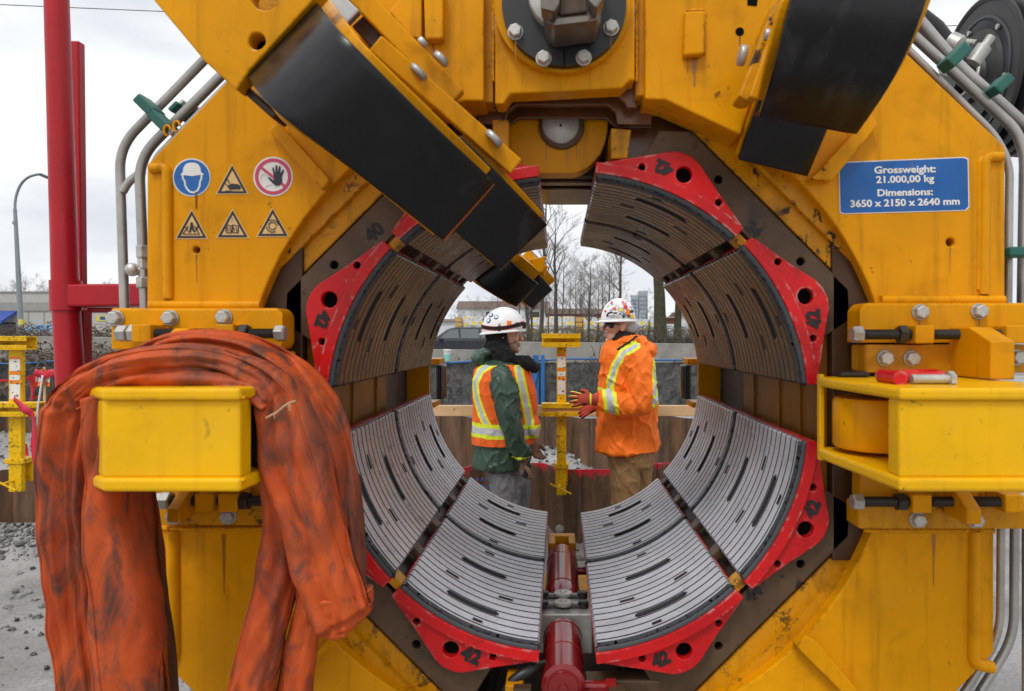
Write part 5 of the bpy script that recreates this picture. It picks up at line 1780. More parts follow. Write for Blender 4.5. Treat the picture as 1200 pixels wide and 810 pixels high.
M['bramble_brown'] = plain('bramble_dead', (.12, .095, .06), .8, var=.3, nscale=3)
brambles('brambles', (-22, -9.5), 18.6, 21, 1900, .5, 1.15, 1, 'brown tangled brambles behind the barrier at far left', ('twig', 'bramble_brown'))
brambles('brambles', (-5.5, 9), 37, 40, 1500, .8, 1.8, 2, 'thin brown scrub on the verge behind the road', ('twig', 'bramble_green'))
brambles('brambles', (-9, 4), 9.4, 13, 1300, .15, .46, 4, 'dead weeds growing between the dark fence and the barrier', ('twig', 'bramble_brown'))
brambles('brambles', (-10.5, -5.2), 8.4, 14, 900, .25, .7, 5, 'dry weeds on the bank behind the far left piling', ('twig', 'bramble_brown'))

M['leaf_green'] = plain('scrub_leaf', (.06, .095, .025), .6, var=.4, nscale=3)
brambles('scrub', (3.8, 8.6), 36.5, 38, 600, .5, 1.3, 6, 'green leafy scrub at the foot of the mossy trunks', ('twig', 'leaf_green'))
# ================================================================== THE TWO WORKERS
DW = 4.6
def Q(px, py, yo=0.0):
    v = P(px, py, DW); v.y += yo; return v
PXM = DW / F
def ellipse_ring(c, ax, ay, n=28, tilt=0.0, sq=2.0):
    """horizontal super-ellipse ring round c; tilt raises it towards +x"""
    out = []
    for k in range(n):
        t = 2 * PI * k / n
        ct, st = math.cos(t), math.sin(t)
        x = math.copysign(abs(ct) ** (2 / sq), ct) * ax; y = math.copysign(abs(st) ** (2 / sq), st) * ay
        out.append(Vector((c.x + x, c.y + y, c.z + x * tilt)))
    return out
def px_loft(mb, rows, yo=0.0, sq=2.3, tilt=0.0, mi=None):
    """rows: (py, x_left, x_right, half depth in metres[, y offset])"""
    rings = []
    for r in rows:
        c = Q((r[1] + r[2]) / 2, r[0], yo + (r[4] if len(r) > 4 else 0))
        rings.append(ellipse_ring(c, (r[2] - r[1]) / 2 * PXM, r[3], tilt=tilt, sq=sq))
    mb.loft(rings, mi=mi)
def folds(me, amp, seed=0, sx=(13, 13, 6), ridge=.6, mask=None):
    """soft swells plus thin sharp creases that run slantwise over the cloth"""
    off = Vector((seed * 3.7, seed * 1.3, seed * 2.1))
    norms = [v.normal.copy() for v in me.vertices]
    for v, n in zip(me.vertices, norms):
        p = v.co
        q = Vector((p.x * sx[0], p.y * sx[1], p.z * sx[2])) + off
        w = noise.noise(q * .8)
        q2 = Vector((q.x + q.z * .9, q.y, q.z * .55 - q.x * .35))
        wob = noise.noise(q2 * 1.9 + Vector((3, 1, 7)))
        c1 = (1 - abs(noise.noise(q2 * .9 + Vector((wob, 0, wob)) * .35))) ** 7
        c2 = (1 - abs(noise.noise(Vector((q.x - q.z * .8, q.y, q.z * .6 + q.x * .3)) * 1.25 + Vector((5, 5, wob * .3))))) ** 9
        a = amp * (mask(p) if mask else 1)
        v.co = p + n * (a * (w * .55 + ridge * (.85 * c1 + .55 * c2 - .28)))
def union(mb, name, mats, parent, voxel, smooth_iter=2):
    o = mb.build(name, mats, parent, remesh=voxel, recalc=True)
    md = o.modifiers.new('sm', 'SMOOTH'); md.iterations = smooth_iter; md.factor = .5
    bake(o)
    for f in o.data.polygons: f.use_smooth = True
    o.data.materials.clear()
    for m in (mats if isinstance(mats, (list, tuple)) else [mats]): o.data.materials.append(m)
    return o
def hand(mb, wrist, d, n, side, curl=(.5, .5), sc_=1.0, infl=0.0, spread=.12, thumb=1, curls=None):
    """palm, four fingers of different lengths with two knuckle bends, thumb from the side of the palm"""
    d = d.normalized(); n = (n - d * n.dot(d)).normalized(); side = side.normalized()
    s = sc_
    def ell_tube(a, b, ra, rb, wa, wb):
        rings = []
        for i in range(6):
            t = i / 5; c = a.lerp(b, t); r = ra + (rb - ra) * t; w = wa + (wb - wa) * t
            k = .72 if i in (0, 5) else 1
            rings.append([c + side * (math.cos(2 * PI * j / 14) * w * k) + n * (math.sin(2 * PI * j / 14) * r * k) for j in range(14)])
        mb.loft(rings)
    pk = wrist + d * .085 * s
    ell_tube(wrist - d * .015, pk + d * .006, (.019 + infl) * s, (.015 + infl) * s, (.026 + infl) * s, (.040 + infl) * s)
    for k, (o_, L, r) in enumerate(((.030, .070, .0092), (.0105, .078, .0096), (-.0095, .073, .0092), (-.028, .058, .0082))):
        c1, c2 = curl if curls is None else curls[k]
        base = wrist + d * .078 * s + side * o_ * s
        dd = (d + side * spread * (o_ / .03)).normalized()
        pts = [base]
        a = c1; q = base
        ax = dd
        for j, (fr_, ca) in enumerate(((.45, c1), (.30, c1 + c2), (.25, c1 + c2 * 1.6))):
            v = dd * math.cos(ca) + n * math.sin(ca)
            q = q + v * L * fr_ * s; pts.append(q)
        rr = (r + infl) * s
        mb.tube([pts[0], pts[0].lerp(pts[1], .9), pts[1].lerp(pts[2], .1), pts[2], pts[3]], [rr * 1.05, rr, rr, rr * .92, rr * .72], 10)
        mb.ball(pts[3], rr * .74, seg=8)
    if thumb:
        b0 = wrist + d * .022 * s + side * thumb * .026 * s
        b1 = b0 + (d * .62 + side * thumb * .75 + n * .25).normalized() * .040 * s
        b2 = b1 + (d * .85 + side * thumb * .30 + n * .35).normalized() * .030 * s
        rr = (.0115 + infl) * s
        mb.tube([b0, b1, b2], [rr * 1.2, rr, rr * .75], 10); mb.ball(b2, rr * .78, seg=8)
def skin_mat(name, base, stub):
    m, nt, b = nodes(name)
    n = add_noise(nt, 45, 4)
    c = mixc(nt, n, tuple(x * .88 for x in base), tuple(min(1, x * 1.1) for x in base))
    nt.links.new(c, b.inputs['Base Color']); b.inputs['Roughness'].default_value = .5
    b.inputs['Subsurface Weight'].default_value = .08; b.inputs['Subsurface Radius'].default_value = (.02, .008, .004)
    return m
M['skin'] = skin_mat('skin', (.64, .36, .26), 0)
M['stubble'] = skin_mat('skin_stubble', (.36, .22, .165), 0)
M['lip'] = skin_mat('lip', (.40, .18, .14), 0)
def cloth(name, col, rough=.75, var=.12, b=.25, sc_=160, spec=.3, dirt=0.0):
    m, nt, bs = nodes(name)
    n = add_noise(nt, 9, 6, .65)
    c = mixc(nt, ramp(nt, n, .32, .7), tuple(x * (1 - var) for x in col), tuple(min(1, x * (1 + var)) for x in col))
    if dirt:
        g = ramp(nt, add_noise(nt, 14, 7, .7, dist=.4), .56, .72)
        c = mixc(nt, math_n(nt, 'MULTIPLY', g, dirt), c, (.06, .05, .045))
    nt.links.new(c, bs.inputs['Base Color']); bs.inputs['Roughness'].default_value = rough
    bs.inputs['Specular IOR Level'].default_value = spec
    pv = bump(nt, bs, add_noise(nt, 26, 5, .6, dist=.6), .35, .012)
    bump(nt, bs, add_noise(nt, sc_, 2), b, .002, pv)
    return m
M['green_coat'] = cloth('green_rain_cloth', (.026, .062, .040), .42, .2, .1, spec=.5)
M['orange_cloth'] = cloth('orange_cloth', (.90, .175, .010), .6, .08, .1)
M['orange_vest'] = cloth('orange_vest_cloth', (.80, .13, .015), .7, .12, .2, dirt=.35)
M['lime'] = cloth('lime_tape', (.72, .82, .03), .55, .06, .1)
M['silver'] = cloth('silver_tape', (.50, .51, .53), .38, .1, .1, spec=.6)
M['black_cloth'] = cloth('black_cloth', (.014, .014, .016), .85, .3, .3)
M['grey_trousers'] = cloth('grey_trousers', (.165, .165, .18), .8, .15, .3, dirt=.2)
M['brown_trousers'] = cloth('brown_trousers', (.27, .155, .065), .8, .14, .3, dirt=.3)
M['boot'] = plain('boot_leather', (.06, .04, .025), .6, var=.3)
M['glove_red'] = cloth('red_glove', (.42, .055, .03), .7, .2, .2)
M['glove_dark'] = cloth('dark_glove_palm', (.035, .018, .02), .7, .2, .2)
M['glove_tan'] = cloth('tan_glove', (.20, .115, .075), .75, .25, .2, dirt=.5)
M['hat_white'] = plain('hard_hat_shell', (.80, .80, .80), .28, var=.04, nscale=6)
M['hair_grey'] = cloth('grey_hair', (.34, .33, .32), .8, .3, .4)
M['hair_dark'] = cloth('dark_hair', (.03, .022, .018), .8, .3, .4)
M['glass_dark'] = plain('dark_glasses', (.012, .012, .014), .12)
M['eye_white'] = plain('eye_white', (.7, .68, .65), .3)

def seg_dist(p, a, b):
    ab = (b[0] - a[0], b[1] - a[1]); t = ((p[0] - a[0]) * ab[0] + (p[1] - a[1]) * ab[1]) / (ab[0] ** 2 + ab[1] ** 2)
    t = max(0, min(1, t)); return math.hypot(p[0] - a[0] - ab[0] * t, p[1] - a[1] - ab[1] * t)
def line_dist(p, L): return min(seg_dist(p, a, b) for a, b in zip(L, L[1:]))
def topx(v):
    """local metres -> photograph pixels in the plane of the workers"""
    return (CX + v.x / PXM, CY - (v.z - CAMZ) / PXM)
def assign(o, root, fn):
    off = world_off(root)
    for f in o.data.polygons:
        c = f.center + off
        f.material_index = fn(topx(c), c, f.normal)

def head(mb, cx, cy, fwd, tilt=0.0):
    """cx, cy: pixel of the ear hole region; fwd = +1 faces +x"""
    def H(u, w, y=0): return Q(cx, cy, 0) + Vector((fwd * u, y, w))
    mb.ball(H(-.012, .045), (.100, .077, .098), seg=24)           # skull
    mb.ball(H(.030, .010), (.062, .066, .082), seg=20)            # face mass
    mb.ball(H(.040, -.055), (.048, .052, .052), seg=18)           # jaw
    mb.ball(H(.076, -.084), (.021, .026, .020), seg=14)           # chin
    mb.ball(H(.086, .040), (.014, .050, .013), seg=12)            # brow
    mb.tube([H(.090, .034), H(.104, .008), H(.112, -.008)], [.009, .012, .014], 10)   # nose bridge
    mb.ball(H(.112, -.012), (.015, .017, .012), seg=10)
    mb.ball(H(.091, -.040), (.014, .024, .008), seg=10)           # lips
    mb.ball(H(.090, -.054), (.013, .021, .008), seg=10)
    for s in (-1, 1):
        mb.ball(H(.070, -.004, s * .038), (.026, .022, .026), seg=12)   # cheekbones
        # ear
        mb.ball(H(-.012, .006, s * .078), (.020, .010, .031), seg=12)
    mb.tube([H(-.02, -.02), H(-.035, -.16)], [.062, .066], 16)    # neck
    return H

def boots(px, yo, fwd, parent, gz):
    mb = MB()
    c = Q(px, 660, yo); 
    rings = []
    for t, w, h in ((-.10, .030, .055), (-.085, .042, .09), (-.03, .048, .11), (.04, .050, .085), (.12, .052, .062), (.17, .040, .046), (.185, .02, .03)):
        x = c.x + fwd * t
        rings.append([Vector((x, c.y + w * math.cos(a), gz + h / 2 + h / 2 * math.sin(a) * 1.0)) for a in [2 * PI * k / 14 for k in range(14)]])
    mb.loft(rings)
    mb.tube([(c.x - fwd * .03, c.y, gz + .05), (c.x - fwd * .03, c.y, gz + .2)], [.055, .056], 14)
    o = union(mb, 'boot', M['boot'], parent, .008)
    return o

def on_shell(c, r, px, py):
    """point and normal of the near (-Y) side of an ellipsoid shell at a pixel"""
    q = Q(px, py); u = (q.x - c.x) / r[0]; w = (q.z - c.z) / r[2]
    k = max(0.0, 1 - u * u - w * w)
    p = Vector((q.x, c.y - r[1] * math.sqrt(k), q.z))
    n = Vector(((p.x - c.x) / r[0] ** 2, (p.y - c.y) / r[1] ** 2, (p.z - c.z) / r[2] ** 2)).normalized()
    return p, n
def hat_spot(c, r, px, py, rad, mat, parent, seg=16, name='hat_sticker', sq=False):
    p, n = on_shell(c, r, px, py)
    mb = MB(); mb.lathe(p - n * .0025, n, [(0, rad), (.0042, rad), (.0048, rad * .9)], 4 if sq else seg)
    return mb.build(name, mat, parent, smooth=30)
def hard_hat(name, c, r, parent, brim, tilt, ridge=True, peak=None):
    """c centre of the rim circle, r radii of the dome"""
    mb = MB()
    rings = []
    for k in range(13):
        a = PI / 2 * k / 12.6
        sc_ = math.cos(a); zz = math.sin(a)
        rings.append([Vector((c.x + r[0] * sc_ * math.cos(t), c.y + r[1] * sc_ * math.sin(t), c.z + r[2] * zz + r[0] * sc_ * math.cos(t) * tilt)) for t in [2 * PI * j / 40 for j in range(40)]])
    mb.loft(rings)
    # ridges over the crown
    if ridge:
        for yy in (-.032, 0, .032):
            pts = []
            for k in range(15):
                a = PI * (k + 1.2) / 16.4
                kk = math.sqrt(max(0, 1 - (yy / r[1]) ** 2))
                pts.append(Vector((c.x + r[0] * kk * math.cos(a), c.y + yy, c.z + r[2] * kk * math.sin(a) + r[0] * kk * math.cos(a) * tilt)))
            mb.tube(pts, .006, 8)
    # brim
    rb = []
    for (g, dz, th) in ((.97, .0, 0), (1.0, -.004, 0), (None, -.014, 0), (None, -.020, 0), (.97, -.012, 0)):
        ring = []
        for j in range(40):
            t = 2 * PI * j / 40
            if g is None: ex, ey = brim(t)
            else: ex, ey = r[0] * g, r[1] * g
            x = ex * math.cos(t); y = ey * math.sin(t)
            ring.append(Vector((c.x + x, c.y + y, c.z + dz + x * tilt)))
        rb.append(ring)
    mb.loft(rb, caps=False)
    o = mb.build(name, M['hat_white'], parent, smooth=50, recalc=True)
    return o

# ---------------------------------------------------------------- worker in the green coat
gz = terrain(-.35, DW)
gzA = terrain(Q(595, 0).x, DW)
pA = thing('person', 'person in green rain coat, orange safety vest and white hard hat', 'person', (Q(595, 0).x, DW, gzA), group='two workers talking')
mb = MB()
H = head(mb, 592, 396, 1)
px_loft(mb, [(424, 570, 604, .07), (434, 566, 614, .14), (470, 566, 618, .15), (520, 570, 614, .14), (552, 572, 616, .15)])
for yo, hip, kn, an in ((-.09, 590, 597, 596), (.09, 600, 606, 604)):
    mb.tube([Q(hip, 545, yo), Q(kn, 608, yo), Q(an, 660, yo)], [.085, .06, .042], 14)
    mb.tube([Q(an - 2, 664, yo), Q(an + 22, 668, yo)], [.042, .032], 10)
def arm_path(pts): return catmull([Q(*p) for p in pts], 5)
a1 = arm_path([(592, 440, -.17), (600, 484, -.245), (615, 530, -.22)])
mb.tube(a1, [.052 - .022 * k / (len(a1) - 1) for k in range(len(a1))], 12)
a2 = arm_path([(592, 440, .17), (604, 486, .245), (622, 520, .20)])
mb.tube(a2, [.052 - .022 * k / (len(a2) - 1) for k in range(len(a2))], 12)
hd = Vector((-.10, .10, -1)); hn = Vector((.9, .5, 0))
hand(mb, Q(616, 533, -.22), hd, hn, Vector((.45, -.85, -.1)), (.75, .55), thumb=1)
hand(mb, Q(623, 523, .20), Vector((.3, -.1, -1)), Vector((.6, -.8, 0)), Vector((.8, .6, 0)), (.5, .4), thumb=1)
bodyA = union(mb, 'body', [M['skin'], M['stubble'], M['lip']], pA, .0048)
def skA(p, c, n):
    x, y = p
    if c.z > 1.42:
        if 605.5 < x < 612 and 401.5 < y < 403.5: return 2
        if y > 400.5 + max(0, 603 - x) * .35 and y < 416 and x > 590: return 1
    return 0
assign(bodyA, pA, skA)
# eye and eyebrow
for s in (-1, 1):
    mb = MB(); mb.ball(Q(592, 396) + Vector((.082, s * .034, .020)), (.010, .013, .010), seg=10); e = mb.build('eye', M['eye_white'], bodyA, smooth=180)
    mb = MB(); mb.ball(Q(592, 396) + Vector((.089, s * .034, .020)), (.004, .006, .006), seg=8); mb.build('iris', M['hair_dark'], bodyA, smooth=180)
    mb = MB(); mb.tube([Q(592, 396) + Vector((.096, s * .018, .044)), Q(592, 396) + Vector((.086, s * .056, .042))], .005, 6); mb.build('eyebrow', M['hair_dark'], bodyA, smooth=180)
# trousers
mb = MB()
px_loft(mb, [(536, 572, 616, .16), (556, 573, 616, .17), (566, 575, 616, .165)])
for yo, hip, kn, an in ((-.085, 591, 597, 596), (.085, 601, 604, 604)):
    mb.tube([Q(hip, 548, yo), Q(hip + 3, 575, yo), Q(kn, 608, yo), Q(an, 640, yo), Q(an, 659, yo)], [.105, .098, .082, .075, .08], 16)
o = union(mb, 'trousers', M['grey_trousers'], pA, .009)
folds(o.data, .014, 2, (11, 11, 9))
boots(596, -.085, 1, pA, gzA); boots(604, .085, 1, pA, gzA)
# rain coat
TORSO_A = [(421, 571, 606, .085), (427, 563, 613, .125), (434, 559, 618, .175), (444, 557, 622, .20), (460, 557, 626, .205), (480, 557, 627, .20), (505, 557, 624, .195), (528, 556, 621, .20), (546, 554, 618, .21)]
mb = MB()
px_loft(mb, TORSO_A)
for s in (-1, 1):
    pp = arm_path([(587, 436, s * .13), (592, 447, s * .185), (600, 480, s * .245), (606, 508, s * .25), (615, 529, s * .225)])
    rr = [.085, .1, .103, .1, .098]
    n_ = len(pp); rad = []
    for k in range(n_):
        t = k / (n_ - 1)
        rad.append(.074 + .012 * math.sin(min(1, t * 2.2) * PI / 2) - .034 * max(0, (t - .35) / .65) ** 1.1)
    mb.tube(pp, rad, 18)
mb.ball(Q(563, 420), (.062, .12, .062), seg=18)      # hood lying on the back
mb.ball(Q(572, 413), (.060, .11, .040), seg=18)
o = union(mb, 'rain_coat', [M['green_coat'], M['lime']], pA, .0075)
folds(o.data, .020, 5, (9, 9, 7), 1.0, lambda p: .35 + .65 * min(1, max(0, (-(p.y) - .17) / .05)))
cuff = Q(615, 529, -.225)
assign(o, pA, lambda p, c, n: 1 if (c.y < DW - .1 and 527.6 < p[1] < 530.2 and p[0] > 602) else 0)
# black hood and neck warmer
mb = MB()
mb.ball(Q(587, 393), (.098, .092, .105), seg=24)
mb.tube(catmull([Q(582, 398), Q(588, 411), Q(600, 423)], 5), [.098, .1, .102, .103, .104, .105, .106, .107, .108, .104, .095], 20)
mb.tube(catmull([Q(606, 417, -.06), Q(618, 425, -.08), Q(631, 433, -.05)], 4), [.05, .05, .048, .045, .042, .038, .034, .03, .024], 12)
mb.tube(catmull([Q(606, 417, .06), Q(618, 425, .08), Q(631, 433, .05)], 4), [.05, .05, .048, .045, .042, .038, .034, .03, .024], 12)
o = union(mb, 'neck_warmer', M['black_cloth'], pA, .0075)
folds(o.data, .014, 7, (14, 14, 18), .7)
# cut the warmer open in front of the face
bm = bmesh.new(); bm.from_mesh(o.data)
off = world_off(pA)
kill = []
for f in bm.faces:
    x, y = topx(f.calc_center_median() + off)
    if y < 417 and x > 595 + max(0, (y - 397)) * .42 and y > 383: kill.append(f)
bmesh.ops.delete(bm, geom=kill, context='FACES'); bm.to_mesh(o.data); bm.free()
# vest
mb = MB()
px_loft(mb, [(r[0], r[1] - 2.4, r[2] + 2.6, r[3] + .018) for r in TORSO_A[1:]][:-3] + [(500, 553.5, 627, .213), (522, 553.5, 625, .214)])
mb.ball(Q(626, 500, -.04), (.045, .12, .085), seg=18)
o = union(mb, 'safety_vest', [M['orange_vest'], M['lime'], M['silver']], pA, .006)
folds(o.data, .010, 9, (9, 9, 6), .6)
bm = bmesh.new(); bm.from_mesh(o.data); kill = []
for f in bm.faces:
    c = f.calc_center_median() + off; x, y = topx(c)
    if y > 518.5 or y < 428.5 and abs(c.y - DW) < .085: kill.append(f)
bmesh.ops.delete(bm, geom=kill, context='FACES'); bm.to_mesh(o.data); bm.free()
LA1 = [(594, 422), (579, 424), (566, 433), (559.5, 447), (561, 463), (568, 482), (574, 494)]
LA2 = [(609, 430), (614.5, 454), (620, 480), (622, 494)]
def vestA(p, c, n):
    y = p[1]
    yb = 500.5 + (p[0] - 556) * .04
    if abs(y - yb) < 3.8: return 2
    if abs(y - yb) < 8.2: return 1
    if y < yb:
        for L in (LA1, LA2):
            d_ = line_dist(p, L)
            if d_ < 2.3: return 2
            if d_ < 4.9: return 1
    return 0
assign(o, pA, vestA)
mb = MB(); mb.bounds(Q(623, 0).x, Q(631, 0).x, DW - .17, DW - .16, Q(0, 498).z, Q(0, 488).z)
# glove and handheld radio
mb = MB()
hand(mb, Q(616, 533, -.22), hd, hn, Vector((.45, -.85, -.1)), (.75, .55), infl=.003, thumb=1)
union(mb, 'work_glove', M['glove_tan'], pA, .004)
mb = MB()
hand(mb, Q(623, 523, .20), Vector((.3, -.1, -1)), Vector((.6, -.8, 0)), Vector((.8, .6, 0)), (.5, .4), infl=.003, thumb=1)
union(mb, 'work_glove', M['glove_tan'], pA, .004)
# hard hat
cA = Q(589, 387.0); rA = (.140, .118, .150)
hatA = hard_hat('hard_hat', cA, rA, pA, lambda t: (.156, .140), .085)
bd = MB()
pts = []
for j in range(49):
    t = 2 * PI * j / 48
    pts.append(Vector((cA.x + rA[0] * 1.0 * math.cos(t), cA.y + rA[1] * 1.0 * math.sin(t), cA.z + .020 + .012 * math.cos(2 * t) + rA[0] * math.cos(t) * .085)))
rows = [[p + Vector((0, 0, .014)) for p in pts], [p + Vector((0, 0, -.006)) for p in pts]]
bd.grid(rows); bd.build('lamp_strap', M['black_cloth'], hatA, solidify=(.006, 0))
M['strap_red'] = plain('strap_red', (.45, .03, .03), .7)
for dz in (.015, -.008):
    b_ = MB(); b_.tube([p + Vector((0, 0, dz)) for p in pts], .0032, 6); b_.build('strap_edge', M['strap_red'], hatA)
mb = MB(); mb.box(cA + Vector((.146, 0, .034)), (.03, .06, .042)); mb.build('head_lamp', M['black'], hatA, bevel=.006)
mb = MB(); mb.box(cA + Vector((.11, -.085, .036)), (.035, .03, .03)); mb.build('lamp_battery', M['black'], hatA, bevel=.005)
mb = MB(); mb.box(cA + Vector((-.012, -.121, .004)), (.018, .012, .05)); mb.build('strap_clip', M['black'], hatA, bevel=.003)
for px, py in ((583, 372), (576.5, 369.5), (574, 376)):
    h_ = hat_spot(cA, rA, px, py, .017, M['blue_sticker'], hatA)
    p_, n_ = on_shell(cA, rA, px, py)
    mb = MB(); mb.lathe(p_ + n_ * .002, n_, [(0, .011), (.001, .011)], 14); mb.build('sticker_centre', M['white_sticker'], h_)
hat_spot(cA, rA, 598, 379, .022, M['orange_sticker'], hatA, sq=True)
hat_spot(cA, rA, 587, 380.5, .012, M['faint'], hatA, sq=True)

t = thing('handheld_radio', 'small black handheld radio gripped in the hand of the green coated worker', 'radio', Q(619, 548, -.24))
mb = MB(); mb.box(Q(619.5, 543, -.235), (.036, .05, .095), Matrix.Rotation(R(20), 3, 'Y')); rb_ = mb.build('radio_case', M['black'], t, bevel=.006)
mb = MB(); mb.tube([Q(621, 537, -.235), Q(624, 528, -.235)], .006, 8); mb.build('aerial', M['black'], t)

# ---------------------------------------------------------------- worker in the orange jacket
gzB = terrain(Q(740, 0).x, DW)
pB = thing('person', 'person in bright orange jacket, brown trousers and sticker covered hard hat', 'person', (Q(740, 0).x, DW, gzB), group='two workers talking')
mb = MB()
H = head(mb, 726, 384.5, -1)
px_loft(mb, [(402, 712, 748, .07), (412, 712, 756, .14), (450, 712, 758, .15), (500, 712, 758, .15), (534, 714, 760, .16)])
for yo, hip, kn, an in ((-.10, 732, 730, 730), (.09, 748, 750, 750)):
    mb.tube([Q(hip, 528, yo), Q(kn, 600, yo), Q(an, 660, yo)], [.085, .06, .042], 14)
    mb.tube([Q(an + 2, 664, yo), Q(an - 22, 668, yo)], [.042, .032], 10)
b1 = arm_path([(742, 418, -.18), (752, 468, -.25), (724, 468, -.27), (696, 464, -.26)])
mb.tube(b1, [.05 - .02 * k / (len(b1) - 1) for k in range(len(b1))], 12)
b2 = arm_path([(742, 418, .18), (750, 470, .24), (724, 478, .16), (702, 475, .02)])
mb.tube(b2, [.05 - .02 * k / (len(b2) - 1) for k in range(len(b2))], 12)
HB1 = (Q(693, 464.5, -.26), Vector((-1, .05, .02)), Vector((0, 1, -.25)), Vector((.02, .25, 1)))
HB2 = (Q(702, 475, .02), Vector((-1, -.3, -.35)), Vector((.1, .9, -.5)), Vector((0, .3, 1)))
hand(mb, *HB1, curl=(.10, .22), spread=.30, thumb=1)
hand(mb, *HB2, curl=(.3, .3), spread=.1, thumb=1)
bodyB = union(mb, 'body', [M['skin'], M['stubble'], M['lip']], pB, .0048)
assign(bodyB, pB, lambda p, c, n: 2 if (703 < p[0] < 708.5 and 391.6 < p[1] < 393.2 and c.z > 1.4) else 0)
for s in (-1, 1):
    mb = MB(); mb.ball(Q(726, 384.5) + Vector((-.082, s * .034, .020)), (.010, .013, .010), seg=10); mb.build('eye', M['eye_white'], bodyB, smooth=180)
# safety glasses
mb = MB()
hc = Q(726, 384.5)
rows = []
for k in range(13):
    a = R(-78 + 156 * k / 12)
    rows.append([hc + Vector((-.030 - .072 * math.cos(a), .070 * math.sin(a), z)) for z in (.036, .016, .0)])
mb.grid(rows); gl = mb.build('safety_glasses', M['glass_dark'], pB, solidify=(.003, 0), smooth=60)
for s in (-1, 1):
    mb = MB()
    mb.tube([hc + Vector((-.045, s * .070, .030)), hc + Vector((.012, s * .080, .020))], .0045, 6)
    mb.build('glasses_temple', M['glass_dark'], gl)
# hair at the nape
mb = MB(); mb.ball(hc + Vector((.055, 0, .005)), (.055, .074, .065), seg=18); o = union(mb, 'hair', M['hair_grey'], pB, .007); folds(o.data, .006, 4, (40, 40, 20))
# trousers
mb = MB()
px_loft(mb, [(516, 713, 766, .17), (534, 713, 765, .18), (545, 715, 764, .17)])
for yo, hip, kn, an in ((-.10, 731, 731, 731), (.09, 749, 748, 748)):
    mb.tube([Q(hip, 530, yo), Q(hip, 560, yo), Q(kn, 600, yo), Q(an, 640, yo), Q(an, 659, yo)], [.105, .095, .085, .08, .085], 16)
o = union(mb, 'trousers', M['brown_trousers'], pB, .009)
folds(o.data, .016, 12, (11, 11, 8), .8)
boots(731, -.10, -1, pB, gzB); boots(748, .09, -1, pB, gzB)
# black collar
mb = MB()
mb.tube(catmull([Q(731, 388), Q(730, 396), Q(727, 406)], 4), [.070, .074, .078, .080, .082, .084, .086, .088, .09], 18)
o = union(mb, 'collar', M['black_cloth'], pB, .007); folds(o.data, .008, 3, (14, 14, 20))
# jacket
TORSO_B = [(401, 710, 752, .10), (406, 707, 758, .135), (413, 706, 763, .185), (424, 705, 765, .212), (445, 703, 767, .218), (470, 701, 769, .215), (495, 700, 770, .21), (512, 699, 771, .215), (527, 698, 771, .225)]
mb = MB()
px_loft(mb, TORSO_B)
for s in (-1, 1):
    pp = arm_path([(739, 413, s * .14), (743, 422, s * .19), (746, 446, s * .235), (746.5, 463, s * .255), (735, 472, s * .27), (718, 467, s * .275 if s < 0 else .16), (700, 465 if s < 0 else 474, -.26 if s < 0 else .03)])
    n_ = len(pp); rad = []
    for k in range(n_):
        t = k / (n_ - 1)
        rad.append(.086 + .010 * math.sin(min(1, t * 2.5) * PI / 2) - .042 * max(0, (t - .45) / .55) ** 1.1)
    mb.tube(pp, rad, 18)
mb.tube(catmull([Q(712, 407, -.03), Q(724, 402.5, -.085), Q(744, 399, -.08), Q(754, 404, 0), Q(744, 399, .08), Q(724, 402.5, .085), Q(712, 407, .03)], 4), .032, 12)   # high collar
mb.ball(Q(759, 410), (.056, .13, .050), seg=18)     # hood on the back
mb.ball(Q(748, 402), (.060, .11, .040), seg=18)
mb.tube([Q(712, 408, 0), Q(710, 426, -.01)], [.038, .05], 12)
o = union(mb, 'work_jacket', [M['orange_cloth'], M['lime'], M['silver'], M['black_cloth']], pB, .0068)
folds(o.data, .019, 15, (8, 8, 6), 1.0)
LB1 = [(742, 404), (728, 412), (719, 426), (714, 442), (712, 458)]
LB2 = [(765, 424), (763, 440), (759, 456)]
LZ = [(722, 409), (735, 401), (744, 394)]
def jackB(p, c, n):
    x, y = p
    arm = c.y < DW - .205 and x < 762 and y > 440 and (x < 735 or y > 452)
    if c.y < DW - .17 and x < 728 and 449 < y < 481:
        u = (x - 711) * 1.0 - (y - 465) * .12
        if abs(u) < 3.6: return 2
        if abs(u) < 7.6: return 1
        if x < 726: return 0
    if c.y < DW - .14 and x < 728 and y > 450 and y < 482 and False: return 0
    if c.y < DW - .225 and y > 415 and x < 757: return 0
    d_ = line_dist(p, LB1)
    if c.y < DW:
        if line_dist(p, LZ) < 1.3 and c.y < DW - .05: return 3
    if d_ < 2.0 and y < 457: return 2
    if d_ < 4.6 and y < 457: return 1
    d_ = line_dist(p, LB2)
    if d_ < 2.4: return 2
    if d_ < 5.6: return 1
    if x > 735:
        if abs(y - 464) < 4.2: return 2
        if abs(y - 464) < 8.6: return 1
    else:
        if abs(y - 456) < 2.6: return 1
    return 0
assign(o, pB, jackB)
# gloves
for hb, kw in ((HB1, dict(curl=(.10, .22), spread=.30)), (HB2, dict(curl=(.3, .3), spread=.1))):
    mb = MB(); hand(mb, *hb, infl=.0025, thumb=1, **kw)
    w_ = hb[0]; d_ = hb[1].normalized()
    mb.tube([w_ - d_ * .05, w_ + d_ * .01], [.040, .036], 14)
    g = union(mb, 'work_glove', [M['glove_red'], M['glove_dark'], M['lime']], pB, .0036, 1)
    dd = d_; ww = w_
    def gm(p, c, n, ww=ww, dd=dd, hb=hb):
        u = (c - ww).dot(dd)
        if .045 < u < .150 and n.dot(Vector((0, -.2, -1))) > .35: return 1
        if .012 < u < .022 or (u > .08 and n.z > .75): return 2
        return 0
    assign(g, pB, gm)
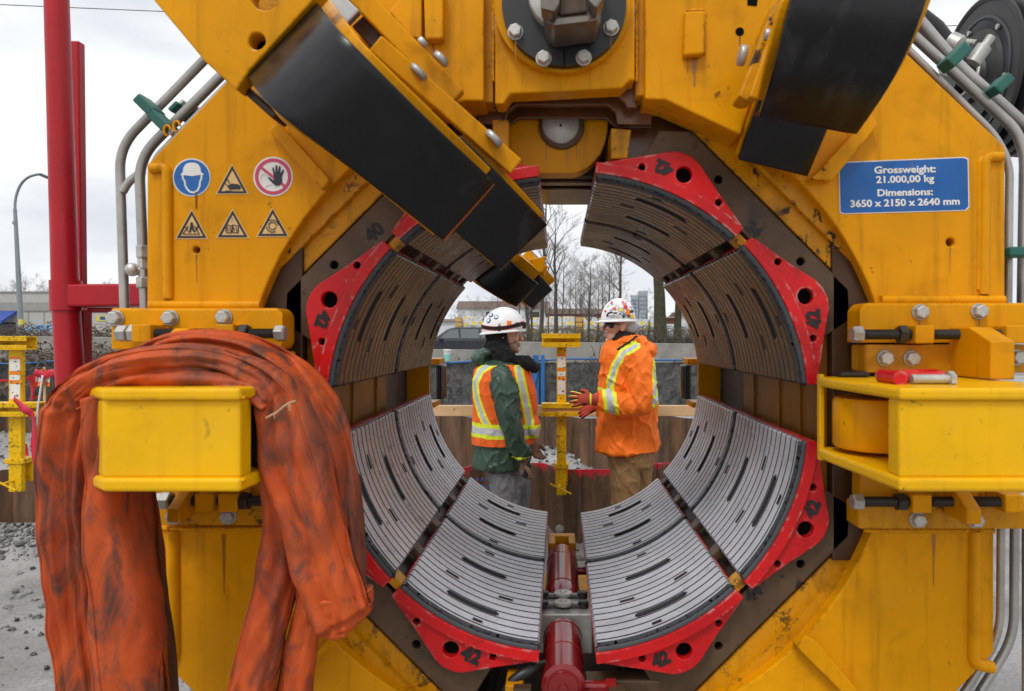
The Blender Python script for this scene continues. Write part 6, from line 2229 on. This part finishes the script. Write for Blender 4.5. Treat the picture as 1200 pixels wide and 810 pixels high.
# sticker covered hard hat
cB = Q(724.5, 374.0); rB = (.116, .108, .141)
def brimB(t):
    x = -math.cos(t)
    k = max(0, x)
    return (.122 + .045 * k ** 1.5, .116)
hatB = hard_hat('hard_hat', cB, rB, pB, brimB, .03, ridge=False)
M['st_red'] = plain('sticker_bright_red', (.60, .03, .05), .4); M['st_pink'] = plain('sticker_pink', (.65, .2, .25), .4)
M['rust_st'] = plain('sticker_brown', (.25, .06, .03), .5); M['st_pale'] = plain('sticker_pale', (.62, .55, .56), .5)
M['st_yellow'] = plain('sticker_yellow', (.80, .60, .02), .4); M['st_teal'] = plain('sticker_teal', (.05, .25, .30), .4); M['st_grey'] = plain('sticker_grey', (.35, .38, .42), .4)
def blot(c, r, px, py, w, h, ang, mat, parent, seed):
    """an irregular sticker that follows the shell"""
    rg = random.Random(seed); n_ = 12; w *= 1.25; h *= 1.25
    ca, sa = math.cos(R(ang)), math.sin(R(ang)); loop = []
    for k in range(n_):
        t = 2 * PI * k / n_; j = rg.uniform(.72, 1.12)
        u, v = w * math.cos(t) * j, h * math.sin(t) * j
        p, n = on_shell(c, r, px + u * ca - v * sa, py + u * sa + v * ca); loop.append((p, n))
    p0, n0 = on_shell(c, r, px, py)
    lift = .0016 + .0003 * (seed % 9)
    mb = MB(); cv = mb.bm.verts.new(p0 + n0 * lift)
    vs = [mb.bm.verts.new(p + n * lift) for p, n in loop]; vb = [mb.bm.verts.new(p - n * .001) for p, n in loop]
    for k in range(n_):
        k2 = (k + 1) % n_
        mb.bm.faces.new((cv, vs[k], vs[k2])); mb.bm.faces.new((vs[k], vb[k], vb[k2], vs[k2]))
    return mb.build('hat_sticker', mat, parent)
for i, (px, py, w, h, a, mt) in enumerate(((719, 362.5, 2.0, 1.8, 20, 'st_red'), (726.5, 364, 3.6, 2.8, 10, 'st_grey'), (726, 364, 2.2, 1.5, 0, 'st_yellow'), (730.5, 357, 2.4, 4.4, -15, 'st_pink'), (732, 361.2, 2.2, 2.4, 0, 'st_red'),
        (734, 366.5, 2.6, 3.0, 20, 'orange_sticker'), (735, 371, 2.2, 1.6, 0, 'rust_st'), (739.6, 371.2, 2.5, 2.2, 0, 'st_yellow'), (739, 365.5, 2.3, 1.6, -20, 'ink'), (729.5, 370, 2.2, 2.2, 0, 'st_teal'), (729, 371.8, 1.4, 1.2, 30, 'ink'),
        (714, 367, 3.0, .8, -18, 'ink'), (719.5, 367.5, 2.3, .7, -10, 'ink'), (711, 369.8, 1.1, 1.6, 20, 'ink'), (716, 371, 3.4, 1.2, -10, 'st_grey'), (722, 370.6, 2.4, 1.5, 0, 'st_pale'), (709, 365, .9, 1.1, 0, 'st_red'), (716, 355, 1.7, .9, -40, 'st_pink'),
        (716.8, 357.3, 1.6, .8, -30, 'st_grey'), (734.5, 353.5, .9, .9, 0, 'st_pink'), (712, 359, 1.6, .6, -50, 'st_pale'), (722, 359, 2.4, 1.4, 10, 'st_pale'), (738.5, 361, 1.8, 1.2, 40, 'st_grey'), (725, 368.4, 1.2, .6, 0, 'ink'), (715, 364, 1.8, .5, -30, 'st_grey'))):
    blot(cB, rB, px, py, w, h, a, M[mt], hatB, i)
# ================================================================== SLING, SHACKLE, REEL, RED FRAME, TAPE
def sling_material(name='orange_sling_cloth', soil_shade=.85):
    m, nt, b = nodes(name)
    n = add_noise(nt, 5, 6, .6)
    c = mixc(nt, ramp(nt, n, .3, .7), (.40, .052, .010), (.62, .105, .020))
    g = ramp(nt, add_noise(nt, 1.0, 8, .66, stretch=(13, 12, 5.5), dist=.9), .49, .64)
    c = mixc(nt, math_n(nt, 'MULTIPLY', g, soil_shade), c, (.060, .042, .036))
    g2 = ramp(nt, add_noise(nt, 24, 8, .72), .57, .70)
    c = mixc(nt, math_n(nt, 'MULTIPLY', g2, .45), c, (.10, .055, .04))
    g4 = ramp(nt, add_noise(nt, 1.0, 5, .6, stretch=(5, 5, 2.2), dist=.4), .48, .66)
    c = mixc(nt, math_n(nt, 'MULTIPLY', g4, .8), c, (.075, .046, .036))
    w = ramp(nt, add_noise(nt, 11, 8, .7, dist=1.2), .64, .76)
    c = mixc(nt, math_n(nt, 'MULTIPLY', w, .22), c, (.50, .22, .14))
    nt.links.new(c, b.inputs['Base Color']); b.inputs['Roughness'].default_value = .62; b.inputs['Specular IOR Level'].default_value = .25
    pv = bump(nt, b, add_noise(nt, 1.0, 6, .6, stretch=(13, 12, 7), dist=.6), .16, .02)
    tc = nt.nodes.new('ShaderNodeTexCoord')
    bump(nt, b, add_noise(nt, 420, 2), .18, .002, pv)
    return m
M['sling'] = sling_material()
M['sling_shaded'] = sling_material('shaded_sling_cloth', .97)  # darker copy: shade painted into the cloth of one strand
M['sling_shaded'].node_tree.nodes['Principled BSDF'].inputs['Roughness'].default_value = .8
def strand(L, Rr, depth, thick, name, parent, seed, n=9, d2=None, crease=.016, folds_=5, over=None, shaded=False, seam=0.0):
    """a soft flat sleeve between a left and a right edge given in photograph pixels"""
    A = catmull([Vector((x, y, 0)) for x, y in L], n); B = catmull([Vector((x, y, 0)) for x, y in Rr], n)
    mb = MB(); rings = []
    m_ = len(A); off = seed * 5.31
    SEG = 56
    for i in range(m_):
        t = i / (m_ - 1)
        dd = depth[0] + (depth[1] - depth[0]) * t if not callable(depth) else depth(t)
        a = P(A[i].x, A[i].y, dd); b = P(B[i].x, B[i].y, dd)
        c = (a + b) / 2; e = (b - a) / 2; w = e.length; e.normalize()
        th = thick * (1 if not callable(over) else over(t))
        k_end = 1.0
        ring = []
        for k in range(SEG):
            an = 2 * PI * k / SEG
            u = math.copysign(abs(math.cos(an)) ** .8, math.cos(an)); v = math.copysign(abs(math.sin(an)) ** .8, math.sin(an))
            q = c + e * (u * w) + Vector((0, 1, 0)) * (v * th)
            # lengthwise folds and cross wrinkles
            f = noise.noise(Vector((u * folds_ * .30 + off, t * 1.1 * m_ / 40, off + (3 if v > 0 else 0))))
            f2 = (1 - abs(noise.noise(Vector((u * folds_ * .27 + off * 2 + .5 * noise.noise(Vector((t * 6, u, off))), t * .8 * m_ / 40, 9 + off))))) ** 8
            f3 = noise.noise(Vector((u * 2.4 + t * 5, t * m_ * .22, off + 4)))
            s_ = crease * (1.0 * f - .95 * f2 + .42 * f3)
            q = q + Vector((0, -1 if v < 0 else 1, 0)) * s_ + e * (.25 * s_ * u)
            ring.append(q)
        rings.append(ring)
    mb.loft(rings)
    o = mb.build(name, M['sling_shaded'] if shaded else M['sling'], parent, smooth=180)
    if seam:
        k0 = int(SEG * seam)
        line = [rings[i][k0] + (rings[i][k0] - (rings[i][0] + rings[i][SEG // 2]) / 2).normalized() * .0006 for i in range(3, m_ - 3)]
        sb = MB(); sb.tube(line, .0021, 6); sb.build('stitched_seam', M['sling'], o, smooth=180)
    return o
zt_ = ZT
sl = thing('lifting_sling', 'dirty orange lifting sling draped in folds over the left yellow housing', 'sling', P(240, 440, 1.36))
HD = 1.30
# lower layer lying on the lid and the front band over the top
strand([(118, 462), (150, 436), (230, 428), (310, 440), (335, 462)], [(118, 478), (160, 470), (230, 468), (290, 470), (318, 486)], (1.31, 1.31), .07, 'sling_layer', sl, 1)
# band coming over the top and down the left side
strand([(84, 862), (76, 800), (64, 720), (55, 640), (49, 560), (52, 496), (60, 466), (80, 442), (126, 414), (200, 402), (262, 406), (318, 424), (352, 452), (375, 500), (392, 560), (414, 640), (436, 706)],
       [(132, 862), (124, 800), (114, 720), (109, 640), (107, 560), (116, 496), (126, 474), (140, 458), (172, 446), (220, 440), (262, 444), (294, 466), (306, 500), (308, 552), (328, 606), (346, 676), (372, 741)],
       lambda t: 1.32 - .05 * sstep(.15, .5, t) + .03 * sstep(.5, .65, t), .04, 'sling_band', sl, 2, n=10, crease=.020, folds_=5, seam=.66)
# second band behind it
strand([(150, 420), (196, 392), (250, 386), (310, 398), (360, 430), (396, 476), (414, 540), (424, 620), (426, 690)],
       [(150, 440), (200, 420), (250, 412), (296, 424), (330, 452), (356, 500), (376, 560), (392, 640), (400, 700)],
       lambda t: 1.40 - .03 * t, .045, 'sling_band', sl, 3, n=9, crease=.018, folds_=5, seam=.80)
# turned up end of the loop
strand([(352, 700), (366, 728), (376, 744), (392, 744)], [(436, 690), (437, 706), (434, 718), (420, 730)], (1.315, 1.33), .045, 'sling_loop_end', sl, 4, n=8, crease=.010)
# left hanging strands
strand([(104, 470), (104, 540), (104, 620), (108, 700), (122, 815), (128, 860)], [(158, 452), (150, 540), (154, 600), (176, 680), (192, 760), (200, 860)], lambda t: 1.285 + .01 * t, .055, 'sling_strand', sl, 6, n=10, crease=.020, folds_=4, seam=.72)
strand([(130, 560), (146, 640), (160, 740), (176, 860)], [(178, 560), (184, 640), (193, 740), (205, 860)], lambda t: 1.40, .05, 'sling_strand', sl, 7, n=10, crease=.018, folds_=4, shaded=True)
# right inner strand falling to the lower left
strand([(306, 540), (316, 600), (303, 680), (284, 760), (266, 830), (258, 870)], [(352, 560), (352, 640), (350, 690), (332, 760), (318, 830), (312, 870)], lambda t: 1.345, .05, 'sling_strand', sl, 8, n=10, crease=.018, folds_=4, seam=.6)
strand([(346, 620), (350, 690), (334, 760), (318, 830), (310, 870)], [(392, 640), (380, 720), (372, 770), (366, 830), (362, 870)], lambda t: 1.375, .045, 'sling_strand', sl, 9, n=10, crease=.018, folds_=4)
# frayed seam of the front band
M['thread_tan'] = plain('frayed_thread', (.50, .30, .17), .9)
rg = random.Random(6)
base = catmull([P(312, 490, 1.225), P(326, 482, 1.215), P(336, 474, 1.215), P(346, 470, 1.225)], 8)
mb = MB(); mb.tube(base, .0022, 6); mb.build('frayed_seam', M['thread_tan'], sl, smooth=180)
for k in range(3):
    q = base[rg.randrange(len(base))]
    mb = MB(); mb.tube([q, q + Vector((rg.uniform(-.006, .006), -.004, -.006)), q + Vector((rg.uniform(-.008, .008), -.003, -.013))], .0009, 4); mb.build('loose_thread', M['thread_tan'], sl)

# red shackle on the right housing lid
q = P(1075, 441, 1.33); q.z = ZT
t = thing('shackle', 'small red shackle with bright pin lying on the right yellow housing', 'shackle', q)
mb = MB()
pts = catmull([q + Vector(v) for v in ((-.060, .02, .012), (-.03, .045, .012), (.02, .05, .014), (.045, .02, .016), (.035, -.015, .014), (.0, -.01, .012), (-.055, -.012, .012))], 6)
mb.tube(pts, .0105, 12); mb.build('bow', M['red'], t, smooth=60)
mb = MB(); mb.tube([q + Vector((-.03, -.035, .010)), q + Vector((.045, -.035, .010))], .009, 14); mb.tube([q + Vector((.04, -.035, .010)), q + Vector((.05, -.035, .010))], .015, 6); mb.build('shackle_pin', M['zinc'], t, smooth=40)
mb = MB(); mb.tube([q + Vector((-.055, -.045, .012)), q + Vector((-.055, .03, .012))], .014, 12); mb.build('pin_eye', M['red'], t, smooth=60)

# hose reel beyond the right pipes
def reel():
    d = 2.5
    c = P(1143, 93, d)
    ax = Vector((-1, .04, .02)).normalized()
    t = thing('hose_reel', 'black hose reel mounted behind the steel pipes at upper right', 'hose reel', (c.x, d, c.z - .3))
    m = plain('reel_disc', (.022, .021, .020), .5, var=.35, nscale=9); rim_ = plain('reel_rim', (.03, .033, .04), .4)
    r = .275
    mb = MB(); mb.lathe(c, ax, [(-.008, r), (-.006, r + .006), (.004, r + .006), (.006, r), (.003, r - .012), (0, r - .016), (0, .17), (.012, .16), (.012, .09), (.03, .08), (.03, 0)], 64); disc = mb.build('reel_flange', m, t, smooth=30)
    mb = MB(); mb.lathe(c, ax, [(.0005, .215), (.004, .214), (.004, .205), (.0005, .204)], 64); mb.build('pressed_ring', rim_, disc, smooth=40)
    for k in range(4):
        mb = MB(); mb.lathe(c - ax * (.035 + .05 * k), -ax, [(0, r * .95), (.008, r * 1.0), (.032, r * 1.0), (.040, r * .95)], 56); mb.build('hose_coil', M['black'] if k % 2 else rim_, t, smooth=40)
    mb = MB(); mb.lathe(c - ax * .25, -ax, [(0, r), (.004, r + .008), (.016, r + .008), (.02, r)], 56); mb.build('reel_flange', rim_, t, smooth=40)
    u = ax.cross(Vector((0, 0, 1))).normalized(); w = u.cross(ax)
    for a in range(6):
        an = a * PI / 3 + .3
        p = c + (u * math.cos(an) + w * math.sin(an)) * .19
        mb = MB(); mb.lathe(p, ax, [(0, .010), (.008, .010), (.009, .007)], 10); mb.build('rivet', M['zinc'], disc)
    # pipe elbows and hoses in front of it
    mb = MB(); mb.tube([c + ax * .02, c + ax * .09], .05, 20); mb.build('hub', M['black'], t, smooth=40)
    mb = MB(); mb.tube(catmull([c + ax * .08 + w * .01, c + ax * .10 + u * .05 + w * .06, c + ax * .07 + u * .02 + w * .14, c + ax * .04 - u * .08 + w * .10], 6), .010, 10); mb.build('feed_hose', M['zinc'], t, smooth=60)
    mb = MB(); mb.tube(catmull([c + ax * .08 - w * .02, c + ax * .10 - u * .03 - w * .10, c + ax * .07 - u * .12 - w * .06, c + ax * .05 - u * .12 + w * .02], 6), .007, 8); mb.build('feed_hose', M['pipe'], t, smooth=60)
    # bracket down to the machine
    mb = MB(); mb.bar(c - ax * .12, Vector((.98, 2.55, 1.45)), .07, .07); mb.build('reel_bracket', M['dark'], t)
    for a_, b_, c_, r_ in (((1078, 20), (1096, 34), (1113, 56), .026), ((1113, 56), (1125, 72), (1138, 80), .02)):
        mb = MB(); mb.tube([P(*a_, 1.95), P(*b_, 1.95), P(*c_, 1.95)], r_, 14); mb.build('swivel_joint', M['black'], t, smooth=50)
    mb = MB(); mb.lathe(P(1112, 50, 1.9), Vector((.6, -.5, -.6)), [(0, .03), (.03, .03), (.034, .024)], 20); mb.build('swivel_collar', M['zinc'], t, smooth=40)
    mb = MB(); mb.lathe(P(1140, 74, 1.9), Vector((.5, -.2, .8)), [(0, .02), (.05, .02), (.052, .012), (.08, .012)], 12); mb.build('swivel_fitting', M['zinc'], t, smooth=40)
reel()

# red frame at the left
def red_frame():
    d = 1.95
    t = thing('red_steel_frame', 'dark red tubular steel frame post rising left of the machine', 'steel frame', (P(82, 0, d).x, d, 0))
    s = d / F
    top = P(64, -80, d); mid = P(77, 350, d); bot = Vector((P(84, 0, d).x, d, -.02))
    mb = MB(); mb.tube([top, mid, P(84, 470, d), bot], [.030, .034, .037, .040], 28); mb.build('round_post', M['red_frame'], t, smooth=50)
    d2 = 2.08
    mb = MB(); mb.bar(P(85.5, 50, d2), P(90, 470, d2), .055, .030, up=(0, 1, 0)); mb.build('square_post', M['red_frame'], t, bevel=.004)
    mb = MB(); mb.bar(P(90, 470, d2), Vector((P(92, 0, d2).x, d2, -.02)), .055, .030, up=(0, 1, 0)); mb.build('square_post', M['red_frame'], t, bevel=.004)
    mb = MB(); mb.bar(P(80, 347, d), P(176, 346, d), .06, 26 * s); mb.build('cross_beam', M['red_frame'], t, bevel=.006)
    mb = MB(); mb.bounds(P(96, 0, d).x, P(176, 0, d).x, d + .02, d + .05, P(0, 366, d).z, P(0, 360, d).z); mb.build('beam_lip', M['red_frame'], t, bevel=.003)
    mb = MB(); mb.bar(P(66.5, 348, d), P(70, 348, d), .05, 26 * s); mb.build('post_sleeve', M['red_frame'], t, bevel=.006)
    mb = MB(); mb.tube([P(77, 329, d), P(77.6, 364, d)], .0395, 28); mb.build('post_collar', M['red_frame'], t, smooth=50)
    mb = MB()
    q = P(101, 385, 2.0)
    mb.bounds(P(99, 0, 2.02).x, P(103, 0, 2.02).x, 2.0, 2.04, P(0, 480, 2.0).z, P(0, 362, 2.0).z); mb.build('inner_post', M['red_frame'], t, bevel=.003)
red_frame()

# barrier tape and rope at the far left
M['tape_red'] = plain('barrier_tape_red', (.62, .02, .05), .45, var=.3, nscale=25)
M['tape_white'] = plain('barrier_tape_white', (.72, .70, .70), .45)
def ribbon(pts, d, w, name, label, mat, seed):
    rg = random.Random(seed)
    c = catmull([P(x, y, d + dz) for x, y, dz in pts], 6)
    rows = []
    for i, p in enumerate(c):
        a = .6 * math.sin(i * .5 + seed) 
        tn = (c[min(i + 1, len(c) - 1)] - c[max(i - 1, 0)]).normalized()
        sd = tn.cross(Vector((math.sin(a), math.cos(a), .2))).normalized() * w / 2
        rows.append([p - sd, p, p + sd])
    mb = MB(); mb.grid(rows)
    o = mb.build(name, mat, None, solidify=(.0012, 0), smooth=60)
    return tag(o, label, 'barrier tape')
ribbon([(16, 467, -.12), (28, 479, -.14), (38, 489, -.12), (41, 520, -.1), (44, 550, -.1), (48, 590, -.1), (50, 612, -.08)], 4.8, .05, 'barrier_tape', 'long red printed barrier tape hanging from the left yellow post', M['tape_red'], 1)
ribbon([(40, 436, 0), (52, 440, .02), (60, 437, 0), (70, 443, .03)], 4.8, .05, 'barrier_tape', 'short crumpled red tape knotted near the orange marker flag', M['tape_red'], 4)
ribbon([(-10, 447, .2), (20, 445, .2), (42, 442, .2), (66, 438, .1)], 4.8, .022, 'barrier_tape', 'thin tight red tape strung level behind the left yellow post', M['tape_red'], 2)
ribbon([(28, 520, .3), (31, 535, .3), (38, 541, .3)], 4.9, .04, 'barrier_tape', 'loose red tape scrap beside the foot of the left yellow post', M['tape_red'], 3)
ribbon([(40, 440, .05), (38, 462, .05), (40, 468, .05)], 4.9, .06, 'barrier_tape', 'short red tape end dangling right of the left yellow post', M['tape_red'], 5)
mb = MB(); mb.tube(catmull([P(50, 440, 4.7), P(47, 460, 4.7), P(44, 480, 4.7), P(43, 500, 4.7)], 5), .006, 6)
tag(mb.build('rope', M['tape_white'], None, smooth=180), 'thin white rope hanging beside the red barrier tape', 'rope')
q = P(47, 437, 4.85)
t = thing('marker_flag', 'orange and white marker flag bunched behind the red post', 'marker flag', P(48, 452, 4.85))
for k, (y0, y1, mt) in enumerate(((433, 440, 'orange_sticker'), (440, 447, 'tape_white'), (447, 452, 'orange_sticker'))):
    rows = []
    for j in range(7):
        x = 41 + 16 * j / 6
        rows.append([P(x + 1.5 * math.sin(j + k), y0 + (1.2 * math.sin(j * 1.3)), 4.85 + .04 * math.sin(j * 1.7)), P(x + math.sin(j + k + .4), y1 + (1.2 * math.sin(j * 1.3 + .3)), 4.85 + .04 * math.sin(j * 1.7 + .5))])
    mb = MB(); mb.grid(rows); mb.build('flag_cloth', M[mt], t, solidify=(.002, 0))
mb = MB(); mb.tube([P(52, 430, 4.87), P(53, 560, 4.87)], .008, 8); mb.build('flag_stick', M['pine'], t)
